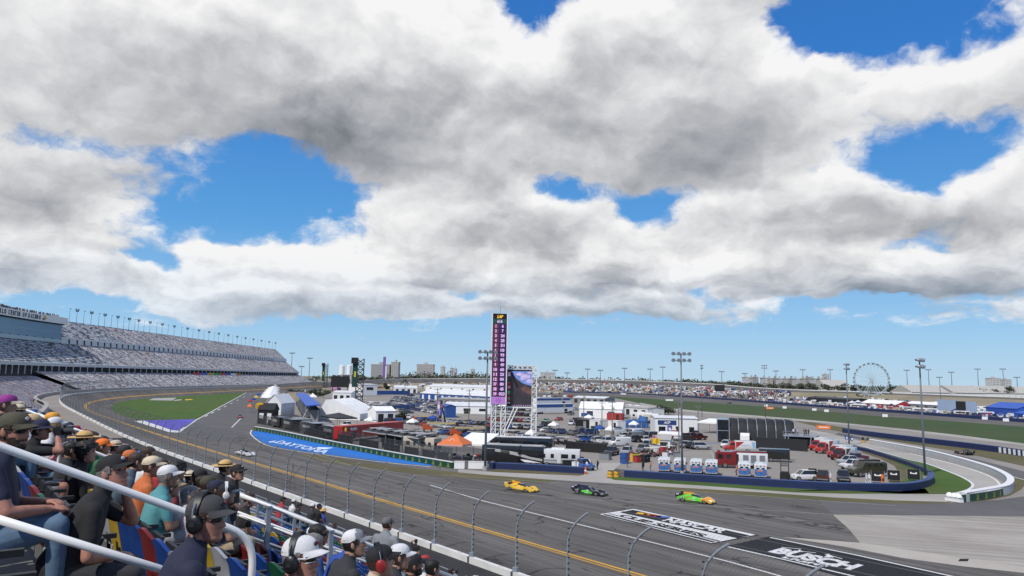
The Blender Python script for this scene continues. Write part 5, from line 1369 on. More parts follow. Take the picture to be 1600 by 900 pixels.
def car_row(name, x0, y0, x1, y1, n, across, kinds='sss uu p v', cols=None, jit=.25, skip=0.0):
    """a row of n parked cars between two photo spots; across = heading turned from the row's direction, degrees"""
    a, b_ = G(x0, y0), G(x1, y1); d = b_-a; base = math.atan2(-d.x, d.y)
    if rc.random() < .0: return
    pool = {'s':'sedan','u':'suv','p':'pickup','v':'van'}; ks = kinds.replace(' ', ''); j = 0
    for i in range(n):
        if rc.random() < skip: continue
        p = a+d*(i/(n-1) if n > 1 else 0)+Vector((rc.uniform(-jit,jit), rc.uniform(-jit,jit), 0))
        kd = pool[rc.choice(ks)]; cl = rc.choice(cols or ['white','white','silver','silver','grey','black','black','dark blue','blue','red','maroon','beige'])
        key = (kd, cl)
        x, y = proj((p.x, p.y, 0)); put_car(kd, cl, x, y, base+R(across)+rc.uniform(-.06,.06), '%s %s, %s from the left in the %s' % (cl, {'suv':'SUV','pickup':'pickup','van':'van','sedan':'sedan'}[kd], ordn(j), name)); j += 1
# ---- race cars
def race_car(label, px, py, rz, col, col2, accent, nose, wing):
    th = thing('race_car', label, 'race car', G(px, py, .01), rz, 'race cars on the track')
    p, p2, ac, ns, wg = [mat(n_+'_race_paint', c, .28, .04, 2, coat=.7) for n_, c in (col, col2, accent, nose, wing)]
    b = MB()
    # tub and flowing bodywork
    def sc(y, w_, z0, z1, k=.6): return ringx(y, [(-w_,z0),(w_,z0),(w_,z0+(z1-z0)*.55),(w_*k,z1),(-w_*k,z1),(-w_,z0+(z1-z0)*.55)])
    b.loft([sc(-2.2,.45,.25,.62),sc(-1.5,.48,.12,.88,.5),sc(-.7,.52,.10,1.02,.55),sc(.0,.50,.10,1.04,.62),sc(.5,.46,.10,.86,.6),sc(1.0,.36,.10,.58,.7),sc(1.8,.30,.12,.44,.7),sc(2.35,.24,.16,.30,.7)], p)
    for s in (-1,1):   # sidepods
        b.loft([ringx(y, [(s*.42,.08),(s*.95,.08),(s*.95,z),(s*.42,z2)]) for y, z, z2 in ((-1.1,.42,.62),(-.4,.46,.66),(.3,.40,.52),(.75,.20,.30))], p2)
    b.box((0,-.1,.07), (1.86,3.4,.05), M_TRIM); b.box((0,2.30,.11), (1.80,.55,.05), M_TRIM)
    b.box((0,-.95,1.08), (.03,1.5,.26), ac)             # shark fin
    b.build('bodywork', th, auto=30)
    wm, bk = mat('white_race_paint', (.6,.6,.6), .28, .04, 2, coat=.7), M_TRIM
    for s in (-1,1):     # dark sills, sponsor patches and number boards
        l_ = MB(); l_.box((s*.955,-.15,.20), (.012,2.1,.16), bk); l_.box((s*.962,-.75,.34), (.012,.7,.09), ac); l_.box((s*.962,.05,.33), (.012,.5,.08), wm); l_.box((s*.975,-1.5,.62), (.012,.42,.16), wm); l_.box((s*.98,-1.5,.62), (.012,.20,.11), bk); l_.box((s*.93,-2.2,.98), (.012,.4,.14), wm); l_.box((s*.50,-.05,.62),(.03,.36,.14),wm); l_.box((s*.54,-.75,.74),(.03,.6,.10),ac); l_.build('livery', th)
    for s in (-1,1):
        f = MB(); f.loft([ringx(y, [(s*.52,z0),(s*.97,z0),(s*.97,z1),(s*.60,z1)]) for y, z0, z1 in ((.92,.20,.34),(1.10,.42,.66),(1.45,.50,.74),(1.80,.36,.66),(2.15,.16,.46),(2.42,.13,.24))], ns); f.build('front_fender', th, auto=40)
        f = MB(); f.loft([ringx(y, [(s*.45,z0),(s*.97,z0),(s*.97,z1),(s*.50,z1)]) for y, z0, z1 in ((-.85,.20,.50),(-1.10,.40,.74),(-1.45,.52,.80),(-1.85,.42,.76),(-2.25,.30,.66))], p); f.build('rear_fender', th, auto=40)
        l_ = MB(); l_.box((s*.78,2.28,.36), (.22,.10,.12), M_LAMP, s*-.2); l_.build('headlight', th)
    w1 = MB(); w1.box((0,-2.28,1.02), (1.8,.34,.035), wg)
    for s in (-1,1): w1.box((s*.90,-2.20,.86), (.03,.62,.52), wg); w1.box((s*.22,-2.1,.82), (.03,.3,.4), M_TRIM)
    w1.build('rear_wing', th)
    g = MB(); g.loft([ringx(y, [(-w_,z0),(w_,z0),(w_*.7,z1),(-w_*.7,z1)]) for y, w_, z0, z1 in ((.85,.34,.66,.70),(.35,.43,.80,1.0),(-.15,.46,.86,1.045),(-.45,.46,.90,1.03))], M_GL); g.build('windscreen', th)
    wheels(th, [(-.82,1.50),(.82,1.50),(-.80,-1.50),(.80,-1.50)], WHEEL, .34); return th
YE, LG, OR, BK, WH, RD, NVY = ('yellow',(.70,.44,.012)),('lime',(.10,.52,.04)),('orange',(.75,.33,.03)),('black',(.016,.017,.020)),('white',(.60,.60,.60)),('dark_red',(.22,.02,.02)),('navy',(.02,.025,.07))
race_car('bright yellow prototype race car, leftmost of the three in front of the barrier', 815, 766.5, hd((790,762),(840,769)), YE, YE, ('orange',(.75,.33,.03)), YE, YE)
race_car('black and green prototype race car between the yellow and the lime one', 921, 772.5, hd((896,769),(947,775)), BK, LG, NVY, BK, NVY)
race_car('lime green prototype race car with orange nose and wing fin', 1087, 784.5, hd((1060,781),(1114,787)), LG, LG, OR, OR, BK)
race_car('silver and white race car on the track by the blue painted runoff', 383, 711.5, hd((368,708),(399,713)), WH, ('silver',(.36,.37,.38)), BK, WH, BK)
race_car('dark red and black race car on the outer road by the hairpin', 1507, 710, hd((1525,713.5),(1490,708)), BK, RD, BK, BK, BK)
race_car('tiny black race car on the back straight before the crowd', 1139, 630.5, hd((1160,632.5),(1120,629.3)), BK, ('silver',(.36,.37,.38)), BK, BK, BK)
race_car('tiny lime green race car far away at the end of the grass triangle', 391, 610.5, hd((396,607.5),(386,613)), LG, LG, LG, LG, LG)
race_car('tiny red race car on the pit road by the stacked tents', 375, 652.5, hd((380,648),(368,657)), RD, RD, BK, RD, BK)
# ---- trucks, trailers, campers
def box_body(b, y0, y1, w_, z0, z1, m, r=.10):
    b.loft([section(y0, w_-.04, z0+.03, z1-.03, .95), section(y0+.12, w_, z0, z1, .95), section(y1-.12, w_, z0, z1, .95), section(y1, w_-.04, z0+.03, z1-.03, .95)], m)
def ambulance(label, px, py, rz):
    th = thing('ambulance', label, 'ambulance', G(px, py), rz, 'blue and white ambulances backed up to the barrier')
    W, Bl, Oc = PAINT('white'), mat('ambulance_blue', (.05,.15,.36), .35, .05, 2, coat=.4), mat('orange_stripe', (.62,.16,.05), .5)
    b = MB(); b.loft([section(-3.0,.94,.45,2.48,.72),section(-2.9,1.02,.40,2.58,.74),section(.9,1.03,.38,2.58,.74),section(1.7,1.0,.38,1.45),section(2.6,.92,.40,1.15),section(2.9,.8,.46,.9)], W); b.build('body', th, auto=35)
    d = MB(); d.add([(-.97,-3.012,.62),(.97,-3.012,.62),(.96,-3.014,1.72),(-.96,-3.014,1.72)], [(0,1,2,3)], Bl)
    d.box((0,-3.025,1.3), (.02,.02,1.5), M_TRIM); d.box((.1,-3.03,1.05), (.06,.03,.14), M_TRIM); d.build('rear_door', th)
    st = MB(); st.box((-.15,-3.03,1.42), (1.1,.012,.14), Oc); st.box((0,-3.03,1.62), (.8,.012,.07), W); st.build('stripe', th)
    for s in (-1,1):
        sd = MB(); sd.add([(s*1.025,-2.85,.60),(s*1.03,1.6,.60),(s*1.03,1.55,1.25),(s*1.025,-2.85,1.9)], [(0,1,2,3)], Bl); sd.build('side_panel', th)
        l_ = MB(); l_.box((s*.58,-3.0,2.22), (.20,.06,.16), M_TRIM); l_.box((s*.58,-3.03,2.22), (.12,.04,.10), M_TAIL); l_.build('warning_light', th)
        t_ = MB(); t_.box((s*.84,-3.02,.95), (.12,.05,.5), M_TAIL); t_.box((s*.84,-3.03,.72), (.12,.05,.12), M_LAMP); t_.build('tail_light', th)
    e = MB()
    for k in range(3): e.box((0,-3.02,2.22), (.05,.03,.34), Bl, M=Matrix.Rotation(k*math.pi/3, 3, 'Y'))
    e.build('emblem', th)
    bp = MB(); bp.box((0,-3.1,.48), (1.9,.3,.12), M_TRIM); bp.build('bumper', th)
    w_ = MB(); w_.add([(-.85,1.75,1.42),(.85,1.75,1.42),(.75,1.0,2.4),(-.75,1.0,2.4)], [(0,1,2,3)], M_GL); w_.build('windscreen', th)
    for s in (-1,1): g_ = MB(); g_.box((s*.42,-3.02,1.86), (.50,.03,.24), M_GL); g_.box((s*1.12,1.5,1.5),(.16,.2,.34),M_TRIM); g_.build('rear_window', th)
    wheels(th, [(-.88,2.0),(.88,2.0),(-.85,-1.7),(.85,-1.7)], WHEELB, .40); return th
ARZ = hd((1060,745),(1063,715))
for k, (px, py) in enumerate(((1038.5,737),(1063,738.5),(1088.5,740),(1112.5,741.5),(1163.5,744.5),(1189,746.5))):
    ambulance('%s from the left of the blue and white ambulances behind the barrier' % ordn(k), px, py, ARZ-(.02*k))
def fire_engine():
    th = thing('fire_engine', 'red fire engine with white rear body in the infield yard', 'fire engine', G(1158,731), hd((1195,731.5),(1122,729)))
    r = mat('fire_red', (.19,.012,.014), .28, .05, 2, coat=.6); W = PAINT('white')
    b = MB(); b.loft([section(4.75,1.05,.55,2.85,.9),section(4.6,1.22,.5,3.0,.9),section(1.2,1.24,.5,3.05,.9),section(1.0,1.2,.5,3.0,.9)], r); b.box((0,4.85,.62), (2.4,.5,.35), M_RIM); b.box((0,4.8,.9),(2.3,.2,.2),mat('lime_bumper',(.5,.5,.1),.5)); b.build('cab', th, auto=35)
    w_ = MB(); w_.box((0,4.72,2.1), (2.1,.10,1.05), M_GL)
    for s in (-1,1): w_.box((s*1.235,3.95,2.15), (.03,.9,.8), M_GL); w_.box((s*1.235,2.4,2.15), (.03,.9,.7), M_GL)
    w_.build('windows', th)
    c = MB(); box_body(c, -4.7, .9, 1.22, .6, 2.9, W); c.box((0,.75,1.7),(2.46,.35,1.9),M_TRIM); c.build('body', th, auto=35)
    for s in (-1,1):
        for y in (-.7,-2.1,-3.7):
            d = MB(); d.box((s*1.23, y, 1.75), (.03, 1.15, 1.7), W); d.box((s*1.24, y, 1.75), (.012, 1.0, 1.5), M_RIM); d.build('locker_door', th)
    l_ = MB(); l_.box((0,-1.6,3.05), (1.8,6.0,.22), r); l_.box((0,-1.9,3.2), (.6,5.6,.08), M_RIM); l_.build('roof_rack', th)
    lb = MB(); lb.box((0,4.1,3.12), (1.7,.4,.2), M_TAIL); lb.build('light_bar', th)
    wheels(th, [(-1.05,3.1),(1.05,3.1),(-1.05,-2.4),(1.05,-2.4)], WHEELT, .5)
fire_engine()
def rescue_truck(label, px, py, rz, cabc, big=True, group='red and white rescue trucks'):
    th = thing('rescue_truck', label, 'ambulance', G(px, py), rz, group); W = PAINT('white'); r = PAINT(cabc)
    Lb = mat('pale_blue_panel', (.22,.42,.62), .4, .05, 2); h = 3.0 if big else 2.6
    b = MB(); b.loft([section(3.6,.85,.55,1.15),section(3.4,1.05,.5,1.35),section(2.3,1.1,.5,1.5),section(2.1,1.1,.5,2.3,.8),section(1.1,1.1,.5,2.35,.8)], r); b.build('cab', th, auto=35)
    w_ = MB(); w_.add([(-.9,2.42,1.5),(.9,2.42,1.5),(.8,2.12,2.22),(-.8,2.12,2.22)], [(0,1,2,3)], M_GL)
    for s in (-1,1): w_.box((s*1.11,1.65,1.85), (.02,.8,.5), M_GL)
    w_.build('windows', th)
    c = MB(); box_body(c, -3.6, 1.0, 1.2, .7, h, W); c.build('box', th, auto=35)
    for s in (-1,1):
        d = MB(); d.add([(s*1.212,1.0-.12,.9),(s*1.212,.88,h-.2),(s*1.212,-1.0,h-.2)], [(0,1,2)], r); d.add([(s*1.212,-2.6,h-.2),(s*1.212,-3.45,h-.2),(s*1.212,-3.45,.9),(s*1.212,-3.0,.9)], [(0,1,2,3)], Lb); d.box((s*1.214,-1.2,1.6),(.01,1.6,.14),Lb); d.build('livery', th)
    lb = MB(); lb.box((0,1.5,2.42), (1.5,.3,.16), M_TAIL); lb.build('light_bar', th)
    for s in (-1,1):
        hl = MB(); hl.box((s*.8,3.55,1.0), (.3,.08,.18), M_LAMP); hl.box((s*.8,3.5,1.0), (.36,.06,.24), M_TRIM); hl.build('headlight', th)
    wheels(th, [(-.95,2.75),(.95,2.75),(-.95,-2.0),(.95,-2.0)], WHEELB, .42); return th
TZ = hd((1320,704),(1270,708))
rescue_truck('red nosed box truck parked highest of the rescue trucks by the black deck', 1283, 703.5, TZ, 'red')
rescue_truck('second red nosed box truck, just in front of the highest one', 1292, 707.5, TZ, 'red')
rescue_truck('small red and white ambulance parked below the two box trucks', 1312, 714, TZ, 'red', False)
rescue_truck('maroon nosed white ambulance beside the white pickup', 1318, 718, TZ, 'maroon', False)
rescue_truck('white ambulance with red cab behind the fire engine', 1155, 706, hd((1178,706.5),(1130,705)), 'red', False)
put_car('pickup','white',1334,733,hd((1362,732),(1304,733)),'white pickup truck parked below the maroon ambulance','service trucks in the yard')
put_car('pickup','silver',1328,726.5,hd((1355,726),(1302,727)),'silver pickup truck parked behind the white pickup by the yard grass','service trucks in the yard')
put_car('pickup','maroon',1336,722,hd((1360,721.5),(1306,722.5)),'maroon pickup truck between the ambulance and the silver pickup','service trucks in the yard')
put_car('suv','white',1256.5,750.5,hd((1275,750),(1245,750)),'white SUV parked against the curved blue barrier','service trucks in the yard')
put_car('pickup','brown',1286,751.5,hd((1283,756),(1288,735)),'dark brown pickup truck backed up to the blue barrier','service trucks in the yard')
put_car('pickup','black',1318,752,hd((1312,735),(1322,757)),'black pickup truck facing the blue barrier beside the olive vehicle','service trucks in the yard')
put_car('suv','white',1134,698.5,hd((1146,694),(1128,700)),'white SUV parked before the black ribbed tent','service trucks in the yard')
def olive_vehicle():
    th = thing('military_truck', 'long olive green armoured truck with sloped nose in the yard', 'truck', G(1354,744), hd((1382,743),(1326,744.5)))
    m = PAINT('olive'); b = MB(); b.loft([section(3.6,.9,.7,1.3),section(3.2,1.15,.6,1.55),section(2.0,1.2,.6,1.7),section(1.3,1.2,.6,2.7,.8),section(-3.2,1.2,.6,2.6,.8),section(-3.6,1.1,.7,2.4,.8)], m); b.build('body', th, auto=35)
    w_ = MB(); w_.add([(-.95,1.75,1.75),(.95,1.75,1.75),(.85,1.38,2.5),(-.85,1.38,2.5)], [(0,1,2,3)], M_GL)
    for s in (-1,1):
        for y in (.4,-1.0,-2.3): w_.box((s*1.19,y,2.05), (.04,.7,.4), M_GL)
    w_.build('windows', th); r = MB(); r.box((0,-.8,2.75), (1.2,3.6,.25), M_TRIM); r.build('roof_rack', th)
    wheels(th, [(-1.0,2.3),(1.0,2.3),(-1.0,-2.2),(1.0,-2.2)], WHEELT, .5)
olive_vehicle()
def trailer(name, label, cat, px, py, rz, L, w_, h, m, z0=.7, stripes=(), group=None, axles=1, at=None):
    th = thing(name, label, cat, at if at is not None else G(px, py), rz, group)
    b = MB(); box_body(b, -L/2, L/2, w_/2, z0, h, m); b.build('body', th, auto=35)
    for (c0, c1, za, zb, mm) in stripes:
        s_ = MB()
        for s in (-1,1): s_.box((s*(w_/2+.005), (c0+c1)/2*L, (za+zb)/2), (.02, abs(c1-c0)*L, zb-za), mm)
        s_.build('panel', th)
    sp = []
    for k in range(axles):
        for s in (-1,1): sp.append((s*(w_/2-.15), -L*.28+k*1.0))
    wheels(th, sp, WHEELB, .42)
    g = MB(); g.box((0, L/2+.5, z0), (.1, 1.1, .1), M_TRIM); g.cyl((0, L/2+.9, 0), (0, L/2+.9, z0), .05, M_RIM, n=6); g.build('hitch', th); return th
trailer('cargo_trailer', 'black enclosed cargo trailer parked behind the fire engine', 'trailer', 1210, 721, hd((1190,720),(1230,722)), 6.0, 2.4, 2.6, PAINT('black'), .5, axles=2)
def telehandler():
    th = thing('forklift', 'black forklift with empty mast frame by the blue barrier', 'forklift', G(1226.5,749.5), hd((1226,755),(1226,735)))
    b = MB(); b.box((0,-.4,.75), (1.5,2.2,.8), M_TRIM); b.box((0,-1.3,.9),(1.4,.5,1.0),M_BLACK); b.build('body', th)
    f = MB()
    for s in (-1,1):
        f.cyl((s*.62,1.0,.3),(s*.62,1.0,3.2),.08,M_DKST,n=6); f.cyl((s*.62,-.9,1.1),(s*.62,-.9,2.6),.05,M_DKST,n=6); f.cyl((s*.62,.5,1.1),(s*.62,.5,2.6),.05,M_DKST,n=6)
    for z in (1.2,2.2,3.2): f.cyl((-.62,1.0,z),(.62,1.0,z),.07,M_DKST,n=6)
    f.box((0,-.2,2.65),(1.5,1.7,.08),M_DKST); f.build('mast', th)
    wheels(th, [(-.65,.6),(.65,.6),(-.6,-.9),(.6,-.9)], WHEELB, .40)
telehandler()
# ---- people in the yard
def walker(label, px, py, shirt, pants, hat=None, yaw=0, group='people in the infield', **kw):
    o = person(label, G(px, py), R(yaw), 'stand', lean=3, shirt=shirt, pants=pants, hat=hat, long=True, vox=.035, armR=kw.pop('armR','down'), armL='down', eyes=False, group=group, **kw); PEOPLE.pop(); return o
walker('marshal in white overalls behind the barrier by the brown pickup', 1298.5, 754.5, 'white', 'white', 'white', 20)
walker('marshal in white overalls, left one of a pair at the barrier bend', 1354.5, 756.5, 'white', 'white', 'white', 40)
walker('marshal in white overalls, right one of a pair at the barrier bend', 1358.5, 756, 'white', 'white', 'white', -60)
walker('marshal in orange overalls beside the dark boards', 1379.5, 756, 'brightorange', 'brightorange', None, 10)
walker('person in orange vest beside the fifth ambulance', 1151.5, 742, 'brightorange', 'black', None, 80)
walker('person in orange beside the first ambulance', 1017, 736, 'brightorange', 'jeans', None, 60)
walker('person in black before the ambulances near the yellow barrels', 1005, 736, 'black', 'black', 'black', 20)
walker('person in blue shirt by the gate road', 923.5, 736, 'blue', 'jeans', 'black', 160)
walker('person in white shirt by the gate road', 917, 735, 'white', 'jeans', None, 130)
walker('person in black beside the camper trailer, on the left', 823, 726, 'black', 'black', None, 160)
walker('person in white beside the camper trailer', 828, 726, 'white', 'jeans', None, 200)
walker('person in grey beside the camper trailer, on the right', 831, 725.5, 'grey', 'jeans', None, 120)
walker('person in orange red beneath the orange canopy', 684, 716, 'red', 'black', None, 200)
walker('person in white beneath the orange canopy', 689.5, 716, 'white', 'grey', None, 140)
# notice boards in the yard
for k, (px, py) in enumerate(((1372,755),(1397,753),(1428,751.5))):
    th = thing('display_board', '%s of the three dark framed boards behind the curved blue barrier' % ['leftmost','middle','rightmost'][k], 'board', G(px, py), hd((px,py),(px+.5,py-4)), 'dark boards at the barrier bend')
    b = MB(); b.box((0,0,1.1), (1.9,.10,1.6), M_BLACK); b.build('panel', th)
    b = MB(); b.box((0,-.06,1.25), (1.0,.02,.16), M_WHITEP); b.box((-.4,-.06,1.4), (.22,.02,.14), M_WHITEP); b.box((.4,-.06,1.4), (.22,.02,.14), M_WHITEP); b.build('emblem', th)
    b = MB()
    for s in (-1,1): b.box((s*.97,0,1.0), (.06,.14,2.0), M_STEEL)
    b.build('frame', th)
th = thing('display_board', 'dark board standing between the white SUV and the brown pickup', 'board', G(1270,751), hd((1270,751),(1270.5,746)))
b = MB(); b.box((0,0,1.1), (1.3,.10,1.8), M_BLACK); b.build('panel', th); b = MB(); b.box((0,-.06,1.2), (.9,.02,1.2), M_GL); b.build('screen', th)
# ---- barriers
M_NAVY = mat('navy_barrier', (.010,.022,.085), .55, .18, .8)
def wall_along(name, label, cat, pts, th_, h, m, topm=None, z=0.0, panels=None):
    t = thing(name, label, cat, pts[0]); o0 = Vector(pts[0]); b = MB(); rings = []; caps = []
    for i, p in enumerate(pts):
        d = (pts[min(i+1,len(pts)-1)]-pts[max(i-1,0)]); n = Vector((-d.y, d.x, 0)).normalized()*th_/2; q = p-o0
        rings.append([q-n+Vector((0,0,-.05)), q-n+Vector((0,0,h)), q+n+Vector((0,0,h)), q+n+Vector((0,0,-.05))])
        caps.append([q-n*1.1+Vector((0,0,h+.002)), q-n*1.1+Vector((0,0,h+.10)), q+n*1.1+Vector((0,0,h+.10)), q+n*1.1+Vector((0,0,h+.002))])
    b.loft(rings, m); b.build('body', t)
    if topm: c = MB(); c.loft(caps, topm); c.build('capping', t)
    return t
def gpts(px, n=6): return [G(x, y) for x, y in bez(px, n)]
def grooves(t, pts, th_, hs, m):
    b = MB(); o0 = Vector(pts[0])
    for h in hs:
        vs = []
        for i, p in enumerate(pts):
            d = (pts[min(i+1,len(pts)-1)]-pts[max(i-1,0)]); n = Vector((-d.y, d.x, 0)).normalized()*(th_/2+.012)
            for s in (-1,1):
                if s == -1: vs += [p-o0-n+Vector((0,0,h)), p-o0-n+Vector((0,0,h+.06))]
        b.add(vs, [(2*k, 2*k+2, 2*k+3, 2*k+1) for k in range(len(pts)-1)], m)
        vs2 = [v+(Vector((0,0,0))) for v in vs]
    b.build('groove', t, fix=False)
M_NAVYD = mat('dark_navy_groove', (.005,.010,.04), .7)
M_NAVYL = mat('light_navy_edge', (.03,.06,.17), .6)
b1 = gpts([(765,732),(840,735.5),(914,740)], 4); t = wall_along('tyre_barrier', 'dark blue barrier left of the gate road under the camper', 'barrier', b1, .9, 1.0, M_NAVY, M_NAVYL); grooves(t, b1, .9, (.3,.62), M_NAVYD)
b2 = gpts([(976,745),(1100,753),(1240,762),(1323,766),(1407,766.5),(1440,762),(1454,756),(1455,748)], 7); t = wall_along('tyre_barrier', 'long dark blue barrier behind the ambulances curving around the yard', 'barrier', b2, .9, 1.02, M_NAVY, M_NAVYL); grooves(t, b2, .9, (.3,.62), M_NAVYD)
b3 = gpts([(1454,744),(1445,738),(1420,727.5),(1395,719),(1362,708),(1336,702)], 6); wall_along('tyre_barrier', 'low blue tyre barrier along the inside of the yard grass', 'barrier', b3, .6, .8, M_NAVY)
b4 = gpts([(1318,676),(1370,683),(1434,691),(1500,699),(1561,707)], 5); t = wall_along('tyre_barrier', 'dark blue barrier between the return path and the outer road', 'barrier', b4, .9, 1.4, M_NAVY, M_NAVYL); grooves(t, b4, .9, (.5,.9), M_NAVYD)
for k in range(6):
    a, b_ = (1563+k*7.5, 707.5+k*1.15), (1570+k*7.5, 708.6+k*1.15); q = [G(*a), G(*b_)]
    th = thing('chevron_block', '%s of the white chevron blocks at the right end of the blue barrier' % ordn(k), 'barrier block', q[0], hd(a, b_), 'chevron blocks at right edge'); L_ = (q[1]-q[0]).length
    b = MB(); b.box((0,L_/2,.75), (.9,L_*.97,1.5), M_NAVY, taper=.96); b.build('block', th); b = MB(); b.box((.47,L_*.4,.75),(.03,L_*.55,1.3),M_WHITEP); b.build('stripe', th)
# white hairpin wall with the green fronted end
hw = gpts([(1360,694),(1434,708),(1490,722),(1545,739),(1572,752),(1580,762),(1572,771),(1545,777),(1506,784)], 8)
wall_along('hairpin_wall', 'white topped wall sweeping round the hairpin at right', 'wall', hw, .9, 1.25, mat('pale_grey_barrier', (.42,.43,.43), .6, .12, 1), M_WHITEP)
M_DKGREEN = mat('dark_green_board', (.006,.055,.032), .5, .08, 1); M_CROWN = mat('gold_emblem', (.55,.46,.05), .5)
CROWN = MB()
for k in range(5):
    a = -.8+.4*k; CROWN.add([(-.10+.05*k,0,0),(-.05+.05*k,0,0),(.34*math.sin(a),0,.38*math.cos(a)*.9)], [(0,1,2)], M_CROWN); CROWN.box((.34*math.sin(a),0,.34*math.cos(a)), (.05,.012,.05), M_CROWN)
CROWN.box((0,0,-.03),(.26,.012,.05),M_CROWN); add_text(CROWN, 'ROLEX', (-.36,0,-.32), (.72,0,0), (0,0,.20), M_CROWN, .02); CROWN = CROWN.mesh('emblem', fix=False)
def board_wall(label, pts, h, n, th_=.5, cap=M_WALLW):
    t = wall_along('advert_barrier', label, 'barrier', pts, th_, h, M_DKGREEN, cap); o0 = Vector(pts[0])
    L = [0.0]
    for a, b_ in zip(pts, pts[1:]): L.append(L[-1]+(b_-a).length)
    for k in range(n):
        d = L[-1]*(k+.5)/n; i = max(j for j in range(len(L)-1) if L[j] <= d); a, b_ = pts[i], pts[i+1]; q = a.lerp(b_, (d-L[i])/(L[i+1]-L[i]))
        dv = (b_-a).normalized(); n_ = Vector((dv.y, -dv.x, 0))
        if n_.dot(CAM-q) < 0: n_ = -n_
        o = bpy.data.objects.new('emblem', CROWN); COL.objects.link(o); o.parent = t; s = h/.95; o.scale = (s,s,s)
        o.location = q-o0+n_*(th_/2+.02)+Vector((0,0,h*.48)); o.rotation_euler.z = math.atan2(n_.x, -n_.y)
        if k < n-1 and k % 1 == 0:
            pass
    return t
gw = gpts([(398,672.5),(440,680),(520,697),(600,712.5),(660,723.5),(708,732)], 6)
board_wall('long dark green board wall with gold emblems above the blue painted runoff', gw, 1.05, 44)
board_wall('curved dark green board wall with gold emblems in front of the hairpin', gpts([(1504,785),(1530,781.5),(1556,777),(1574,771),(1583,764)], 6), 1.05, 9, .3)
for k, (px, py) in enumerate(((1484,783),(1491,784),(1498,785))):
    th = thing('barrier_bag', '%s of the three white rounded blocks at the hairpin wall tip' % ['left','middle','right'][k], 'barrier block', G(px, py), .3, 'white rounded blocks')
    b = MB(); b.ell((0,0,.62),(.42,.55,.62),M_WHITEP,12,8); b.box((0,0,.35),(.75,1.0,.6),M_WHITEP,taper=.9); b.build('block', th, auto=50); b = MB(); b.box((0,0,.66),(.86,1.1,.04),M_CONCG); b.build('strap', th)
def white_block(label, a, b_):
    p, q = G(*a), G(*b_); t = wall_along('concrete_block', label, 'barrier', [p, q], .8, 1.15, M_WHITEP, M_WALLW)
white_block('white block at the end of the green board wall', (710,731.8), (726,732.2)); white_block('long white block right of the orange canopy', (732,731.8), (761,732.6))
for k, px in enumerate((953.5, 963)):
    th = thing('barrel', '%s of the two yellow water barrels by the gate road' % ['left','right'][k], 'barrel', G(px, 745), 0, 'yellow barrels'); M_YB = mat('yellow_barrel', (.62,.34,.03), .5)
    b = MB(); b.cyl((0,0,0),(0,0,.95),.50,M_YB,.44,14); b.build('drum', th, auto=40); b = MB(); b.cyl((0,0,.95),(0,0,1.05),.47,M_BLACK,.42,14); b.build('lid', th); b = MB(); b.cyl((0,0,.45),(0,0,.52),.49,M_BLACK,.485,14); b.build('band', th)
th = thing('traffic_cone', 'orange marker post at the right end of the left blue barrier', 'marker', G(915,741)); b = MB(); b.cyl((0,0,0),(0,0,1.2),.22,M_CROWN if False else mat('marker_orange',(.6,.12,.03),.5),.16,10); b.build('post', th); b = MB(); b.cyl((0,0,.5),(0,0,.75),.215,M_WHITEP,.20,10); b.build('band', th)
# ================================================================== track lettering
mb = MB()
def gq(px, z, m): mb.poly([G(x, y, z) for x, y in px], m)
gq([(934,804),(990,794),(1186,836),(1112,850)], .016, M_BLACKP)
gq([(936,803.5),(990,795),(1181,835.5),(1112,848.5)], .020, M_WHITE)
gq([(968,800.5),(989,796.5),(1172,836.5),(1152,841)], .024, M_BLACKP)
gq([(941,804),(946,803.2),(1118,846.5),(1113,847.5)], .024, M_BLACKP); gq([(950,802.5),(952.5,802.1),(1126,845.2),(1123,845.8)], .024, M_BLACKP)
for k, (a, b_) in enumerate(((993,1006),(1003,1018),(1012,1027),(1022,1040))):
    mm = [M_YELLOW, mat('logo_orange', (.55,.16,.03), .8), mat('logo_red', (.35,.03,.04), .8), mat('logo_blue', (.03,.10,.35), .8)][k]
    y = 801.5+k*1.7; gq([(a,y+.8),(a+4,y-1.2),(b_+8,y+.6),(b_+4,y+3)], .028, mm)
o0 = G(1033,813.5,.028); add_text(mb, 'NASCAR', o0, G(1127,833,.028)-o0, G(1043,808.5,.028)-o0, M_WHITE, .05, .3)
o0 = G(966,806.5,.028); add_text(mb, 'CUP SERIES', o0, G(1100,840,.028)-o0, G(974,803.2,.028)-o0, M_BLACKP, .05, .25)
o = mb.build('track_lettering', fix=False); o['kind'] = 'structure'
mb = MB()
gq([(1137,852.5),(1203,838),(1500,904),(1560,925),(1400,925)], .016, M_BLACKP)
ribbon(mb, [G(1203,840), G(1340,868), G(1484,900), G(1530,911)], .32, .022, M_WHITE); ribbon(mb, [G(1137.5,854.5), G(1240,878), G(1331,900), G(1380,912)], .32, .022, M_WHITE)
o0 = G(1199,862,.024); add_text(mb, 'BUSCH', o0, G(1332,891.5,.024)-o0, G(1219,855,.024)-o0, M_WHITE, .06, .1)
o0 = G(1220,871,.024); add_text(mb, 'LIGHT', o0, G(1298,888.5,.024)-o0, G(1227,868,.024)-o0, M_WHITE, .05, .2)
for a in ((1221,855.2,1252,858.4),(1252,861.5,1275,864.2),(1289,866,1316,873.5)): ribbon(mb, [G(a[0],a[1]), G(a[2],a[3])], .18, .024, M_WHITE)
gq([(1245,862),(1249,858.5),(1255,862.5)], .026, M_WHITE); gq([(1287,871),(1294,865),(1303,871)], .026, M_WHITE)
o = mb.build('track_lettering', fix=False); o['kind'] = 'structure'
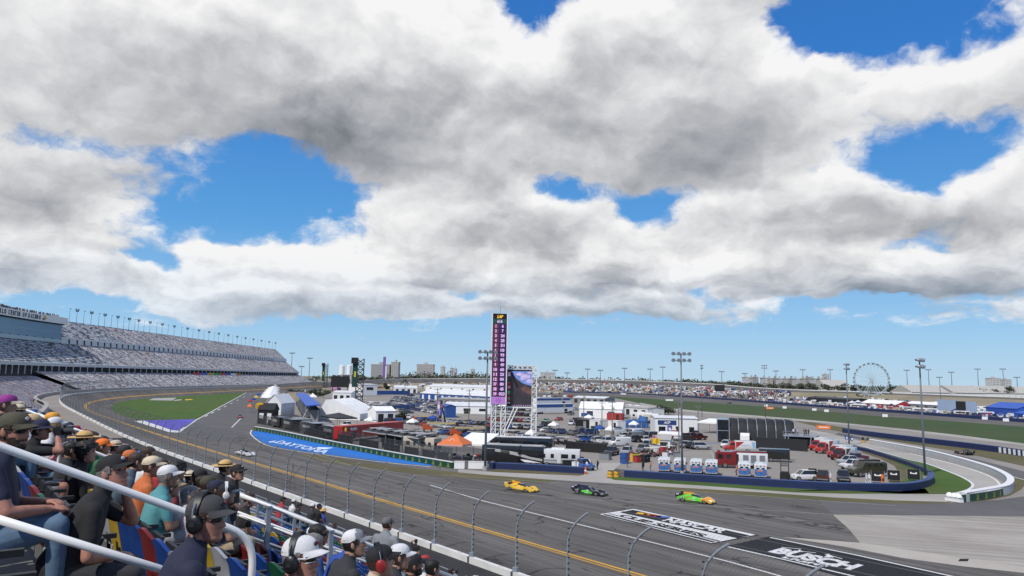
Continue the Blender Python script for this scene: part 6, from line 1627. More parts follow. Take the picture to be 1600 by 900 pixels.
# ================================================================== light poles
M_POLE = mat('grey_pole', (.12,.14,.165), .5, .12, 1)
def lamp_heads(b, z, n, s=1.0):
    for k in range(n):
        x = (k-(n-1)/2)*.95*s
        for zz in (0, -1.15*s):
            b.cyl((x,0,z+zz),(x,-.45*s,z+zz-.12*s),.30*s,M_STEEL,.34*s,8); b.box((x,.15*s,z+zz-.1),(.2*s,.3*s,.3*s),M_DKST)
def light_pole(label, px, pyb, pyt, heads=4, turn=0, r=.20, group='floodlight poles around the infield'):
    p = G(px, pyb); H = hgt(px, pyt, p.y)
    th = thing('light_pole', label, 'light pole', p, math.atan2(-p.x, p.y)+R(turn), group)
    b = MB(); b.tube([(0,0,0),(0,0,H*.5),(0,0,H)], [r,r*.8,r*.55], M_POLE, 10); b.build('pole', th, smooth=True)
    b = MB(); b.cyl((0,0,0),(0,0,.7),r*1.9,M_CONCG,n=10); b.build('footing', th)
    b = MB(); w_ = (heads-1)*.95/2+.3; b.box((0,0,H-.2),(2*w_,.12,.12),M_POLE); b.box((0,0,H-1.35),(2*w_,.12,.12),M_POLE); lamp_heads(b, H, heads); b.build('lamp_head', th)
light_pole('tall floodlight pole with four lamp pairs standing among the ambulances', 1066, 742, 552, 4, 15)
light_pole('tall floodlight pole beside the red nosed box trucks', 1327, 698, 569, 3, 70)
light_pole('tallest floodlight pole, inside the hairpin grass at right', 1446, 750, 562, 4, 75)
light_pole('floodlight pole in front of the scoreboard tower', 758, 735, 549, 4, 10, .24)
light_pole('floodlight pole rising behind the black ribbed tent', 1196, 654, 571, 3, 10, .16)
light_pole('floodlight pole behind the white building with the blue sign', 1097, 654, 571, 2, 60, .15)
FARP = [(918,612,577),(938,628,579),(976,615,576),(1036,624,574),(1128,606,581),(1213,603,580),(1255,604,578),(1418,606,579),(1452,607,578),(1488,612,582),(1529,606,577),(1569,611,577),(1266,609,590),(867,604,579),(1016,604,577),(1298,606,578),(704,604,581),(660,606,583),(470,600,573),(482,602,556+4),(454,600,552),(1590,608,590),(1470,630,590),(886,604,583),(1164,606,584)]
for k, (px, a, t_) in enumerate(sorted(FARP)):
    p = G(px, a); H = hgt(px, t_, p.y); s = p.y/420
    th = thing('light_pole', '%s from the left of the thin light poles along the horizon' % ordn(k), 'light pole', p, math.atan2(-p.x, p.y), 'distant light poles')
    b = MB(); b.cyl((0,0,0),(0,0,H),.22*s,M_POLE,.13*s,6); b.build('pole', th)
    b = MB(); b.box((0,0,H),(3.2*s,.5,.35*s),M_POLE)
    for x in (-1.2,-.4,.4,1.2): b.box((x*s,0,H+.35*s),(.5*s,.5,.4*s),M_STEEL)
    b.build('lamp_head', th)
M_WOOD = mat('weathered_wood', (.16,.14,.12), .9, .2, 2)
for k, (px, a, t_) in enumerate(((912,668,611),(940.5,675,627),(956.5,697,625),(1061,706,625),(1091,674,633),(732,668,608),(682,668,606))):
    p = G(px, a); H = hgt(px, t_, p.y)
    th = thing('utility_pole', '%s from the left of the wooden utility poles in the infield' % ordn(sorted((912,940.5,956.5,1061,1091,732,682)).index(px) if True else k), 'utility pole', p, .2, 'utility poles')
    b = MB(); b.cyl((0,0,0),(0,0,H),.17,M_WOOD,.11,8); b.build('pole', th)
    b = MB(); b.box((0,0,H-.6),(2.2,.12,.12),M_WOOD); b.box((0,0,H-1.5),(1.6,.1,.1),M_WOOD)
    for x in (-1,-.4,.4,1): b.cyl((x,0,H-.55),(x,0,H-.3),.06,M_CONCG,n=6)
    b.build('crossarm', th)
    b = MB(); b.cyl((.3,-.1,H-2.6),(.3,-.1,H-1.8),.25,M_CONCG,n=8); b.build('transformer', th)
# ================================================================== scoreboard tower and screen
def truss(b, p0, p1, w_, m, n, r=.07, d=None):
    """a square lattice mast from p0 to p1"""
    p0, p1 = Vector(p0), Vector(p1); ax = (p1-p0).normalized(); d = Vector((1,0,0)) if abs(ax.x) < .9 else Vector((0,0,1)); e = ax.cross(d).normalized(); d = e.cross(ax)
    cs = [d*w_/2+e*w_/2, -d*w_/2+e*w_/2, -d*w_/2-e*w_/2, d*w_/2-e*w_/2]
    for c in cs: b.cyl(p0+c, p1+c, r, m, n=5)
    for k in range(n):
        a, z = p0.lerp(p1, k/n), p0.lerp(p1, (k+1)/n)
        for i in range(4):
            c0, c1 = cs[i], cs[(i+1)%4]
            b.cyl(a+c0, (z+c1) if k % 2 == 0 else (z+c1), r*.7, m, n=4); b.cyl(a+c0, a+c1, r*.7, m, n=4)
sb = G(777, 690); SBW = 3.75
def zat(py, px=777): return hgt(px, py, sb.y)
M_LED = mat('dark_led_panel', (.010,.008,.016), .4); M_NUM = mat('lit_pink_numeral', (.62,.40,.68), .5, .02, emit=.40)
M_REDG = mat('lit_maroon_cell', (.13,.03,.065), .5, .2, 2, emit=.22); M_BLUEG = mat('lit_violet_cell', (.035,.012,.085), .5, .2, 2, emit=.2); M_PINKP = mat('lit_lilac_panel', (.36,.16,.46), .5, .06, 1, emit=.38); M_GOLDN = mat('lit_gold_letter', (.75,.42,.02), .5, emit=.5); M_DKG = mat('lit_dark_green_cell', (.01,.06,.05), .5, emit=.3)
sc_ = thing('scoreboard', 'tall narrow position scoreboard tower on white lattice legs', 'scoreboard', sb, math.atan2(-sb.x, sb.y)+.10)
z1, z0 = zat(490.5), zat(632)
b = MB(); b.box((0,0,(z1+z0)/2),(SBW,.9,z1-z0),M_LED); b.build('panel', sc_)
b = MB()
for s in (-1,1): b.box((s*(SBW/2+.10),-.05,(z1+z0)/2),(.26,1.1,z1-z0+.4),M_WHITEP)
b.box((0,-.05,z1+.12),(SBW+.4,1.1,.12),M_WHITEP); b.cyl((.1,0,z1),(.1,0,z1+1.8),.05,M_DKST,n=5); b.build('frame', sc_)
rows_ = [(None,'LAP'),(None,'616'),('1','6'),('2','7'),('3','24'),('4','25'),('5','31'),('6','10'),('7','93'),('8','85'),('9','40'),('10','60'),('11','23'),('12','04'),('37','80'),('38','45'),('39','023')]
rh = (z1-z0-2.2)/17
for k, (a, c) in enumerate(rows_):
    zc = z1-.1-rh*(k+.5); b = MB()
    if k == 0: add_text(b, c, (-.75,-.47,zc-.42), (1.6,0,0), (0,0,.84), M_GOLDN, .06, .3)
    elif k == 1: b.box((0,-.455,zc),(SBW-.25,.02,rh*.9),M_DKG); add_text(b, c, (-.7,-.475,zc-.4), (1.4,0,0), (0,0,.8), M_NUM, .05)
    else:
        b.box((-.95,-.455,zc),(1.45,.02,rh*.86),M_REDG); b.box((.72,-.455,zc),(1.9,.02,rh*.86),M_BLUEG)
        wl = .38*len(a) if a != '1' else .16; add_text(b, a, (-1.0-wl/2,-.475,zc-.42), (wl*1.15,0,0), (0,0,.84), M_NUM, .05)
        wl = .42*len(c) if c != '1' else .2; add_text(b, c, (.78-wl/2*1.1,-.475,zc-.42), (wl*1.2,0,0), (0,0,.84), M_NUM, .05)
    b.build('row', sc_, fix=False)
b = MB(); b.box((0,-.455,z0+1.05),(SBW-.1,.02,1.9),M_PINKP)
for q in range(8): b.box((.62*math.cos(q*math.pi/4),-.47,z0+1.05+.55*math.sin(q*math.pi/4)),(.16,.02,.16),M_BLUEG)
b.box((0,-.47,z0+1.05),(.8,.02,.5),mat('lit_mauve',(.28,.12,.36),.5,emit=.3)); b.build('logo_panel', sc_)
for nm, x in (('leg',-SBW/2+.75),('leg',SBW/2-.5)):
    b = MB(); truss(b, (x,0,0), (x,0,z0), 1.1, M_WHITEP, 6, .10); b.build(nm, sc_)
b = MB(); b.cyl((.6,-.4,.4),(4.2,-.2,z0-.6),.16,M_WHITEP,n=6); b.cyl((1.2,-.2,.4),(5.2,0,z0-.6),.16,M_WHITEP,n=6); b.build('brace', sc_)
# video screen with its own frame
vs = G(833.5, 689.5); vd = vs.y
scr = thing('video_screen', 'large video screen in a white lattice frame beside the scoreboard tower', 'video screen', vs, math.atan2(-vs.x, vs.y)+.12)
pxm = vd/FPX
def zv(py): return hgt(815, py, vd)
xl, xr = (791-833.5)*pxm, (831-833.5)*pxm
zt, zb_ = zv(576.5), zv(635)
b = MB(); b.box(((xl+xr)/2,0,(zt+zb_)/2),(xr-xl,.6,zt-zb_),M_LED); b.build('panel', scr)
W_, H_ = xr-xl, zt-zb_
M_SKYB = mat('lit_blue_sky', (.12,.19,.44), .5, .35, .5, emit=.5); M_CLDV = mat('lit_violet_cloud', (.42,.35,.55), .5, .3, .8, emit=.45); M_DKRD = mat('lit_dark_ground', (.035,.028,.035), .5, .4, .5, emit=.3); M_BRN = mat('lit_brown_ground', (.11,.055,.045), .5, .4, .6, emit=.3)
def pq(b, pts, y, m): b.poly([(xl+u*W_, y, zb_+v*H_) for u, v in pts], m)
b = MB(); pq(b, [(.16,.04),(.98,.04),(.98,.94),(.16,.94)], -.31, M_DKRD); pq(b, [(.16,.94),(.98,.94),(.98,.54),(.60,.62),(.36,.74)], -.32, M_SKYB)
for (u, v, ru, rv) in ((.5,.86,.16,.05),(.72,.80,.2,.07),(.86,.68,.13,.06),(.62,.74,.12,.04),(.88,.9,.1,.04)): b.poly([(xl+(u+ru*math.cos(q*math.pi/6))*W_, -.325, zb_+(v+rv*math.sin(q*math.pi/6)*(1 if q % 2 else .8))*H_) for q in range(12)], M_CLDV)
pq(b, [(.52,.48),(.72,.56),(.98,.44),(.98,.30),(.60,.40)], -.325, M_BRN); pq(b, [(.13,.90),(.19,.92),(.45,.50),(.38,.48)], -.33, M_LED)
b.build('picture', scr, fix=False)
b = MB(); rnd = random.Random(2)
LC = [M_NUM, M_REDG, M_DKG, mat('lit_green', (.05,.4,.18), .5, emit=.4), mat('lit_red', (.5,.05,.05), .5, emit=.4)]
for k in range(22):
    v = .90-.038*k; pq(b, [(.03,v),(.13,v),(.13,v-.02),(.03,v-.02)], -.315, LC[rnd.randrange(5)])
for k in range(9): u = .2+.085*k; pq(b, [(u,.022),(u+.05,.022),(u+.05,.035),(u,.035)], -.315, M_NUM)
b.build('caption', scr, fix=False)
b = MB(); truss(b, (0,0,0), (0,0,zv(572)), 1.25, M_WHITEP, 14, .09); b.build('leg', scr)
b = MB(); truss(b, (xl-.4,0,zv(574.5)), (.7,0,zv(574.5)), 1.0, M_WHITEP, 9, .08); b.build('top_beam', scr)
b = MB(); b.box(((xl+xr)/2,0,zb_-.25),(W_+1.2,1.0,.35),M_WHITEP); b.cyl((xl+.4,0,zb_-.3),(xl-2.6,0,.3),.14,M_WHITEP,n=6); b.build('bottom_beam', scr)
b = MB()
for k in range(5): b.box((xl+W_*(.12+.19*k),-.2,zt+.35),(.7,.5,.5),M_TRIM)
b.build('spotlight', scr)
# ================================================================== halls, tents, containers
def place_box(a, b_):
    p, q = G(*a), G(*b_); d = q-p; return p, math.atan2(d.y, d.x), d.length
M_TENT = mat('white_tent_fabric', (.76,.76,.75), .75, .10, .5, stretch=(1,1,.3)); M_ROOFW = mat('white_sheet_roof', (.64,.65,.66), .55, .16, .4); M_ROOFG = mat('grey_flat_roof', (.33,.325,.31), .8, .12, .3); M_DOORD = mat('dark_doorway', (.02,.02,.022), .8)
M_BLUEW = mat('blue_panel', (.02,.075,.26), .5, .12, .5); M_BLUER = mat('bright_blue_roof', (.02,.085,.42), .45, .10, .5); M_GREYW = mat('grey_wall', (.22,.225,.23), .7, .12, .5); M_CREAM = mat('cream_wall', (.46,.41,.33), .6, .1, .6)
def hall(name, label, cat, a, b_, depth, eave, ridge, wall, roof, doors=0, windows=0, band=None, group=None, along=True, door_m=None):
    """a building whose front bottom edge runs between two photo spots"""
    p, rz, L = place_box(a, b_); th = thing(name, label, cat, p, rz, group)
    b = MB(); D = depth
    if along: prof = [(0,0),(0,eave),(D/2,ridge),(D,eave),(D,0)]; r0 = [[Vector((x, y, z)) for y, z in prof] for x in (0, L)]
    else: r0 = [[Vector((x, y, z)) for x, z in [(0,0),(0,eave),(L/2,ridge),(L,eave),(L,0)]] for y in (0, D)]
    b.loft(r0, wall); b.build('wall', th)
    e = .25; rf = MB()
    if along: pr = [(-e,eave-.05),(D/2,ridge+.12),(D+e,eave-.05)]; rr = [[Vector((x, y, z+t_)) for y, z in pr for t_ in (0,)]+[Vector((x, y, z+.14)) for y, z in reversed(pr)] for x in (-e, L+e)]
    else: pr = [(-e,eave-.05),(L/2,ridge+.12),(L+e,eave-.05)]; rr = [[Vector((x, y, z)) for x, z in pr]+[Vector((x, y, z+.14)) for x, z in reversed(pr)] for y in (-e, D+e)]
    rf.loft(rr, roof); rf.build('roof', th)
    for k in range(doors):
        x = L*(k+.5)/doors; w_ = min(2.6, L/doors*.55); d = MB(); d.box((x,-.03,eave*.38),(w_,.08,eave*.76),door_m or M_DOORD); d.box((x,-.02,eave*.77),(w_+.2,.1,.1),wall); d.build('door', th)
    for k in range(windows):
        x = L*(k+.5)/windows; d = MB(); d.box((x,-.03,eave*.62),(L/windows*.45,.07,eave*.26),M_GL); d.box((x,-.02,eave*.62-eave*.15),(L/windows*.5,.1,.08),wall); d.build('window', th)
    if band:
        d = MB(); d.box((L/2,-.04,eave*band[1]),(L*.995,.08,eave*band[2]),band[0]); d.build('band', th)
    return th, L
def canopy(label, a, b_, depth, h, top, m, leg=M_STEEL, valance=None, peak=True, cat='canopy', group=None, name='canopy_tent'):
    p, rz, L = place_box(a, b_); th = thing(name, label, cat, p, rz, group); b = MB(); D = depth
    if peak: b.add([(0,0,h),(L,0,h),(L,D,h),(0,D,h),(L/2,D/2,top)], [(0,1,4),(1,2,4),(2,3,4),(3,0,4)], m)
    else: b.add([(0,0,h),(L,0,h),(L,D,top),(0,D,top),(0,0,h+.1),(L,0,h+.1),(L,D,top+.1),(0,D,top+.1)], [(0,1,2,3),(4,5,6,7),(0,1,5,4),(2,3,7,6)], m)
    b.build('roof', th, fix=False)
    v = MB(); v.box((L/2,0,h-.16),(L,.03,.34),valance or m); v.box((0,D/2,h-.16),(.03,D,.34),valance or m); v.box((L,D/2,h-.16),(.03,D,.34),valance or m); v.build('valance', th)
    for x in (0.05, L-.05):
        for y in (0.05, D-.05): c = MB(); c.cyl((x,y,0),(x,y,h if (peak or y < 1) else top),.05,leg,n=6); c.box((x,y,.03),(.2,.2,.06),leg); c.build('leg', th)
    return th, L
# left paddock along the pit road
for k in range(9):
    f = k/8; a = (427+8*f, 632-26*f)
    s = 1-.62*f; canopy('%s from the front of the white peaked tents lined along the pit road' % ordn(k), (a[0]-8*s, a[1]+.4), (a[0]+9*s, a[1]), 7, 3.8, 5.8, M_TENT, group='white tents along the pit road', valance=M_TENT, cat='tent')
hall('marquee_tent', 'tall white marquee with draped side at the head of the tent row', 'tent', (414,658), (438,658.5), 14, 6.0, 9.0, M_TENT, M_TENT, 0, along=False)
hall('arch_tent', 'black tent with two white arched openings by the pit road', 'tent', (402,660.5), (426,661), 5, 4.2, 6.2, M_BLACK, M_BLACK, 2, door_m=M_WHITEP)
th = thing('fuel_sign', 'round yellow fuel sign with dark blue lettering by the pit road', 'sign', G(404.5,660), .25); zc = hgt(404.5, 634.5, G(404.5,660).y)
b = MB(); b.loft([[Vector((1.45*math.cos(q*math.pi/10), y, zc+1.25*math.sin(q*math.pi/10))) for q in range(20)] for y in (-.15,.15)], mat('sign_yellow', (.75,.43,.02), .4)); b.build('disc', th)
b = MB(); b.box((0,-.18,zc),(3.4,.04,.62),mat('sign_navy',(.015,.02,.10),.4)); add_text(b, 'SUNOCO', (-1.5,-.21,zc-.25), (3.0,0,0), (0,0,.5), M_GOLDN, .03); b.build('lettering', th, fix=False)
b = MB(); b.cyl((0,.1,0),(0,.1,zc-1.1),.12,M_WHITEP,n=6); b.build('pole', th)
for k, (px, py, c) in enumerate(((391,632,'red'),(396,628.5,'royal'),(400,625,'yellow'),(389,642,'brightorange'),(404,620,'royal'))):
    canopy('small %s canopy on the pit wall, %s of the coloured ones' % ({'red':'red','royal':'blue','yellow':'yellow','brightorange':'orange'}[c], ordn(k)), (px-3,py+3), (px+4,py+3), 3, 2.6, 3.8, CL(c), group='coloured pit wall canopies')
# covered stand with blue roof
zr = 5.6; th = thing('covered_stand', 'small grandstand with a bright blue roof beside the white marquee', 'grandstand', G(490,634,0)); o0 = th.location
c4 = [G(478,635.5,zr)-o0, G(501.5,633.5,zr+.4)-o0, G(477.5,614.8,zr+.4)-o0, G(462.5,615,zr)-o0]
b = MB(); up_ = Vector((0,0,.35)); b.add(c4+[v+up_ for v in c4], [(0,1,2,3),(4,5,6,7),(0,1,5,4),(1,2,6,5),(2,3,7,6),(3,0,4,7)], M_BLUER); b.build('roof', th)
cen = sum(c4, Vector())/4; fl = [Vector((v.x*.96+cen.x*.04, v.y*.96+cen.y*.04, 0)) for v in c4]
b = MB(); b.add([fl[0],fl[1],fl[2],fl[3]]+[fl[0]+Vector((0,0,1.2)),fl[1]+Vector((0,0,4.6)),fl[2]+Vector((0,0,4.6)),fl[3]+Vector((0,0,1.2))], [(4,5,6,7),(0,1,5,4),(1,2,6,5),(2,3,7,6),(3,0,4,7)], M_BLACK); b.build('seating', th)
for f in (0,.33,.66,1):
    for p_, q_2 in ((fl[0],fl[3]),(fl[1],fl[2])): c = MB(); e = p_.lerp(q_2, f); c.cyl(e, e+Vector((0,0,zr)), .14, M_STEEL, n=6); c.box(e+Vector((0,0,.1)), (.5,.5,.2), M_STEEL); c.build('column', th)
b = MB(); b.box(fl[1].lerp(fl[0],.3)+Vector((0,-1,2.2)),(2.6,1.5,4.4),M_GREYW); b.build('stair_block', th)
b = MB(); b.cyl(fl[0]+Vector((-1,-3,0)), fl[0]+Vector((-3,16,5.5)), .12, M_WHITEP, n=5); b.build('stair_rail', th)
# big draped white marquee
p, rz, L = place_box((499,656), (562,657.5)); th = thing('marquee_tent', 'big white marquee with scalloped roof right of the blue roofed stand', 'tent', p, rz)
b = MB(); rings = []; n = 28; D = 24.0
for i in range(n+1):
    y = D*i/n; sag = .55*abs(math.sin(i*math.pi/7)); rings.append([Vector((x, y, z)) for x, z in ((0,.1),(0,3.4),(L*.14,7.3-sag*.4),(L*.30,7.5-sag*.4),(L*.6,5.6-sag),(L*.85,3.7-sag*.7),(L,2.4),(L,.1))])
b.loft(rings, M_TENT); b.build('canvas', th, auto=50)
b = MB()
for f in (0,.2,.4,.6,.8,1): b.cyl((L*f,-.08,0),(L*f,-.08,2.5),.08,M_WHITEP,n=5)
b.build('side_post', th)
canopy('small white peaked canopy above the white marquee', (487,628), (495,628), 8, 3.0, 5.2, M_TENT)
hall('tent', 'white double tent with two dark doorways behind the red transporter', 'tent', (587,660), (617,659.5), 8, 3.9, 5.2, M_TENT, M_TENT, 2)
hall('team_building', 'white paddock building with a violet flower banner below the black board', 'building', (519,630), (548,630.5), 20, 6.2, 7.0, M_WHITEP, M_ROOFW, 3, band=(M_BLUEW,.30,.12))
o = MB(); rnd = random.Random(9)
p, rz, L = place_box((517,611.5), (532,611.8)); th = thing('banner', 'violet and pink banner on the white paddock building', 'banner', p+Vector((0,0,0)), rz)
b = MB(); b.box((L/2,-.2,2.6),(L,.2,2.6),mat('violet_banner',(.20,.12,.36),.6)); b.build('cloth', th); b = MB()
for k in range(14): b.ell((rnd.uniform(.1,.9)*L,-.35,rnd.uniform(2.2,4.2)),(1.3,.1,.8),mat('pink_bloom',(.48,.25,.48),.6),8,5)
b.build('blossom', th); b = MB(); b.cyl((0,0,0),(0,0,4),.2,M_DKST,n=6); b.cyl((L,0,0),(L,0,4),.2,M_DKST,n=6); b.build('post', th)
hall('office_building', 'grey block behind the black video board', 'building', (530,611), (548,611.3), 30, 17, 17.2, mat('pale_grey_wall',(.42,.42,.41),.7), M_ROOFG, 0, 3)
p = G(531,612); th = thing('video_board', 'black rear side of a video board beyond the marquee', 'video board', p, .1); zt, zb_ = hgt(531,588,p.y), hgt(531,605,p.y); wv = 28*p.y/FPX
b = MB(); b.box((0,0,(zt+zb_)/2),(wv,1.2,zt-zb_),M_BLACK); b.build('panel', th); b = MB()
for x in (-.4,.4): b.cyl((x*wv,0,0),(x*wv,0,zb_),.5,M_DKST,n=6)
b.build('leg', th); b = MB(); [b.box((x*wv,0,zt+.5),(3.5,1,1.4),M_DKST) for x in (-.35,-.1,.2,.4)]; b.build('spotlight', th)
def lattice_tower(label, px0, px1, pyb, pyt, panel):
    pxc = (px0+px1)/2; p = G(pxc, pyb); u = p.y/FPX; H = hgt(pxc, pyt, p.y); w_ = (px1-px0)*u
    th = thing('lattice_tower', label, 'tower', p, math.atan2(-p.x, p.y), 'dark lattice towers')
    b = MB(); truss(b, (w_*.18,0,0), (w_*.18,0,H), w_*.6, M_DKST, 9, .012*H); b.build('mast', th)
    b = MB(); b.box((-w_*.25,-w_*.32,H*panel[0]),(w_*.45,.4,H*panel[1]),mat('dark_green_panel',(.012,.05,.035),.5)); b.box((-w_*.25,-w_*.36,H*panel[0]),(w_*.16,.3,H*panel[1]*.22),M_CROWN); b.build('sign_panel', th)
    b = MB(); b.box((-w_*.3,-w_*.32,H*.96),(w_*.6,w_*.5,H*.12),M_BLACK); b.build('top_box', th); return th
lattice_tower('taller dark lattice tower with a green panel beside the white marquee', 548, 566, 637, 560.5, (.68,.52))
lattice_tower('smaller dark lattice tower at the left near the far banking', 502, 511, 607, 568, (.6,.6))
hall('white_building', 'white building with a dark window strip right of the taller lattice tower', 'building', (566,617.5), (589,617.5), 25, 9.0, 9.4, M_WHITEP, M_ROOFW, 0, 1)
p, rz, L = place_box((588,609), (606,609)); th = thing('letter_sign', 'row of red letters standing beyond the white building', 'sign', p, rz); b = MB(); add_text(b, 'HEROES', (0,-.1,.5), (L,0,0), (0,0,3.4), CL('red'), .05); b.build('lettering', th, fix=False); b = MB(); b.box((L/2,0,.3),(L,.4,.4),M_WHITEP); b.build('base', th)
for k, (a, b_, h) in enumerate((((546,642),(600,643.5),2.4),((600,643),(648,639),2.4),((589,616.5),(640,616.5),3.4),((600,660.5),(629,660.5),1.6))):
    wall_along('fence_panel', '%s run of blue panel fencing in the left paddock' % ORD[k], 'fence', [G(*a), G(*b_)], .3, h, M_BLUEW, M_STEEL)
# red transporter, awnings and cream motorhome behind the green boards
p, rz, L = place_box((534,690.5), (560,697))
pr0, pr1 = G(534,691), G(632,680)
th = thing('transporter', 'long red race transporter with a yellow shield emblem', 'truck', pr0, math.atan2((pr1-pr0).y, (pr1-pr0).x)); L = min((pr1-pr0).length, 27)
M_FR = mat('race_red', (.36,.016,.014), .4, .06, .6, coat=.3)
b = MB(); b.loft([[Vector((x,0,.7)),Vector((x,0,3.7)),Vector((x,2.6,3.7)),Vector((x,2.6,.7))] for x in (0,L)], M_FR); b.box((L/2,1.3,3.76),(L,2.6,.10),mat('pale_red_roof',(.5,.08,.06),.5)); b.build('body', th)
b = MB(); b.add([(.9,-.03,2.5),(1.6,-.03,2.5),(1.6,-.03,3.3),(1.25,-.03,3.5),(.9,-.03,3.3)][::-1], [(0,1,2,3,4)], M_GOLDN); b.build('emblem', th, fix=False)
b = MB(); add_text(b, 'RISI', (3.2,-.03,2.6), (2.6,0,0), (0,0,.7), M_WHITEP, .04); b.build('lettering', th, fix=False)
b = MB(); b.box((4.6,-.04,1.35),(1.5,.1,1.6),M_DOORD); b.box((4.6,-.05,2.2),(1.7,.1,.1),M_FR); b.build('door', th)
b = MB()
for x in (1.2,L*.7,L*.8): b.cyl((x,-.02,.5),(x,2.6,.5),.5,M_TYRE,n=14)
b.build('wheel', th)
M_AWN = mat('dark_awning', (.035,.037,.042), .6, .2, .5); M_AWNL = mat('pale_awning_edge', (.42,.42,.43), .6)
for k, (a, b_, dd) in enumerate((((560,697),(596,704),5),((586,701),(622,708.5),5),((610,705.5),(648,712.5),5))):
    p, rz, L = place_box(a, b_); th = thing('awning', '%s from the left of the dark team awnings behind the green board wall' % ORD[k], 'awning', p+Vector((.5,1.6,0)), rz, 'dark team awnings')
    b = MB(); b.add([(0,0,3.3),(L,0,3.1),(L,dd,3.9),(0,dd,4.1),(0,0,3.5),(L,0,3.3),(L,dd,4.1),(0,dd,4.3)], [(0,1,2,3),(4,5,6,7),(0,1,5,4),(1,2,6,5),(2,3,7,6),(3,0,4,7)], M_AWN)
    for q in range(3): b.box((L*(.2+.3*q),dd*.55,4.1),(L*.16,dd*.7,.1),M_AWNL)
    b.box((L/2,-.02,3.35),(L,.08,.16),M_AWNL); b.build('roof', th)
    b = MB(); b.box((L/2,dd-.1,1.8),(L,.1,3.6),M_BLACK); b.build('back_wall', th)
    b = MB()
    for q in range(5): b.box((L*(.1+.2*q),1.5+q%2,.6),(.9,.8,1.2),[M_GREYW,M_TRIM,M_WHITEP,M_TRIM,M_GREYW][q])
    b.build('equipment', th)
    for x in (0.1,L-.1): c = MB(); c.cyl((x,.1,0),(x,.1,3.4),.06,M_STEEL,n=6); c.box((x,.1,.03),(.25,.25,.06),M_STEEL); c.build('leg', th)
# pit fence of dark ironwork
gw2 = gpts([(402,662),(440,670),(520,689),(600,706),(660,717),(706,725)], 8); th = thing('mesh_fence', 'dark wire fence standing behind the green board wall', 'fence', gw2[0]); b = MB(); acc_ = 0
for i, p in enumerate(gw2):
    q = p-gw2[0]
    c = MB(); c.cyl(q, q+Vector((0,0,3.0)), .05, M_DKST, n=5); c.box(q+Vector((0,0,.05)), (.2,.2,.1), M_DKST); c.build('post', th)
    if i: 
        for h in (.2,1.1,2.0,2.9): b.cyl(gw2[i-1]-gw2[0]+Vector((0,0,h)), q+Vector((0,0,h)), .022, M_DKST, n=4)
        d = q-(gw2[i-1]-gw2[0])
        for k in range(24): b.cyl(gw2[i-1]-gw2[0]+d*(k/24)+Vector((0,0,.1)), gw2[i-1]-gw2[0]+d*(k/24)+Vector((0,0,2.9)), .012, M_DKST, n=3, caps=False)
b.build('mesh', th, fix=False)
b = MB()
for i in range(1, len(gw2)):
    if i % 4 == 0: continue
    a_, c_ = gw2[i-1]-gw2[0], gw2[i]-gw2[0]; n_ = Vector((0,.06,0)); b.quad(a_+n_+Vector((0,0,.2)), c_+n_+Vector((0,0,.2)), c_+n_+Vector((0,0,1.9)), a_+n_+Vector((0,0,1.9)), M_BLACK)
b.build('screen_cloth', th, fix=False)  # black sheets added behind the wires only to darken the fence
trailer('container', 'grey site cabin left of the black canopy behind the fence', 'cabin', 470, 671, hd((455,667.5),(490,675)), 11, 3, 3.4, M_GREYW, .3, ((-.4,.4,1.4,2.2,M_TRIM),), 'grey cabins behind the fence')
trailer('container', 'second grey site cabin, just right of the first one behind the fence', 'cabin', 505, 679, hd((490,675.5),(520,682)), 9, 3, 3.2, M_GREYW, .3, ((-.3,.1,1.4,2.2,M_TRIM),), 'grey cabins behind the fence')
canopy('black flat canopy between the cabins and the red transporter', (500,672), (526,677), 6, 4.2, 5.4, M_BLACK, M_DKST)
canopy('second black canopy nearer the pit road tents', (430,666), (452,670), 5, 3.2, 4.2, M_BLACK, M_DKST)
put_car('pickup','white',542,668,hd((556,669),(526,666)),'white pickup truck parked behind the red transporter','vehicles in the left paddock')
# cream motorhome
def motorhome(label, px, py, rz, L, h, m, stripe=None, group=None, back_window=True, name='motorhome', w_=2.5):
    th = thing(name, label, 'motorhome', G(px, py), rz, group); b = MB(); box_body(b, -L/2, L/2, w_/2, .6, h, m)
    b.box((0,0,h+.12),(.9,L*.3,.24),M_WHITEP); b.build('body', th, auto=35)
    for s in (-1,1):
        for q, (y, ww) in enumerate(((-.34,.9),(-.12,.5),(.16,1.2),(.36,.6))):
            d = MB(); d.box((s*(w_/2+.006),y*L,h*.62),(.03,ww,h*.2),M_GL); d.box((s*(w_/2+.004),y*L,h*.62),(.02,ww+.14,h*.2+.14),M_TRIM); d.build('window', th)
        d = MB(); d.box((s*(w_/2+.008),.03*L,h*.50),(.03,.7,h*.6),m); d.box((s*(w_/2+.012),.03*L,h*.50),(.02,.55,h*.5),M_WHITEP); d.build('door', th)
        if stripe: d = MB(); d.box((s*(w_/2+.003),0,h*.36),(.02,L*.96,h*.10),stripe); d.build('stripe', th)
    if back_window: d = MB(); d.box((0,-L/2-.01,h*.60),(1.5,.05,h*.28),M_GL); d.box((0,-L/2-.005,h*.60),(1.66,.04,h*.28+.16),M_TRIM); d.build('window', th)
    d = MB(); d.box((0,L/2+.01,h*.55),(2.0,.05,h*.30),M_GL); d.box((0,L/2,h*.55),(2.2,.04,h*.36),M_TRIM); d.build('windscreen', th)
    wheels(th, [(-w_/2+.15,-L*.25),(w_/2-.15,-L*.25),(-w_/2+.15,-L*.25-1),(w_/2-.15,-L*.25-1),(-w_/2+.15,L*.33),(w_/2-.15,L*.33)], WHEELB, .42); return th
motorhome('cream motorhome parked left of the orange canopy', 659, 709, hd((640,703),(684,707)), 8.5, 3.5, M_CREAM)
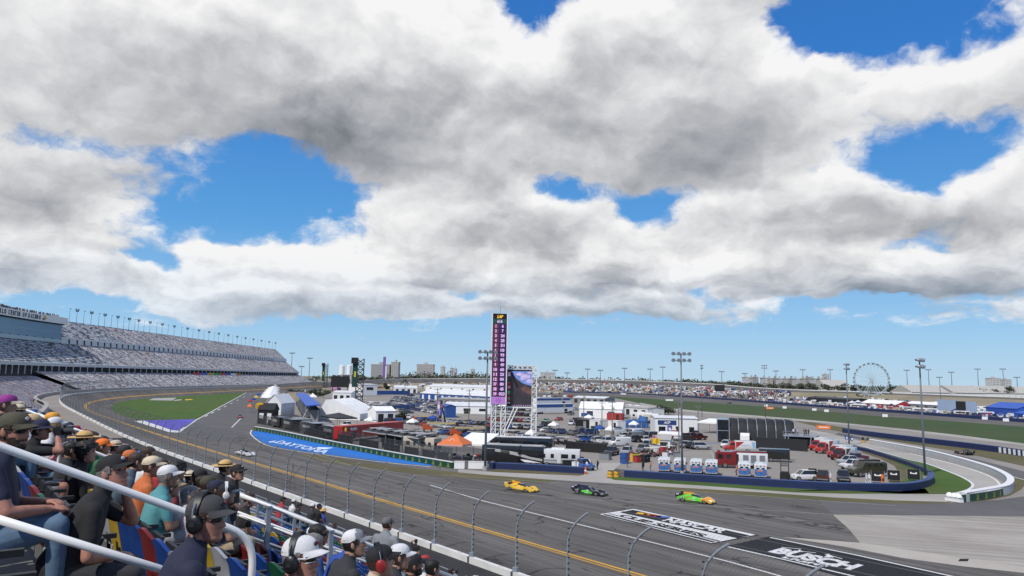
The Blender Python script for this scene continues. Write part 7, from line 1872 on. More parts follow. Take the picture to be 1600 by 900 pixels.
th, L = canopy('orange peaked canopy with white ring emblem behind the green wall end', (682,718.5), (722,721), 5.5, 3.1, 5.0, mat('orange_canopy', (.62,.15,.035), .6, .12, .6), M_STEEL, mat('pink_valance', (.62,.33,.28), .6))
b = MB()
for q in range(10): b.box((L*.52+.42*math.cos(q*math.pi/5),.93,3.78+.34*math.sin(q*math.pi/5)),(.16,.06,.14),M_WHITEP)
b.box((L*.36,.93,3.7),(.12,.06,.6),M_WHITEP); b.box((L*.42,.93,3.7),(.3,.06,.1),M_WHITEP); b.build('emblem', th)
canopy('white sloping canopy right of the orange one', (712,716), (757,719), 7, 3.0, 4.6, M_TENT, M_STEEL, M_TENT, peak=False)
for k, (px, py) in enumerate(((700,719),(708,717.5),(730,718),(745,719))):
    th = thing('folding_table', '%s of the dark tables beneath the orange and white canopies' % ORD[k], 'table', G(px, py), .2*k, 'tables under the canopies'); b = MB(); b.box((0,0,.74),(1.8,.75,.05),M_TRIM); b.build('top', th)
    for x in (-.8,.8): c = MB(); c.box((x,0,.36),(.05,.6,.72),M_STEEL); c.box((x,0,.03),(.08,.7,.04),M_STEEL); c.build('leg', th)
    b = MB(); b.box((.2,0,.95),(.6,.5,.4),[M_CREAM,M_BLUEW,M_BLACK,CL('red')][k]); b.box((-.5,0,.85),(.4,.4,.2),M_WHITEP); b.build('stores', th)
# black coach and camper trailer
M_COACHB = mat('black_coach_paint', (.016,.016,.018), .22, .1, 1, coat=.6); M_SILV = mat('silver_swoosh', (.40,.40,.39), .3, .06, 1, coat=.4)
def coach(label, px, py, rz, L, top, swoosh):
    th = thing('coach', label, 'coach', G(px, py), rz, None); b = MB(); box_body(b, -L/2, L/2, 1.28, .45, 3.5, M_COACHB)
    b.box((0,0,3.58),(2.3,L*.94,.16),top); b.build('body', th, auto=35)
    for s in (-1,1):
        for y in (.36,.12,-.16,-.34): d = MB(); d.box((s*1.285,y*L,2.35),(.03,L*.15,.85),M_GL); d.box((s*1.28,y*L,1.86),(.03,L*.16,.06),M_TRIM); d.build('window', th)
        if swoosh:
            d = MB(); pts = [(-.48,.9),(-.30,1.15),(-.05,1.75),(.18,2.2),(.42,2.5),(.42,2.9),(.15,2.75),(-.10,2.25),(-.28,1.6),(-.48,1.3)]
            d.poly([(s*1.30, y*L, z) for y, z in pts], M_SILV); d.poly([(s*1.30, y*L, z) for y, z in ((-.48,.55),(-.2,.6),(-.12,1.1),(-.25,1.0))], M_WHITEP); d.build('swoosh', th, fix=False)
    d = MB(); d.box((0,L/2+.01,2.2),(2.2,.06,1.7),M_GL); d.box((0,L/2,1.2),(2.3,.08,.3),M_TRIM); d.build('windscreen', th)
    wheels(th, [(-1.05,L*.32),(1.05,L*.32),(-1.05,-L*.25),(1.05,-L*.25),(-1.05,-L*.34),(1.05,-L*.34)], WHEELT, .5); return th
coach('black coach with silver swoosh stripes left of the white camper', 803, 725, hd((842,726.5),(770,723)), 12.0, M_SILV, True)
coach('black coach with pale roof parked behind the swoosh coach', 815, 709, hd((770,708),(856,711)), 13.5, M_ROOFW, False)
th = motorhome('white camper trailer with a dark window, right of the black coaches', 872, 728, hd((846,727.5),(900,729.5)), 8.2, 3.1, PAINT('white'), M_GREYW, name='camper_trailer')
put_car('suv','dark blue',905,728,hd((898,726),(928,731)),'dark blue SUV parked right of the white camper trailer','vehicles near the gate')
put_car('pickup','black',956,711,hd((970,706),(945,713)),'black pickup truck parked by the black mesh fence','vehicles near the gate')
put_car('suv','silver',979,710,hd((990,704),(972,713)),'silver SUV parked behind the blue tank','vehicles near the gate')
put_car('van','white',968,697,hd((990,697),(945,697)),'white van parked past the end of the black mesh fence','vehicles near the gate')
put_car('pickup','silver',1012,700,hd((1024,695),(1000,701)),'silver crew cab pickup near the striped flag','vehicles near the gate')
put_car('van','white',990,682,hd((1003,681),(978,682)),'long white van below the big blue tarpaulin','vehicles near the gate')
put_car('pickup','blue',966,676,hd((972,672),(956,678)),'blue pickup truck beside the wooden utility pole','vehicles near the gate')
put_car('pickup','black',1087,682.5,hd((1093,678),(1082,685)),'dark red and black pickup before the white building','vehicles near the gate')
wall_along('mesh_fence', 'black mesh fence across the lot behind the camper trailer', 'fence', [G(884,703),G(912,706),G(949,708.5)], .08, 2.0, M_BLACK, M_DKST)
th = thing('water_tank', 'blue tank with grey lid near the yellow barrels', 'tank', G(975.5,724)); b = MB(); b.cyl((0,0,0),(0,0,2.1),.85,M_BLUEW,n=14); b.build('tank', th, auto=40); b = MB(); b.cyl((0,0,2.1),(0,0,2.3),.88,M_GREYW,.5,14); b.build('lid', th); b = MB(); b.cyl((0,0,1.0),(0,0,1.1),.87,M_TRIM,n=14); b.build('band', th)
for k, px in enumerate((897.5,904)):
    th = thing('drum', '%s white drum behind the blue barrier by the gate' % ['left','right'][k], 'drum', G(px,732.5), 0, 'white drums'); b = MB(); b.cyl((0,0,0),(0,0,1.2),.5,M_WHITEP,n=12); b.build('body', th, auto=40); b = MB(); b.cyl((0,0,1.2),(0,0,1.26),.52,M_WALLW,n=12); b.build('lid', th)
# hauliers, halls and containers of the middle paddock
hall('exhibition_hall', 'long low white hall with blue end frame left of the scoreboard', 'building', (693,648.5), (766,650), 22, 4.0, 5.2, M_WHITEP, M_ROOFW, 1, 3, (M_CONCG,.10,.2))
p = G(684.5,655); th = thing('banner_pylon', 'tall violet and white banner pylon beside the long white hall', 'pylon', p, .1); zt = hgt(684.5,627,p.y)
b = MB(); b.box((0,0,zt/2),(1.3,.3,zt),mat('lilac_banner',(.40,.30,.62),.6,.1,.5)); b.build('panel', th); b = MB(); b.box((0,-.17,zt*.7),(1.0,.03,zt*.22),M_WHITEP); b.box((0,-.17,zt*.3),(.5,.03,zt*.3),M_BLUEW); b.build('emblem', th); b = MB(); b.box((0,0,.2),(1.7,.9,.4),M_GREYW); b.build('base', th)
hall('frame_tent', 'blue framed entrance front at the left end of the white hall', 'building', (688,650), (697,652.5), 4, 4.4, 5.0, M_BLUEW, M_BLUEW, 1, door_m=M_WHITEP)
hall('garage_row', 'very long white garage roof running behind the car park', 'building', (656,623), (766,630), 20, 4.2, 7.5, M_BLUEW, M_ROOFW, 10, door_m=M_WHITEP)
hall('garage_row', 'grey flat roofed garage between the long roof and the white hall', 'building', (684,633.5), (764,637), 16, 4.0, 4.6, M_GREYW, M_ROOFG, 8)
hall('garage_row', 'white garage roof farther back left of the scoreboard', 'building', (665,611.5), (766,615), 30, 6, 8.5, M_WHITEP, M_ROOFW, 6)
hall('garage_row', 'pale garage block left of centre beyond the parked cars', 'building', (616,613.5), (652,614), 25, 5, 7, M_WHITEP, M_ROOFW, 4)
CH = mat('yellow_chevron', (.62,.45,.02), .5)
for k, (a, b_, h, lab) in enumerate((((838,633),(891,632),4.4,'blue and white race transporter, rear one right of the video screen'),((838,647),(895,645.5),4.6,'blue and white race transporter with white lower side, in front of the rear one'))):
    p, q = G(*a), G(*b_); d = q-p; th = thing('transporter', lab, 'truck', p, math.atan2(d.y,d.x), 'blue and white transporters'); L = d.length
    b = MB(); b.loft([[Vector((x,0,.7)),Vector((x,0,h)),Vector((x,3,h)),Vector((x,3,.7))] for x in (0,L)], M_WHITEP); b.build('body', th)
    s_ = MB(); s_.box((L/2,-.03,h*.80),(L*.99,.05,h*.30),M_BLUEW); s_.build('stripe', th)
    c = MB(); x = L*.72; z = h*.80; c.add([(x,-.07,z+.6),(x+.9,-.07,z+.6),(x+1.7,-.07,z),(x+.9,-.07,z-.6),(x,-.07,z-.6),(x+.8,-.07,z)], [(0,1,2,5),(5,2,3,4)], CH); c.build('chevron', th, fix=False)
    c = MB(); c.box((L*.80,-.04,h*.34),(L*.08,.05,h*.26),M_DOORD); c.box((L*.80,-.03,h*.5),(L*.1,.06,.1),M_WHITEP); c.build('hatch', th)
    c = MB(); [c.cyl((L*f,-.02,.5),(L*f,3,.5),.5,M_TYRE,n=12) for f in (.1,.16,.9)]; c.build('wheel', th)
hall('storage_tent', 'white tent with a raised peak and red skirt right of the transporters', 'tent', (905,653), (972,655), 14, 4.0, 6.6, M_TENT, M_TENT, 2)
def box_thing(name, label, cat, a, b_, depth, h, m, lid=None, group=None, door=True):
    p, rz, L = place_box(a, b_); th = thing(name, label, cat, p, rz, group); b = MB(); b.box((L/2,depth/2,h/2),(L,depth,h),m); b.build('body', th)
    r = MB(); r.box((L/2,depth/2,h+.06),(L+.12,depth+.12,.12),lid or m); r.build('lid', th)
    if door: d = MB(); d.box((L*.7,-.02,h*.44),(min(1.1,L*.3),.06,h*.84),M_DOORD if m not in (M_BLACK,M_DOORD) else M_GREYW); d.build('door', th)
    rb = MB()
    for k in range(1, 8): rb.box((L*k/8,-.012,h/2),(.05,.03,h*.94),m)
    rb.build('rib', th); return th
box_thing('shipping_container', 'red container under the peaked white tent', 'container', (948,656.5), (972,657.5), 3, 2.8, mat('red_container',(.34,.03,.03),.5,.1,.6))
box_thing('shipping_container', 'blue container left of the black box by the tents', 'container', (908,656), (921,656.5), 3, 2.6, M_BLUEW)
box_thing('hut', 'black hut with pale lettering beside the white kiosk', 'hut', (899,669.5), (920,671), 4, 3.0, M_BLACK, M_DKST)
box_thing('hut', 'white hut between the black hut and the first kiosk pole', 'hut', (921,671.5), (937,673), 4, 3.2, M_WALLW, M_ROOFW)
box_thing('kiosk', 'white kiosk beside the wooden pole right of the huts', 'kiosk', (950,672.5), (965,674), 3.5, 3.1, M_WHITEP, M_ROOFW)
box_thing('dumpster', 'dark green dumpster in front of the white hut', 'dumpster', (923,674.5), (931,675), 1.8, 1.6, mat('dumpster_green',(.01,.05,.03),.5), M_BLACK, door=False)
p, rz, L = place_box((977,668), (1013,669)); th = thing('tarpaulin', 'big blue tarpaulin covering a boat shaped load', 'tarpaulin', p, rz); b = MB(); b.loft([[Vector((L*f,y,z*s)) for y, z in ((0,0),(-.2,1.6),(1.2,2.6),(3.2,2.6),(4.4,1.6),(4.2,0))] for f, s in ((0,.8),(.1,1),(.55,1),(.62,1.5),(.9,1.45),(1,1.0))], mat('blue_tarp',(.025,.09,.26),.55,.2,1.2,bump=.4)); b.build('cover', th); b = MB(); [b.box((L*f,-.22,.8),(.06,.05,1.6),M_WHITEP) for f in (.2,.45,.7)]; b.build('strap', th)
# white building with the blue sign
th, L = hall('service_building', 'white building with a blue sign, poster and red kiosk in front', 'building', (1024,680.5), (1090,682), 12, 5.2, 5.5, M_WHITEP, M_ROOFW, 0)
p0 = th; b = MB(); b.box((L*.28,-.06,3.9),(L*.44,.1,1.3),mat('sign_blue',(.02,.05,.16),.4)); add_text(b, 'ACP', (L*.20,-.13,3.55), (L*.16,0,0), (0,0,.7), M_WHITEP, .04, .3); b.build('sign', th, fix=False)
for x, ww in ((.16,.16),(.86,.12)): d = MB(); d.box((L*x,-.04,1.9),(L*ww,.06,1.6),M_GL); d.box((L*x,-.03,1.05),(L*ww*1.1,.1,.1),M_WHITEP); d.build('window', th)
d = MB(); d.box((L*.34,-.08,1.6),(L*.11,.08,2.9),mat('violet_poster',(.12,.08,.32),.5)); d.box((L*.34,-.13,1.9),(L*.05,.03,1.0),M_WHITEP); d.build('poster', th)
d = MB(); d.box((L*.52,-.04,1.5),(L*.07,.06,2.6),M_DOORD); d.box((L*.52,-.03,2.9),(L*.08,.1,.1),M_WHITEP); d.build('door', th)
box_thing('vending_machine', 'red vending kiosk beside the poster of the white building', 'kiosk', (1048.5,683), (1057,683.3), 1.4, 2.0, mat('kiosk_red',(.36,.06,.06),.5), M_WALLW)
canopy('white flat canopy in front of the white building', (1029,695), (1064,696.5), 4.5, 2.8, 3.1, M_TENT, M_STEEL, M_TENT, peak=False)
canopy('white lean-to roof between the white building and the black tent', (1090,676), (1119,678), 8, 3.4, 4.2, M_TENT, M_STEEL, M_TENT, peak=False)
hall('shed', 'small grey white shed by the wooden pole', 'shed', (1027,700), (1047,701), 3.5, 2.0, 3.0, M_WALLW, M_ROOFG, 1)
def flag(label, px, py, h, kind):
    p = G(px, py); th = thing('flag', label, 'flag', p, .15); b = MB(); b.cyl((0,0,0),(0,0,h),.035,M_STEEL,n=6); b.build('pole', th)
    b = MB(); W, H, n = 1.9, 1.15, 12
    red, wh, bl, ye = CL('red'), CL('white'), CL('navy'), mat('flag_gold',(.66,.42,.02),.8)
    for i in range(n):
        for j in range(7):
            x0, x1 = W*i/n, W*(i+1)/n; z0, z1 = h-H+H*j/7, h-H+H*(j+1)/7; y0, y1 = .15*math.sin(i*.8), .15*math.sin((i+1)*.8)
            m = ye if kind == 'gold' else (bl if (i < 5 and j > 2) else (red if j % 2 == 0 else wh))
            b.quad((x0+.03,y0,z0),(x1+.03,y1,z0),(x1+.03,y1,z1),(x0+.03,y0,z1), m)
    b.build('cloth', th, fix=False)
flag('stars and stripes flag beside the small shed', 1014, 703, 3.6, 'us'); flag('plain gold flag below the striped flag', 1018, 711, 3.6, 'gold')
def golf_cart(label, px, py, rz, c):
    th = thing('golf_cart', label, 'golf cart', G(px, py), rz, 'golf carts'); p = PAINT(c); b = MB(); b.loft([section(-1.3,.55,.3,.75),section(-.3,.6,.25,.8),section(.3,.6,.25,.45),section(.8,.58,.28,.8),section(1.3,.45,.3,.6)], p); b.box((0,-.5,.85),(1.0,.5,.1),M_TRIM); b.box((0,-.8,1.1),(1.0,.1,.45),M_TRIM); b.build('body', th)
    r = MB(); r.box((0,-.1,1.85),(1.2,1.9,.07),M_WALLW); r.build('roof', th); c_ = MB()
    for s in (-1,1):
        for y in (-.9,.75): c_.cyl((s*.5,y,.7),(s*.5,y,1.85),.03,M_DKST,n=5)
    c_.build('post', th); wheels(th, [(-.5,.85),(.5,.85),(-.5,-.8),(.5,-.8)], WHEEL, .26)
for k, (px, py, c) in enumerate(((1014,713.5,'maroon'),(1036,711,'red'),(1024,712.5,'maroon'),(876,694,'black'),(887,695,'black'),(950,692,'black'),(1046,709,'white'))): golf_cart('%s from the left of the golf carts in the infield' % ORD[sorted((1014,1036,1024,876,887,950,1046)).index(px)], px, py, hd((px-5,py),(px+5,py+.5))+k*.3, c)
# black ribbed tent, stage skirt, white arch and viewing deck
p, q = G(1121,690.5), G(1243,695); d = q-p; th = thing('ribbed_tent', 'large black ribbed tunnel tent behind the fire engine', 'tent', p, math.atan2(d.y,d.x)); L = d.length; H = hgt(1150,655,p.y); M_BT = mat('black_tent_fabric', (.013,.014,.016), .75, .2, .6)
nb = 7; xs0 = L*.16
for k in range(nb):
    x0, x1 = xs0+(L-xs0)*k/nb, xs0+(L-xs0)*(k+1)/nb; rings = []
    for f in (0,.12,.5,.88,1):
        x = x0+(x1-x0)*f; bl = 1-.05*(abs(f-.5)*2)**3; rings.append([Vector((x, 7-7*math.cos(a), max(0,H*min(1.0,1.12*math.sin(a)**.5)*bl))) for a in [math.pi*j/12 for j in range(13)]])
    b = MB(); b.loft(rings, M_BT, closed=False, caps=False); b.build('bay', th, smooth=True, fix=False)
for k in range(nb+1):
    x = xs0+(L-xs0)*k/nb; b = MB(); b.tube([Vector((x, 7-7.12*math.cos(a), max(0,H*min(1.0,1.12*math.sin(a)**.5)))) for a in [math.pi*j/12 for j in range(13)]], .09, M_STEEL, 5); b.build('rib', th)
b = MB(); b.box((xs0*.5,4,H*.5),(xs0*.96,8,H*.98),M_GL); b.build('clear_end', th)
b = MB()
for x in (0,xs0*.98): b.box((x,-.05,H*.5),(.2,.2,H),M_STEEL)
b.box((xs0*.5,-.05,H*.98),(xs0,.2,.2),M_STEEL); b.box((xs0*.5,-.05,H*.5),(xs0,.15,.15),M_STEEL); b.build('frame', th)
wall_along('stage_skirt', 'low black screen wall in front of the ribbed tent', 'screen', [G(1181,700),G(1262,705.5)], .4, 2.6, M_BT, M_BLACK)
p, q = G(1184,698), G(1223,700); th = thing('light_strip', 'lilac strip along the top of the black screen wall', 'strip', p, math.atan2((q-p).y,(q-p).x)); L = (q-p).length; zz = hgt(1200,690,p.y); b = MB(); b.box((L/2,0,zz),(L,.5,.7),mat('lilac_strip',(.22,.21,.50),.5)); b.build('strip', th); b = MB(); [b.cyl((x,0.3,0),(x,.3,zz),.06,M_DKST,n=5) for x in (.3,L/2,L-.3)]; b.build('post', th)
p, rz, L = place_box((1149,693), (1171,694)); th = thing('arch_tunnel', 'white arched tunnel mouth in front of the ribbed tent', 'tunnel', p, rz); b = MB(); H = hgt(1160,677,p.y)
b.loft([[Vector((L*f, y, z)) for y, z in ((0,0),(0,H*.8),(.8,H),(3,H),(3,0))] for f in (.35,1)], M_WHITEP); b.build('shell', th); b = MB(); b.box((L*.22,1.5,H*.44),(L*.34,2.8,H*.88),M_BT); b.build('opening', th)
p, q = G(1224,699), G(1276,702); th = thing('viewing_deck', 'raised viewing deck with railing above a black base', 'deck', p, math.atan2((q-p).y,(q-p).x)); L = (q-p).length; zd = hgt(1250,681,p.y)
b = MB(); b.box((L*.5,3,zd),(L,6,.3),M_STEEL); b.build('floor', th)
b = MB(); b.box((L*.52,3.2,zd*.45),(L*.9,5,zd*.9),M_BT); b.box((L*.5,.6,zd*.62),(L*.6,.3,zd*.5),M_GL); b.build('base', th)
for x in (.02,.12,.80,.93): c = MB(); c.cyl((L*x,.1,0),(L*(x+.05),.1,zd),.14,M_STEEL,n=6); c.box((L*x,.1,.05),(.4,.4,.1),M_STEEL); c.build('strut', th)
b = MB()
for k in range(9): b.cyl((L*k/8,.05,zd),(L*k/8,.05,zd+1.1),.04,M_STEEL,n=5)
for h in (.55,1.1): b.cyl((0,.05,zd+h),(L,.05,zd+h),.04,M_STEEL,n=5)
b.build('railing', th)
for k, (f, c) in enumerate(((.30,'white'),(.36,'royal'),(.42,'white'),(.62,'black'),(.68,'black'),(.76,'black'),(.12,'royal'))):
    pp = th.location+Matrix.Rotation(th.rotation_euler.z,3,'Z') @ Vector((L*f,1.2,zd+.15))
    o = person('%s person from the left on the raised viewing deck' % ordn(sorted((.30,.36,.42,.62,.68,.76,.12)).index(f)), pp, R(150+k*40), 'stand', lean=3, shirt=c, pants='black', vox=.04, armR='down', armL='down', eyes=False, group='people on the viewing deck'); PEOPLE.pop()
# ---- rows of parked cars
car_row('front row by the screen leg', 846, 674, 880, 678.5, 5, 60, 'suu', ['white','silver','grey','dark blue','black'])
car_row('short row left of the lime cones', 893, 680, 905, 675, 2, 40, 'u', ['grey','white'])
put_car('sedan','grey',909,685.5,hd((920,684),(898,686.5)),'grey sports coupe parked alone right of the dark van','cars parked in the infield'); put_car('sedan','grey',846,687,hd((855,686),(838,688)),'grey saloon parked alone just right of the screen leg','cars parked in the infield')
put_car('suv','white',893,664,hd((899,661),(888,665)),'white SUV beside the black hut','cars parked in the infield'); put_car('pickup','black',892,648.5,hd((899,647),(884,649)),'black and red pickup at the transporters','cars parked in the infield')
put_car('sedan','lime',853,660,hd((863,659),(845,661)),'lime green car parked behind the dark pickup','cars parked in the infield'); put_car('sedan','red',873,657,hd((880,656.5),(866,657.5)),'red car parked right of the lime green one','cars parked in the infield'); put_car('van','black',852,668,hd((864,666),(841,668)),'black van in the row below the lime green car','cars parked in the infield')
car_row('row below the scoreboard', 770, 680, 826, 684, 7, 75, 'ssu')
car_row('second row below the scoreboard', 768, 668, 828, 671, 8, 80, 'ssup')
car_row('third row below the scoreboard', 770, 657, 832, 660, 9, 80, 'ssu')
car_row('fourth row behind the video screen', 790, 649, 834, 651, 6, 80, 'sup')
car_row('row before the white hall', 704, 661, 764, 665, 9, 70, 'ssu')
car_row('first row behind the canopies', 692, 678, 762, 686, 9, 70, 'ssuv', skip=.1)
car_row('second row behind the canopies', 695, 669, 764, 675, 9, 70, 'ssu', skip=.1)
car_row('row beside the orange lifts', 640, 662, 684, 668, 6, 70, 'spu')
car_row('row left of the violet pylon', 630, 653, 680, 659, 7, 70, 'ssu')
for r_, (a, b_, n) in enumerate((((606,634),(690,648),20),((612,629),(688,641),20),((614,625),(684,635),20),((618,621.5),(676,629),20),((604,640),(640,646),8))):
    car_row('%s dense row' % ORD[r_], a[0], a[1], b_[0], b_[1], n, 75, 'ssssu', jit=.5, cols=['silver','grey','dark blue','blue','white','black','silver','dark blue'])
car_row('row beyond the huts', 930, 664, 962, 666, 4, 70, 'sup'); car_row('row by the silver pickup', 996, 690, 1014, 691.5, 3, 60, 'up')
car_row('line under the back grass', 1008, 642, 1030, 645, 6, 75, 'su'); car_row('line below the viewing lawn', 972, 684, 1000, 687, 4, 70, 'upv')
car_row('line beside the white building', 1073, 686, 1090, 687, 3, 60, 'up', ['maroon','black','white'])
car_row('line behind the grey garage', 770, 640, 836, 643, 9, 80, 'su')
car_row('line by the lattice tower', 558, 632, 600, 634, 6, 75, 'suv', ['white','silver','white','red'])
for k, (px, py, L_) in enumerate(((436,668,9),(455,672,11),(486,679,12),(520,686,11))):
    trailer('team_truck', '%s from the left of the black team trailers behind the dark wire fence' % ordn(k), 'trailer', px, py, hd((px-15,py-3.4),(px+15,py+3.2)), L_, 2.6, 3.3, M_COACHB, .6, ((-.3,.2,1.8,2.5,M_GREYW),), 'black team trailers', 2)
car_row('row beyond the marquee', 566, 652, 584, 654, 3, 70, 'pv', ['white','black','silver'])
car_row('upper row by the white building', 548, 622, 566, 624, 4, 70, 'sv', ['white','silver','black'])
car_row('line along the blue panels', 590, 638, 640, 636, 8, 75, 'sup')
car_row('line behind the walking crowd', 455, 612, 500, 614, 8, 75, 'svp')
hall('garage_row', 'low white roofed hall between the transporters and the back grass', 'building', (895,629), (945,631), 14, 3.6, 4.6, M_GREYW, M_ROOFW, 5)
hall('garage_row', 'pale flat roofed hall behind the peaked storage tent', 'building', (975,647), (1012,650), 10, 3.4, 3.8, M_WALLW, M_ROOFG, 3)
for k, (px, py) in enumerate(((1003,657),(1014,659),(1024,662),(984,642),(996,643.5),(1010,646),(870,617.5),(858,617))):
    motorhome('%s from the left of the pale motorhomes before the back grass' % ordn(sorted((1003,1014,1024,984,996,1010,870,858)).index(px)), px, py, hd((px-8,py),(px+8,py+.8)), 9, 3.3, [PAINT('white'),M_WALLW,M_CREAM,PAINT('silver')][k%4], M_GREYW, 'motorhomes before the back grass')
car_row('line beside the storage tent', 900, 660, 946, 662, 5, 75, 'supv'); car_row('outer line right of the huts', 968, 679, 1004, 682, 4, 70, 'up')
car_row('line before the low white hall', 880, 640, 902, 641, 4, 75, 'sv'); car_row('line before the long garage roof', 700, 628, 764, 633, 10, 75, 'supv')
car_row('far line behind the transporters', 842, 622, 890, 621, 7, 75, 'sv'); car_row('line under the pylon', 640, 619, 655, 622, 4, 75, 'sv')
for k, (px, py, sh, pn_) in enumerate(((988,716,'red','black'),(995,718,'white','jeans'),(1002,720,'brightorange','black'),(1048,706,'black','black'),(1053,708,'charcoal','jeans'),(1050,712,'red','jeans'),(1043,703,'grey','khaki'),(1056,704,'navy','black'),(860,697,'red','jeans'),(866,699,'black','black'),(934,734,'navy','black'),(981,730,'charcoal','jeans'))):
    walker('%s from the left of the small figures scattered about the paddock in %s' % (ordn(k), HN.get(sh, 'orange')), px, py, sh, pn_, None, 40*k, group='figures in the paddock')
for k, (px, py, m_, w_, h_) in enumerate(((984,719,'red',2.6,1.3),(992,721,'yellow',1.6,1.6),(999,722,'red',2.4,1.2),(1008,722,'black',2.2,1.4),(1040,715,'white',2.0,1.2),(1058,719,'grey',1.6,1.5),(1022,706,'white',3.0,1.6),(1034,707,'red',2.0,1.4),(946,718,'grey',2.4,1.2),(1074,690,'black',3.0,1.6),(1066,699,'grey',2.2,1.3),(888,731,'black',2.0,1.3))):
    th = thing('equipment_case', '%s from the left of the equipment cases in the paddock, %s' % (ordn(sorted((984,992,999,1008,1040,1058,1022,1034,946,1074,1066,888)).index(px)), m_), 'case', G(px, py), .3*k, 'equipment cases'); b = MB(); b.box((0,0,h_/2),(w_,1.1,h_),CL(m_)); b.build('body', th); b = MB(); b.box((0,0,h_+.04),(w_*1.03,1.16,.08),M_TRIM); b.box((0,-.57,h_*.6),(w_*.3,.04,.1),M_STEEL); b.build('lid', th)
put_car('van','black',1014,687,hd((1028,686),(1000,688)),'long black van behind the silver crew cab','vehicles near the gate'); put_car('suv','grey',1004,706,hd((1012,704),(998,707)),'grey SUV left of the gold flag','vehicles near the gate')
put_car('pickup','blue',912,733,hd((905,731),(925,736)),'blue pickup by the gate beside the two figures','vehicles near the gate'); put_car('pickup','white',1060,688,hd((1066,685),(1056,690)),'white pickup below the red kiosk','vehicles near the gate')
for k, (px, py, c) in enumerate(((862,676,'white'),(917,662,'white'),(934,682,'royal'),(951,684,'white'),(1003,668,'white'),(1016,671,'black'),(988,674,'white'),(1043,692,'royal'),(826,692,'white'),(783,641,'white'),(640,671,'white'),(672,664,'royal'),(574,668,'white'),(604,668,'black'))):
    canopy('small %s shade canopy in the paddock, %s of such from the left' % ({'royal':'blue'}.get(c, c), ordn(sorted((862,917,934,951,1003,1016,988,1043,826,783,640,672,574,604)).index(px))), (px-6,py), (px+7,py+.6), 3.2, 2.4, 3.4, M_TENT if c == 'white' else CL(c), group='small shade canopies in the paddock')
car_row('dirt lot line', 912, 690, 948, 694, 4, 75, 'sup'); car_row('line above the dirt lot', 905, 677, 925, 679, 3, 70, 'su'); car_row('yard entrance line', 1078, 700, 1096, 702, 3, 60, 'up', ['white','black','silver'])
# boom lifts
for k, (px, py) in enumerate(((648,661),(668,674),(712,682))):
    th = thing('boom_lift', '%s of the orange boom lifts with a beige arm' % ['first','second','third'][k], 'boom lift', G(px, py), .2, 'orange boom lifts'); OR_ = mat('lift_orange',(.42,.07,.02),.5); b = MB(); b.box((0,0,1.0),(3.0,2.0,.9),OR_); b.box((-.6,0,1.7),(1.6,1.4,.7),OR_); b.build('chassis', th)
    b = MB(); b.box((4.2,-.2,2.4),(9.0,.45,.55),mat('boom_beige',(.46,.38,.20),.5),M=None); b.build('boom', th); b = MB(); b.box((8.8,-.2,2.2),(1.0,1.2,1.1),M_TRIM); b.build('basket', th)
    wheels(th, [(-1.1,.9),(1.1,.9),(-1.1,-.9),(1.1,-.9)], WHEELB, .42)
th = thing('excavator_arm', 'black upright crane arm beside the violet pylon', 'crane', G(697,668)); b = MB(); b.tube([(0,0,.5),(-1.2,0,5.5),(-1.5,0,6.5)], [.3,.25,.2], M_BLACK, 6); b.build('arm', th); b = MB(); b.box((0,0,.5),(1.6,1.6,1.0),M_BLACK); b.build('base', th); b = MB(); b.box((-1.5,0,6.8),(.5,.5,.9),OR_); b.build('bucket', th)
# crowd walking between the pit tents and the blue roofed stand: nobody could count it
mb = MB(); rnd = random.Random(8); CRC = [mat('crowd_cloth_%d'%k, c, .9) for k, c in enumerate(((.02,.02,.025),(.05,.05,.08),(.22,.16,.12),(.35,.34,.33),(.04,.07,.16),(.20,.04,.04),(.10,.09,.06)))]
for k in range(520):
    f = rnd.random()**1.3; px = 443+5*f+rnd.uniform(-5,5)*(1.25-f)+(6*(1-f)); py = 660-52*f; p = G(px, py); h = rnd.uniform(1.55,1.85); a = rnd.random()*3
    m = CRC[rnd.randrange(7)]; mb.box(p+Vector((0,0,h*.24)),(.30,.24,h*.48),CRC[rnd.choice((0,1,4))],a); mb.box(p+Vector((0,0,h*.66)),(.46,.28,h*.36),m,a,.85); mb.ell(p+Vector((0,0,h*.93)),(.10,.11,.13),SKIN[2],6,4)
o = mb.build('walking_crowd', fix=False); tag(o, 'dense crowd walking between the pit tents and the blue roofed stand', 'crowd', kind='stuff')
# ================================================================== far side: campers, crowd, wheel, trees, skyline
def leafm(name, rgb): return mat(name, rgb, .9, .35, .25)
LEAF = [leafm('foliage_dark', (.045,.055,.034)), leafm('foliage_mid', (.070,.080,.048)), leafm('foliage_dry', (.125,.110,.075))]
M_BARK = mat('tree_bark', (.09,.075,.06), .95, .3, 2)
def crown(b, c, rx, rz_, n, size, rnd, mats):
    lobes = [(Vector((rnd.uniform(-.6,.6)*rx, rnd.uniform(-.6,.6)*rx, rnd.uniform(-.5,.6)*rz_)), rnd.uniform(.35,.6)) for _ in range(6)]
    for k in range(n):
        lc, lr = rnd.choice(lobes); d = Vector((rnd.gauss(0,1), rnd.gauss(0,1), rnd.gauss(0,1))).normalized()*(rnd.random()**.4)*lr
        p = Vector(c)+lc+Vector((d.x*rx, d.y*rx, d.z*rz_)); a = Vector((rnd.gauss(0,1), rnd.gauss(0,1), rnd.gauss(0,.6))).normalized(); e = a.cross(Vector((rnd.gauss(0,1), rnd.gauss(0,1), 1))).normalized(); s = size*rnd.uniform(.6,1.3)
        b.add([p-a*s-e*s*.6, p+a*s-e*s*.6, p+a*s*.8+e*s*.6, p-a*s*.7+e*s*.6], [(0,1,2,3)], mats[min(2, int(rnd.random()*1.6+(0 if d.z < 0 else .4)))])
rnd = random.Random(77); mb = MB()
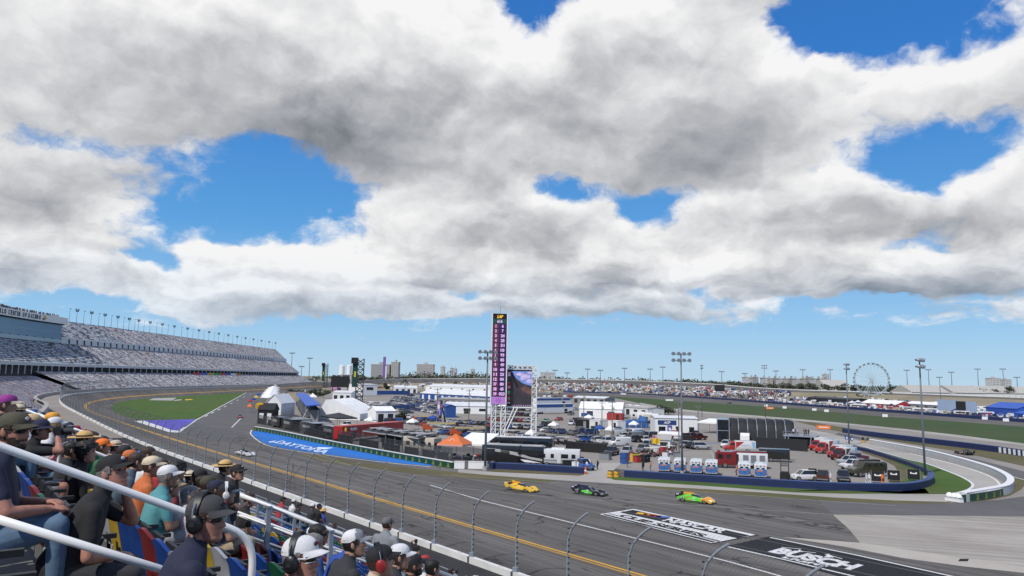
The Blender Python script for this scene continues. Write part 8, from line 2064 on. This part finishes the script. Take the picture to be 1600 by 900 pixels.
for k in range(620):
    px = rnd.uniform(600, 1660); d = rnd.uniform(1350, 1900); ht = rnd.uniform(9, 17)*(1.25 if px < 1150 else 1.0)*(1.3 if 640 < px < 760 else 1)
    p = P(px, 600, d); top = 16-(0)+.0; base = 3.0 if px < 1150 else 0.0
    crown(mb, (p.x, p.y, base+ht*.55), ht*.85, ht*.5, 34, 2.0, rnd, LEAF if rnd.random() < .6 else [LEAF[1], LEAF[2], LEAF[2]])
for k in range(170):   # lower scrub running along behind the far banking
    px = rnd.uniform(480, 1200); d = rnd.uniform(1250, 1320); p = P(px, 600, d); crown(mb, (p.x, p.y, rnd.uniform(9,14)), 12, 5, 22, 2.2, rnd, LEAF)
o = mb.build('distant_trees', fix=False); tag(o, 'low band of distant trees and scrub along the horizon', 'trees', kind='stuff')
def tree(label, px, pyt, wpx, d, mats, group='trees beyond the wheel'):
    top = P(px, pyt, d); p = Vector((top.x, top.y, 0)); h = top.z; w_ = wpx*d/FPX; th = thing('tree', label, 'tree', p, rnd.random()*6, group); b = MB(); b.tube([(0,0,0),(.2,0,h*.4),(.1,.2,h*.7)], [.03*h,.024*h,.010*h], M_BARK, 7)
    for q in range(5): a = q*1.3; b.tube([(.15,.05,h*.42),(w_*.25*math.cos(a),w_*.25*math.sin(a),h*.62),(w_*.36*math.cos(a),w_*.36*math.sin(a),h*.74)], [.016*h,.010*h,.004*h], M_BARK, 5)
    b.build('trunk', th); c = MB(); crown(c, (0,0,h*.66), w_*.55, h*.34, 420, h*.05, rnd, mats); c.build('crown', th, fix=False)
TPX = sorted([(1150,596.5,24),(1168,598,20),(1186,596,26),(1208,599,22),(1228,597,24),(1250,598.5,22),(1272,597,28),(1294,599,24),(1316,598,26),(1338,600,24),(1386,601,22),(1404,600,26),(1422,603,20),(1450,603,26),(1466,606,22),(1545,607,26),(1566,608,26),(1578,603,16),(1528,609,18)])
for k, (px, pyt, w_) in enumerate(TPX): tree('%s from the left of the broad trees around the ferris wheel' % ordn(k), px, pyt, w_, 1060 if px < 1250 else 960, LEAF if k % 3 else [LEAF[0], LEAF[1], LEAF[1]])
def palm(label, px, py, h):
    p = G(px, py); th = thing('palm_tree', label, 'palm tree', p, px, 'palms in the paddock'); b = MB(); b.tube([(0,0,0),(.15,0,h*.5),(.1,.1,h)], [.35,.25,.2], M_BARK, 7); b.build('trunk', th); c = MB(); r = random.Random(int(px))
    for q in range(46):
        a = r.random()*6.28; el = r.uniform(-.5,1.0); L = r.uniform(.28,.42)*h*1.1; pr = None
        for s in range(5):
            f = s/4; q_ = Vector((math.cos(a)*L*f*math.cos(el*.7), math.sin(a)*L*f*math.cos(el*.7), h+L*f*math.sin(el)-L*.55*f*f)); n_ = Vector((-math.sin(a), math.cos(a), 0))*.28*(1-.7*f)
            if pr: c.add([pr[0]-pr[1], pr[0]+pr[1], q_+n_, q_-n_], [(0,1,2,3)], LEAF[r.randrange(2)])
            pr = (q_, n_)
    c.build('crown', th, fix=False)
palm('tall palm left of the long white garage roof', 632.5, 619, 13); palm('dark palm above the garage roofs left of the scoreboard', 712, 612, 11); palm('small palm near the violet pylon far off', 747, 610, 9)
for k, (px, py, h, w_, lab) in enumerate(((628,659,4.2,5.5,'yellow green bush beside the white double tent'),(492,620,6,16,'green bushes beyond the walking crowd'),(505,622,6,14,'second clump of green bushes beyond the walking crowd'),(1040,648,5,9,'olive bush on the edge of the far lot'),(604,612,9,8,'dark bushy tree by the red letters'))):
    p = G(px, py); th = thing('bush', lab, 'bush', p); c = MB(); crown(c, (0,0,h*.55), w_*.5, h*.45, 380, h*.09, rnd, [LEAF[0], LEAF[1], leafm('foliage_yellow', (.16,.15,.03)) if k == 0 else LEAF[1]]); c.build('crown', th, fix=False); b = MB(); b.tube([(0,0,0),(0,0,h*.5)], [.15,.1], M_BARK, 6); b.build('trunk', th)
# skyline
HAZG = mat('hazy_window', (.24,.26,.29), .5)  # window tone paled to carry the distance haze
def tower_block(label, px0, px1, pyt, d, m, floors, cols, extra=()):
    a, b_ = P(px0, 590, d), P(px1, 590, d); zt = hgt((px0+px1)/2, pyt, d); L = (b_-a).length; th = thing('apartment_block', label, 'building', (a.x, a.y, 0), math.atan2(b_.y-a.y, b_.x-a.x), 'tower blocks on the horizon')
    b = MB(); b.box((L/2,12,zt/2),(L,24,zt),m); b.build('wall', th); b = MB(); b.box((L/2,12,zt+1),(L+1,25,2),M_CONCG); b.box((L*.5,12,zt+4),(L*.2,10,5),m); b.build('roof', th)
    for f in range(floors):
        w_ = MB(); z = zt*(.30+.66*(f+.5)/floors); w_.box((L/2,-.1,z),(L*.96,.3,zt*.66/floors*.45),HAZG)
        for c in range(cols): w_.box((L*(c+.5)/cols,-.3,z),(L/cols*.25,.3,zt*.66/floors*.9),m)
        w_.build('window', th)
BRN = mat('hazed_brown_facade', (.36,.345,.34), .8, .1, .1); TAN = mat('hazed_tan_facade', (.44,.41,.38), .8, .1, .1); PALE = mat('pale_facade', (.50,.50,.49), .8, .1, .1)  # facade colours greyed and lightened to paint in distance haze
tower_block('brown tower block left of the violet pylon on the horizon', 579, 608, 570.5, 1500, BRN, 9, 10)
tower_block('taller stepped end of the brown tower block', 610.5, 622, 567, 1500, TAN, 9, 4)
tower_block('tan slab block on the horizon right of the violet pylon', 650.5, 677, 570.5, 1700, TAN, 8, 9)
tower_block('small pale tower on the horizon right of the tan slab', 688, 694, 574, 2000, PALE, 7, 2)
for k, (a, b_, t_) in enumerate(((703,707,576),(709,713,577),(735,741,578),(1290,1296,586),(845,866,583),(1548,1564,592),(1570,1580,594))): tower_block('%s of the small pale blocks on the horizon' % ordn(k), a, b_, t_, 2000, PALE, 5, 3)
for k in range(15):
    px = 1165+k*9+rnd.uniform(-2,2); tower_block('%s from the left of the pale houses over the right treeline' % ordn(k), px, px+rnd.uniform(2.5,6), 591+(k/15)*2.4+rnd.uniform(-1.2,1.6), 1500+rnd.uniform(0,90), [PALE, TAN, mat('grey_facade',(.30,.30,.31),.8,.1,.1)][k%3], 3, 2)
for k, (a, b_) in enumerate(((529.5,538),(541.5,549))):
    p, q = P(a,590,1400), P(b_,590,1400); r = (q-p).length/2; zt = hgt(a, 571.5, 1400); c = (p+q)/2; th = thing('storage_tank', '%s of the two round white tanks behind the lattice towers' % ['left','right'][k], 'tank', (c.x, c.y, 0), 0, 'white storage tanks'); b = MB(); b.cyl((0,0,0),(0,0,zt),r,M_TENT,n=18); b.build('shell', th, auto=40); b = MB(); b.cyl((0,0,zt),(0,0,zt+2),r*1.02,M_WALLW,r*.3,18); b.build('roof', th)
p = G(600, 603); H = hgt(600, 557.5, p.y); u = p.y/FPX; th = thing('pylon', 'tall violet and white scoring pylon in front of the brown tower block', 'pylon', p, .1); b = MB(); b.box((-1.2*u*.5,0,H/2+2),(4.2*u,2.0,H-4),mat('violet_pylon',(.20,.10,.34),.5,.1,.2)); b.build('panel', th); b = MB(); b.box((2.2*u,-.2,H*.38),(1.8*u,2.4,H*.6),M_WHITEP); b.build('stripe', th); b = MB(); b.box((0,0,2),(6*u,3,4),M_BLUEW); b.build('base', th)
PALER = mat('pale_tan_roof', (.40,.385,.35), .8, .12, .2)
def long_roof(label, px0, px1, py, ptop, d0, d1):
    a, b_ = P(px0, py, d0), P(px1, py, d1); L = (b_-a).length; th = thing('warehouse', label, 'warehouse', (a.x, a.y, 0), math.atan2(b_.y-a.y, b_.x-a.x), 'warehouses on the right horizon'); zt = hgt((px0+px1)/2, ptop, (d0+d1)/2); ze = max(2, zt*.5)
    b = MB(); b.box((L/2,25,ze/2),(L,50,ze),M_WALLW); b.build('wall', th); r = MB(); r.loft([[Vector((x,y,z)) for y, z in ((-1,ze),(25,zt),(51,ze))] for x in (0,L)], PALER); r.build('roof', th); d = MB(); [d.box((L*(k+.5)/14,-.2,ze*.4),(L/60,.3,ze*.4),M_GREYW) for k in range(14)]; d.build('door', th)
long_roof('large white warehouse right of the tallest floodlight pole', 1490, 1540, 606, 602.5, 900, 900); long_roof('long low white warehouse at the right edge of the horizon', 1535, 1665, 608, 604, 950, 950); long_roof('white warehouse between the ferris wheel and the tallest floodlight pole', 1424, 1484, 605, 602, 900, 900); long_roof('pale curved hall roof left of the ferris wheel', 1290, 1330, 598, 593.5, 1300, 1300)
# ferris wheel
D = 820; cw = P(1361.5, 592.5, D); rw = 25.5*D/FPX; th = thing('ferris_wheel', 'white ferris wheel rising over the campers at right', 'ferris wheel', (cw.x, cw.y, 0), math.atan2(-cw.x, cw.y)+.25); zc = cw.z
M_FW = mat('pale_blue_steel', (.42,.50,.54), .5); n = 24
b = MB()
for y in (-1.2,1.2):
    for rr in (rw, rw*.93): b.tube([Vector((rr*math.cos(2*math.pi*k/48), y, zc+rr*math.sin(2*math.pi*k/48))) for k in range(49)], .20, M_FW, 4)
b.build('rim', th); b = MB()
for k in range(n):
    a = 2*math.pi*k/n
    for y in (-1.2,1.2): b.cyl((0,y*1.6,zc),(rw*math.cos(a),y,zc+rw*math.sin(a)),.09,M_FW,n=4)
    b.cyl((rw*math.cos(a),-1.2,zc+rw*math.sin(a)),(rw*math.cos(a),1.2,zc+rw*math.sin(a)),.12,M_FW,n=4)
b.build('spoke', th)
for k in range(n):
    a = 2*math.pi*(k+.5)/n; q = Vector((rw*1.0*math.cos(a), 0, zc+rw*1.0*math.sin(a)-1.1)); g = MB(); g.box(q,(1.7,1.7,1.3),M_GL); g.box(q+Vector((0,0,-.9)),(1.8,1.8,.7),M_FW); g.box(q+Vector((0,0,.85)),(2.0,2.0,.3),M_FW); g.build('gondola', th)
b = MB()
for y in (-4.5,4.5):
    for x in (-.62,-.32,.32,.62): b.cyl((rw*x,y*1.4,0),(0,y*.5,zc),.2,M_FW,n=5)
b.cyl((0,-2.6,zc),(0,2.6,zc),.8,M_FW,n=12); b.build('support', th); b = MB(); b.box((0,0,.6),(rw*1.5,12,1.2),M_CONCG); b.build('platform', th)
# barrier, crowd and campers along the back stretch
bl = [(880,613),(940,614.5),(1000,616.5),(1100,622.5),(1180,628.5),(1240,633),(1380,643.5),(1500,652.5),(1640,663)]
wall_along('tyre_barrier', 'long dark blue barrier along the far side of the back stretch', 'barrier', gpts(bl, 4), 1.0, 1.5, M_NAVY, M_NAVYL)
def by(px):
    for (a, ya), (b_, yb) in zip(bl, bl[1:]):
        if a <= px <= b_: return ya+(yb-ya)*(px-a)/(b_-a)
    return bl[0][1] if px < 880 else bl[-1][1]
def far_camper(kind, m, m2):
    b = MB()
    if kind == 'motorhome': b.loft([section(-4.2,1.2,.5,3.1),section(3.4,1.2,.5,3.1),section(4.2,1.1,.5,2.0)], m); b.box((1.21,-.5,2.2),(.05,5.5,.7),M_GL); b.box((-1.21,-.5,2.2),(.05,5.5,.7),M_GL); b.box((1.21,0,1.3),(.04,8,.4),m2); b.box((-1.21,0,1.3),(.04,8,.4),m2); b.box((0,3.9,2.0),(2,.5,.8),M_GL); [b.box((x,y,.35),(.3,.8,.7),M_TYRE) for x in (-1.1,1.1) for y in (-2.4,2.6)]
    elif kind == 'van': b.loft([section(-2.8,.95,.4,2.3),section(1.4,.98,.35,2.3),section(2.2,.95,.4,1.2),section(2.8,.8,.45,.9)], m); b.box((0,1.8,1.7),(1.6,.6,.6),M_GL); b.box((.98,0,1.7),(.06,3,.5),M_GL); b.box((-.98,0,1.7),(.06,3,.5),M_GL); [b.box((x,y,.33),(.25,.66,.66),M_TYRE) for x in (-.9,.9) for y in (-1.7,1.8)]
    elif kind == 'tent': b.add([(-2.6,-2.6,2.6),(2.6,-2.6,2.6),(2.6,2.6,2.6),(-2.6,2.6,2.6),(0,0,4.2)], [(0,1,4),(1,2,4),(2,3,4),(3,0,4)], m); [b.cyl((x,y,0),(x,y,2.6),.08,M_STEEL,n=4) for x in (-2.5,2.5) for y in (-2.5,2.5)]; b.box((0,1.5,1.0),(4,1.2,2.0),M_TRIM)
    elif kind == 'pickup': b.loft([section(-2.8,.95,.5,1.15),section(.9,.97,.45,1.2),section(2.8,.9,.5,1.0)], m); b.box((0,.1,1.55),(1.7,2.1,.8),M_GL,taper=.85); b.box((0,.1,1.96),(1.5,1.7,.06),m); [b.box((x,y,.36),(.25,.72,.72),M_TYRE) for x in (-.9,.9) for y in (-1.7,1.8)]
    return b.mesh('camper')
KINDS = []
for kd, cols in (('motorhome',(('white','grey'),('white','maroon'),('beige','brown'),('white','dark blue'),('silver','grey'))),('van',(('white','grey'),('silver','grey'),('black','grey'),('dark blue','grey'))),('tent',(('white','grey'),('dark blue','grey'),('red','grey'),('black','grey'),('blue','grey'))),('pickup',(('white','grey'),('black','grey'),('grey','grey'),('red','grey')))):
    for c, c2 in cols: KINDS.append((kd, c, far_camper(kd, PAINT(c), PAINT(c2))))
WGT = {'motorhome':5,'van':2,'tent':2,'pickup':3}
pool = [k for k in KINDS for _ in range(WGT[k[0]]*(3 if k[1] == 'white' else 1))]
rr = random.Random(31); ncamp = 0
NM = {'motorhome':('motorhome','motorhome'),'van':('parked_van','van'),'tent':('canopy_tent','canopy'),'pickup':('pickup_truck','pickup truck')}
def camp(px, py, zone, only=None, slope=None):
    kd, c, me = rr.choice([k for k in pool if only is None or k[1] in only]); p = G(px, py) if slope is None else bank_point(px, slope)
    o = bpy.data.objects.new(NM[kd][0], me); COL.objects.link(o); o.location = p; o.rotation_euler.z = rr.choice((0,1.57,3.14,4.71))+math.atan2(-p.x, p.y)+rr.uniform(-.2,.2)
    tag(o, '%s %s in the distant camping rows %s' % (c, NM[kd][1], zone), NM[kd][1], '%s %s in the camping rows %s' % (c, NM[kd][1], zone))
for k in range(150): camp(rr.uniform(835,1175), 0, 'right of the video screen', ('white','beige','silver','red','white'), rr.uniform(.12,.95))
for k in range(36): px = rr.uniform(840,1060); camp(px, by(px)-rr.uniform(1.2,4.0), 'right of the video screen', ('dark blue','black','grey','white'))
for k in range(110): px = rr.uniform(1190,1625); camp(px, by(px)-rr.uniform(3,17), 'near the ferris wheel')
for k in range(40): px = rr.uniform(1190,1625); camp(px, by(px)-rr.uniform(1.5,3.5), 'near the ferris wheel', ('black','white','grey','dark blue'))
for k in range(56): camp(rr.uniform(606,766), 0, 'left of the scoreboard', ('white','red','silver','beige'), rr.uniform(.05,.9))
mb = MB(); CLM = [PAINT(c) for c in ('white','white','silver','black','grey','dark blue','beige','red','blue')]
for k in range(1500):
    px = rr.uniform(1170,1640) if k < 950 else rr.uniform(835,1190); h = rr.uniform(1.0,2.9)
    p = G(px, by(px)-1.4-16*rr.random()**1.5) if k < 950 else bank_point(px, rr.uniform(.05,.98))
    if k < 950 and px < 1235 and by(px)-proj(p)[1] > 3: p = bank_point(px, rr.random())
    mb.box(p+Vector((0,0,h/2)), (rr.uniform(1.2,4.5),rr.uniform(1,2.5),h), CLM[rr.randrange(9)], rr.random()*3, rr.uniform(.5,1))
o = mb.build('camp_clutter', fix=False); tag(o, 'clutter of awnings, cars and tents among the distant campers', 'clutter', kind='stuff')
# spectators lining the back stretch, in a mass
mb = MB()
for k in range(1500):
    px = rr.gauss(1125,48) if k % 3 else rr.uniform(1000,1600); py = by(min(max(px,890),1630))-rr.uniform(.8,7 if k % 3 else 3); p = G(px, py); h = rr.uniform(1.5,1.9)
    lift = max(0, (by(min(max(px,890),1630))-py-2)*.9) if k % 3 else 0
    p.z = lift; m = CRC[rr.randrange(7)]; mb.box(p+Vector((0,0,h*.5)),(.6,.5,h),m,0,.7)
o = mb.build('spectator_crowd', fix=False); tag(o, 'mass of spectators lining the far side of the back stretch', 'crowd', kind='stuff')
p = G(1124.5, 619); th = thing('video_board', 'black square video board standing above the far crowd', 'video board', p, math.atan2(-p.x, p.y)); u = p.y/FPX; zt, zb_ = hgt(1124,602,p.y), hgt(1124,612.5,p.y); b = MB(); b.box((0,0,(zt+zb_)/2),(15.5*u,1,zt-zb_),M_BLACK); b.build('panel', th); b = MB(); [b.cyl((x*5*u,0,0),(x*5*u,0,zb_),.4,M_DKST,n=6) for x in (-1,1)]; b.build('leg', th); b = MB(); b.box((0,-.3,zt+.4),(15.8*u,1.3,.6),M_DKST); b.build('frame', th)
for k, (a, b_, h, m, lab) in enumerate(((1465,1494,8.5,mat('pale_blue_screen',(.33,.42,.56),.6),'pale blue sheeted scaffold at right beyond the back stretch'),(1494,1509,8,M_BLACK,'black sheeted scaffold between two pale blue ones'),(1510,1526,8,mat('pale_blue_screen',(.33,.42,.56),.6),'pale blue sheeted scaffold left of the blue tents'))):
    ya, yb = by(a)-3, by(b_)-3; p, rz, L = place_box((a,ya),(b_,yb)); th = thing('sheeted_scaffold', lab, 'scaffold', p, rz); bb = MB(); bb.box((L/2,.2,h*.6),(L*.98,.2,h*.8),m); bb.build('sheet', th); bb = MB()
    for f in (0,.5,1): bb.cyl((L*f,0.4,0),(L*f,.4,h),.12,M_STEEL,n=5)
    for z in (.2,.5,1): bb.cyl((0,.4,h*z),(L,.4,h*z),.1,M_STEEL,n=5)
    bb.build('frame', th)
hall('marquee_tent', 'bright blue marquee at the right edge beyond the back stretch', 'tent', (1541,650), (1590,654), 16, 5.0, 7.8, M_BLUER, M_BLUER, 0); hall('marquee_tent', 'lower blue canopy running off the right edge', 'tent', (1585,657), (1640,661), 10, 3.6, 4.6, M_BLUER, M_BLUER, 3)
hall('marquee_tent', 'white marquee with red container side below the ferris wheel', 'tent', (1346,636), (1400,640), 12, 3.2, 5.6, mat('red_container',(.34,.03,.03),.5,.1,.6), M_TENT, 5, door_m=M_WALLW); hall('marquee_tent', 'long low white marquee right of the ferris wheel', 'tent', (1415,640), (1468,644), 10, 4.2, 5.6, M_GREYW, M_TENT, 4); hall('marquee_tent', 'dark long hospitality tent left of the ferris wheel', 'tent', (1262,628), (1334,633), 14, 4.2, 5.2, M_BLACK, M_AWN, 6)
for k, (px, py, m, w_) in enumerate(((1203,640,CL('brightorange'),4.6),(1287,671.5,CL('brightorange'),4.6))):
    p = G(px, py); th = thing('marker_board', ['far','near'][k]+' orange distance board standing on the back grass', 'board', p, math.atan2(-p.x, p.y)); b = MB(); b.box((0,0,.9),(w_,.15,1.3),m); b.build('panel', th); b = MB(); [b.cyl((x*w_*.4,.1,0),(x*w_*.4,.1,1.4),.06,M_STEEL,n=5) for x in (-1,1)]; b.box((0,-.09,.9),(w_*.7,.03,.3),M_WHITEP); b.build('stand', th)
for k, (px, py) in enumerate(((1197,636),(1226,639),(1272.5,642.5),(1291.5,644.5),(1383,652.5),(1539,656.5),(1572,659.5),(974,616.8),(1046,627))):
    p = G(px, py); th = thing('marker_board', '%s from the left of the small white boards beside the back stretch' % ordn(sorted((1197,1226,1272.5,1291.5,1383,1539,1572,974,1046)).index(px)), 'board', p, math.atan2(-p.x, p.y), 'small white boards'); b = MB(); b.box((0,0,1.0),(2.4 if px > 1100 else 6,.2,1.4),M_WHITEP); b.build('panel', th); b = MB(); [b.cyl((x*.8,.12,0),(x*.8,.12,1.2),.06,M_STEEL,n=5) for x in (-1,1)]; b.build('leg', th)
for k, (px, py) in enumerate(((1348.5,692),(1356.5,693))):
    th = thing('bollard', '%s black and yellow bollard on the hairpin road by the pole' % ['left','right'][k], 'bollard', G(px, py), 0, 'bollards on the hairpin road'); b = MB(); b.cyl((0,0,0),(0,0,1.5),.25,M_YB,n=10); b.build('post', th); b = MB(); b.cyl((0,0,.8),(0,0,1.55),.27,M_BLACK,n=10); b.build('sleeve', th)
for k, (px, py) in enumerate(((1322.5,692),(1331,694))):
    th = thing('sign_board', '%s small blue and white sign beside the floodlight pole' % ['left','right'][k], 'sign', G(px, py), .2, 'small blue signs'); b = MB(); b.box((0,0,1.5),(.9,.08,1.1),M_BLUEW); b.build('panel', th); b = MB(); b.box((.1,-.05,1.4),(.5,.02,.5),M_WHITEP); b.build('emblem', th); b = MB(); b.cyl((0,.06,0),(0,.06,1.9),.05,M_STEEL,n=5); b.build('post', th)
for o in list(SC.objects):
    for k in ('used',):
        if k in o: del o[k]
bpy.data.scenes.remove(TS)
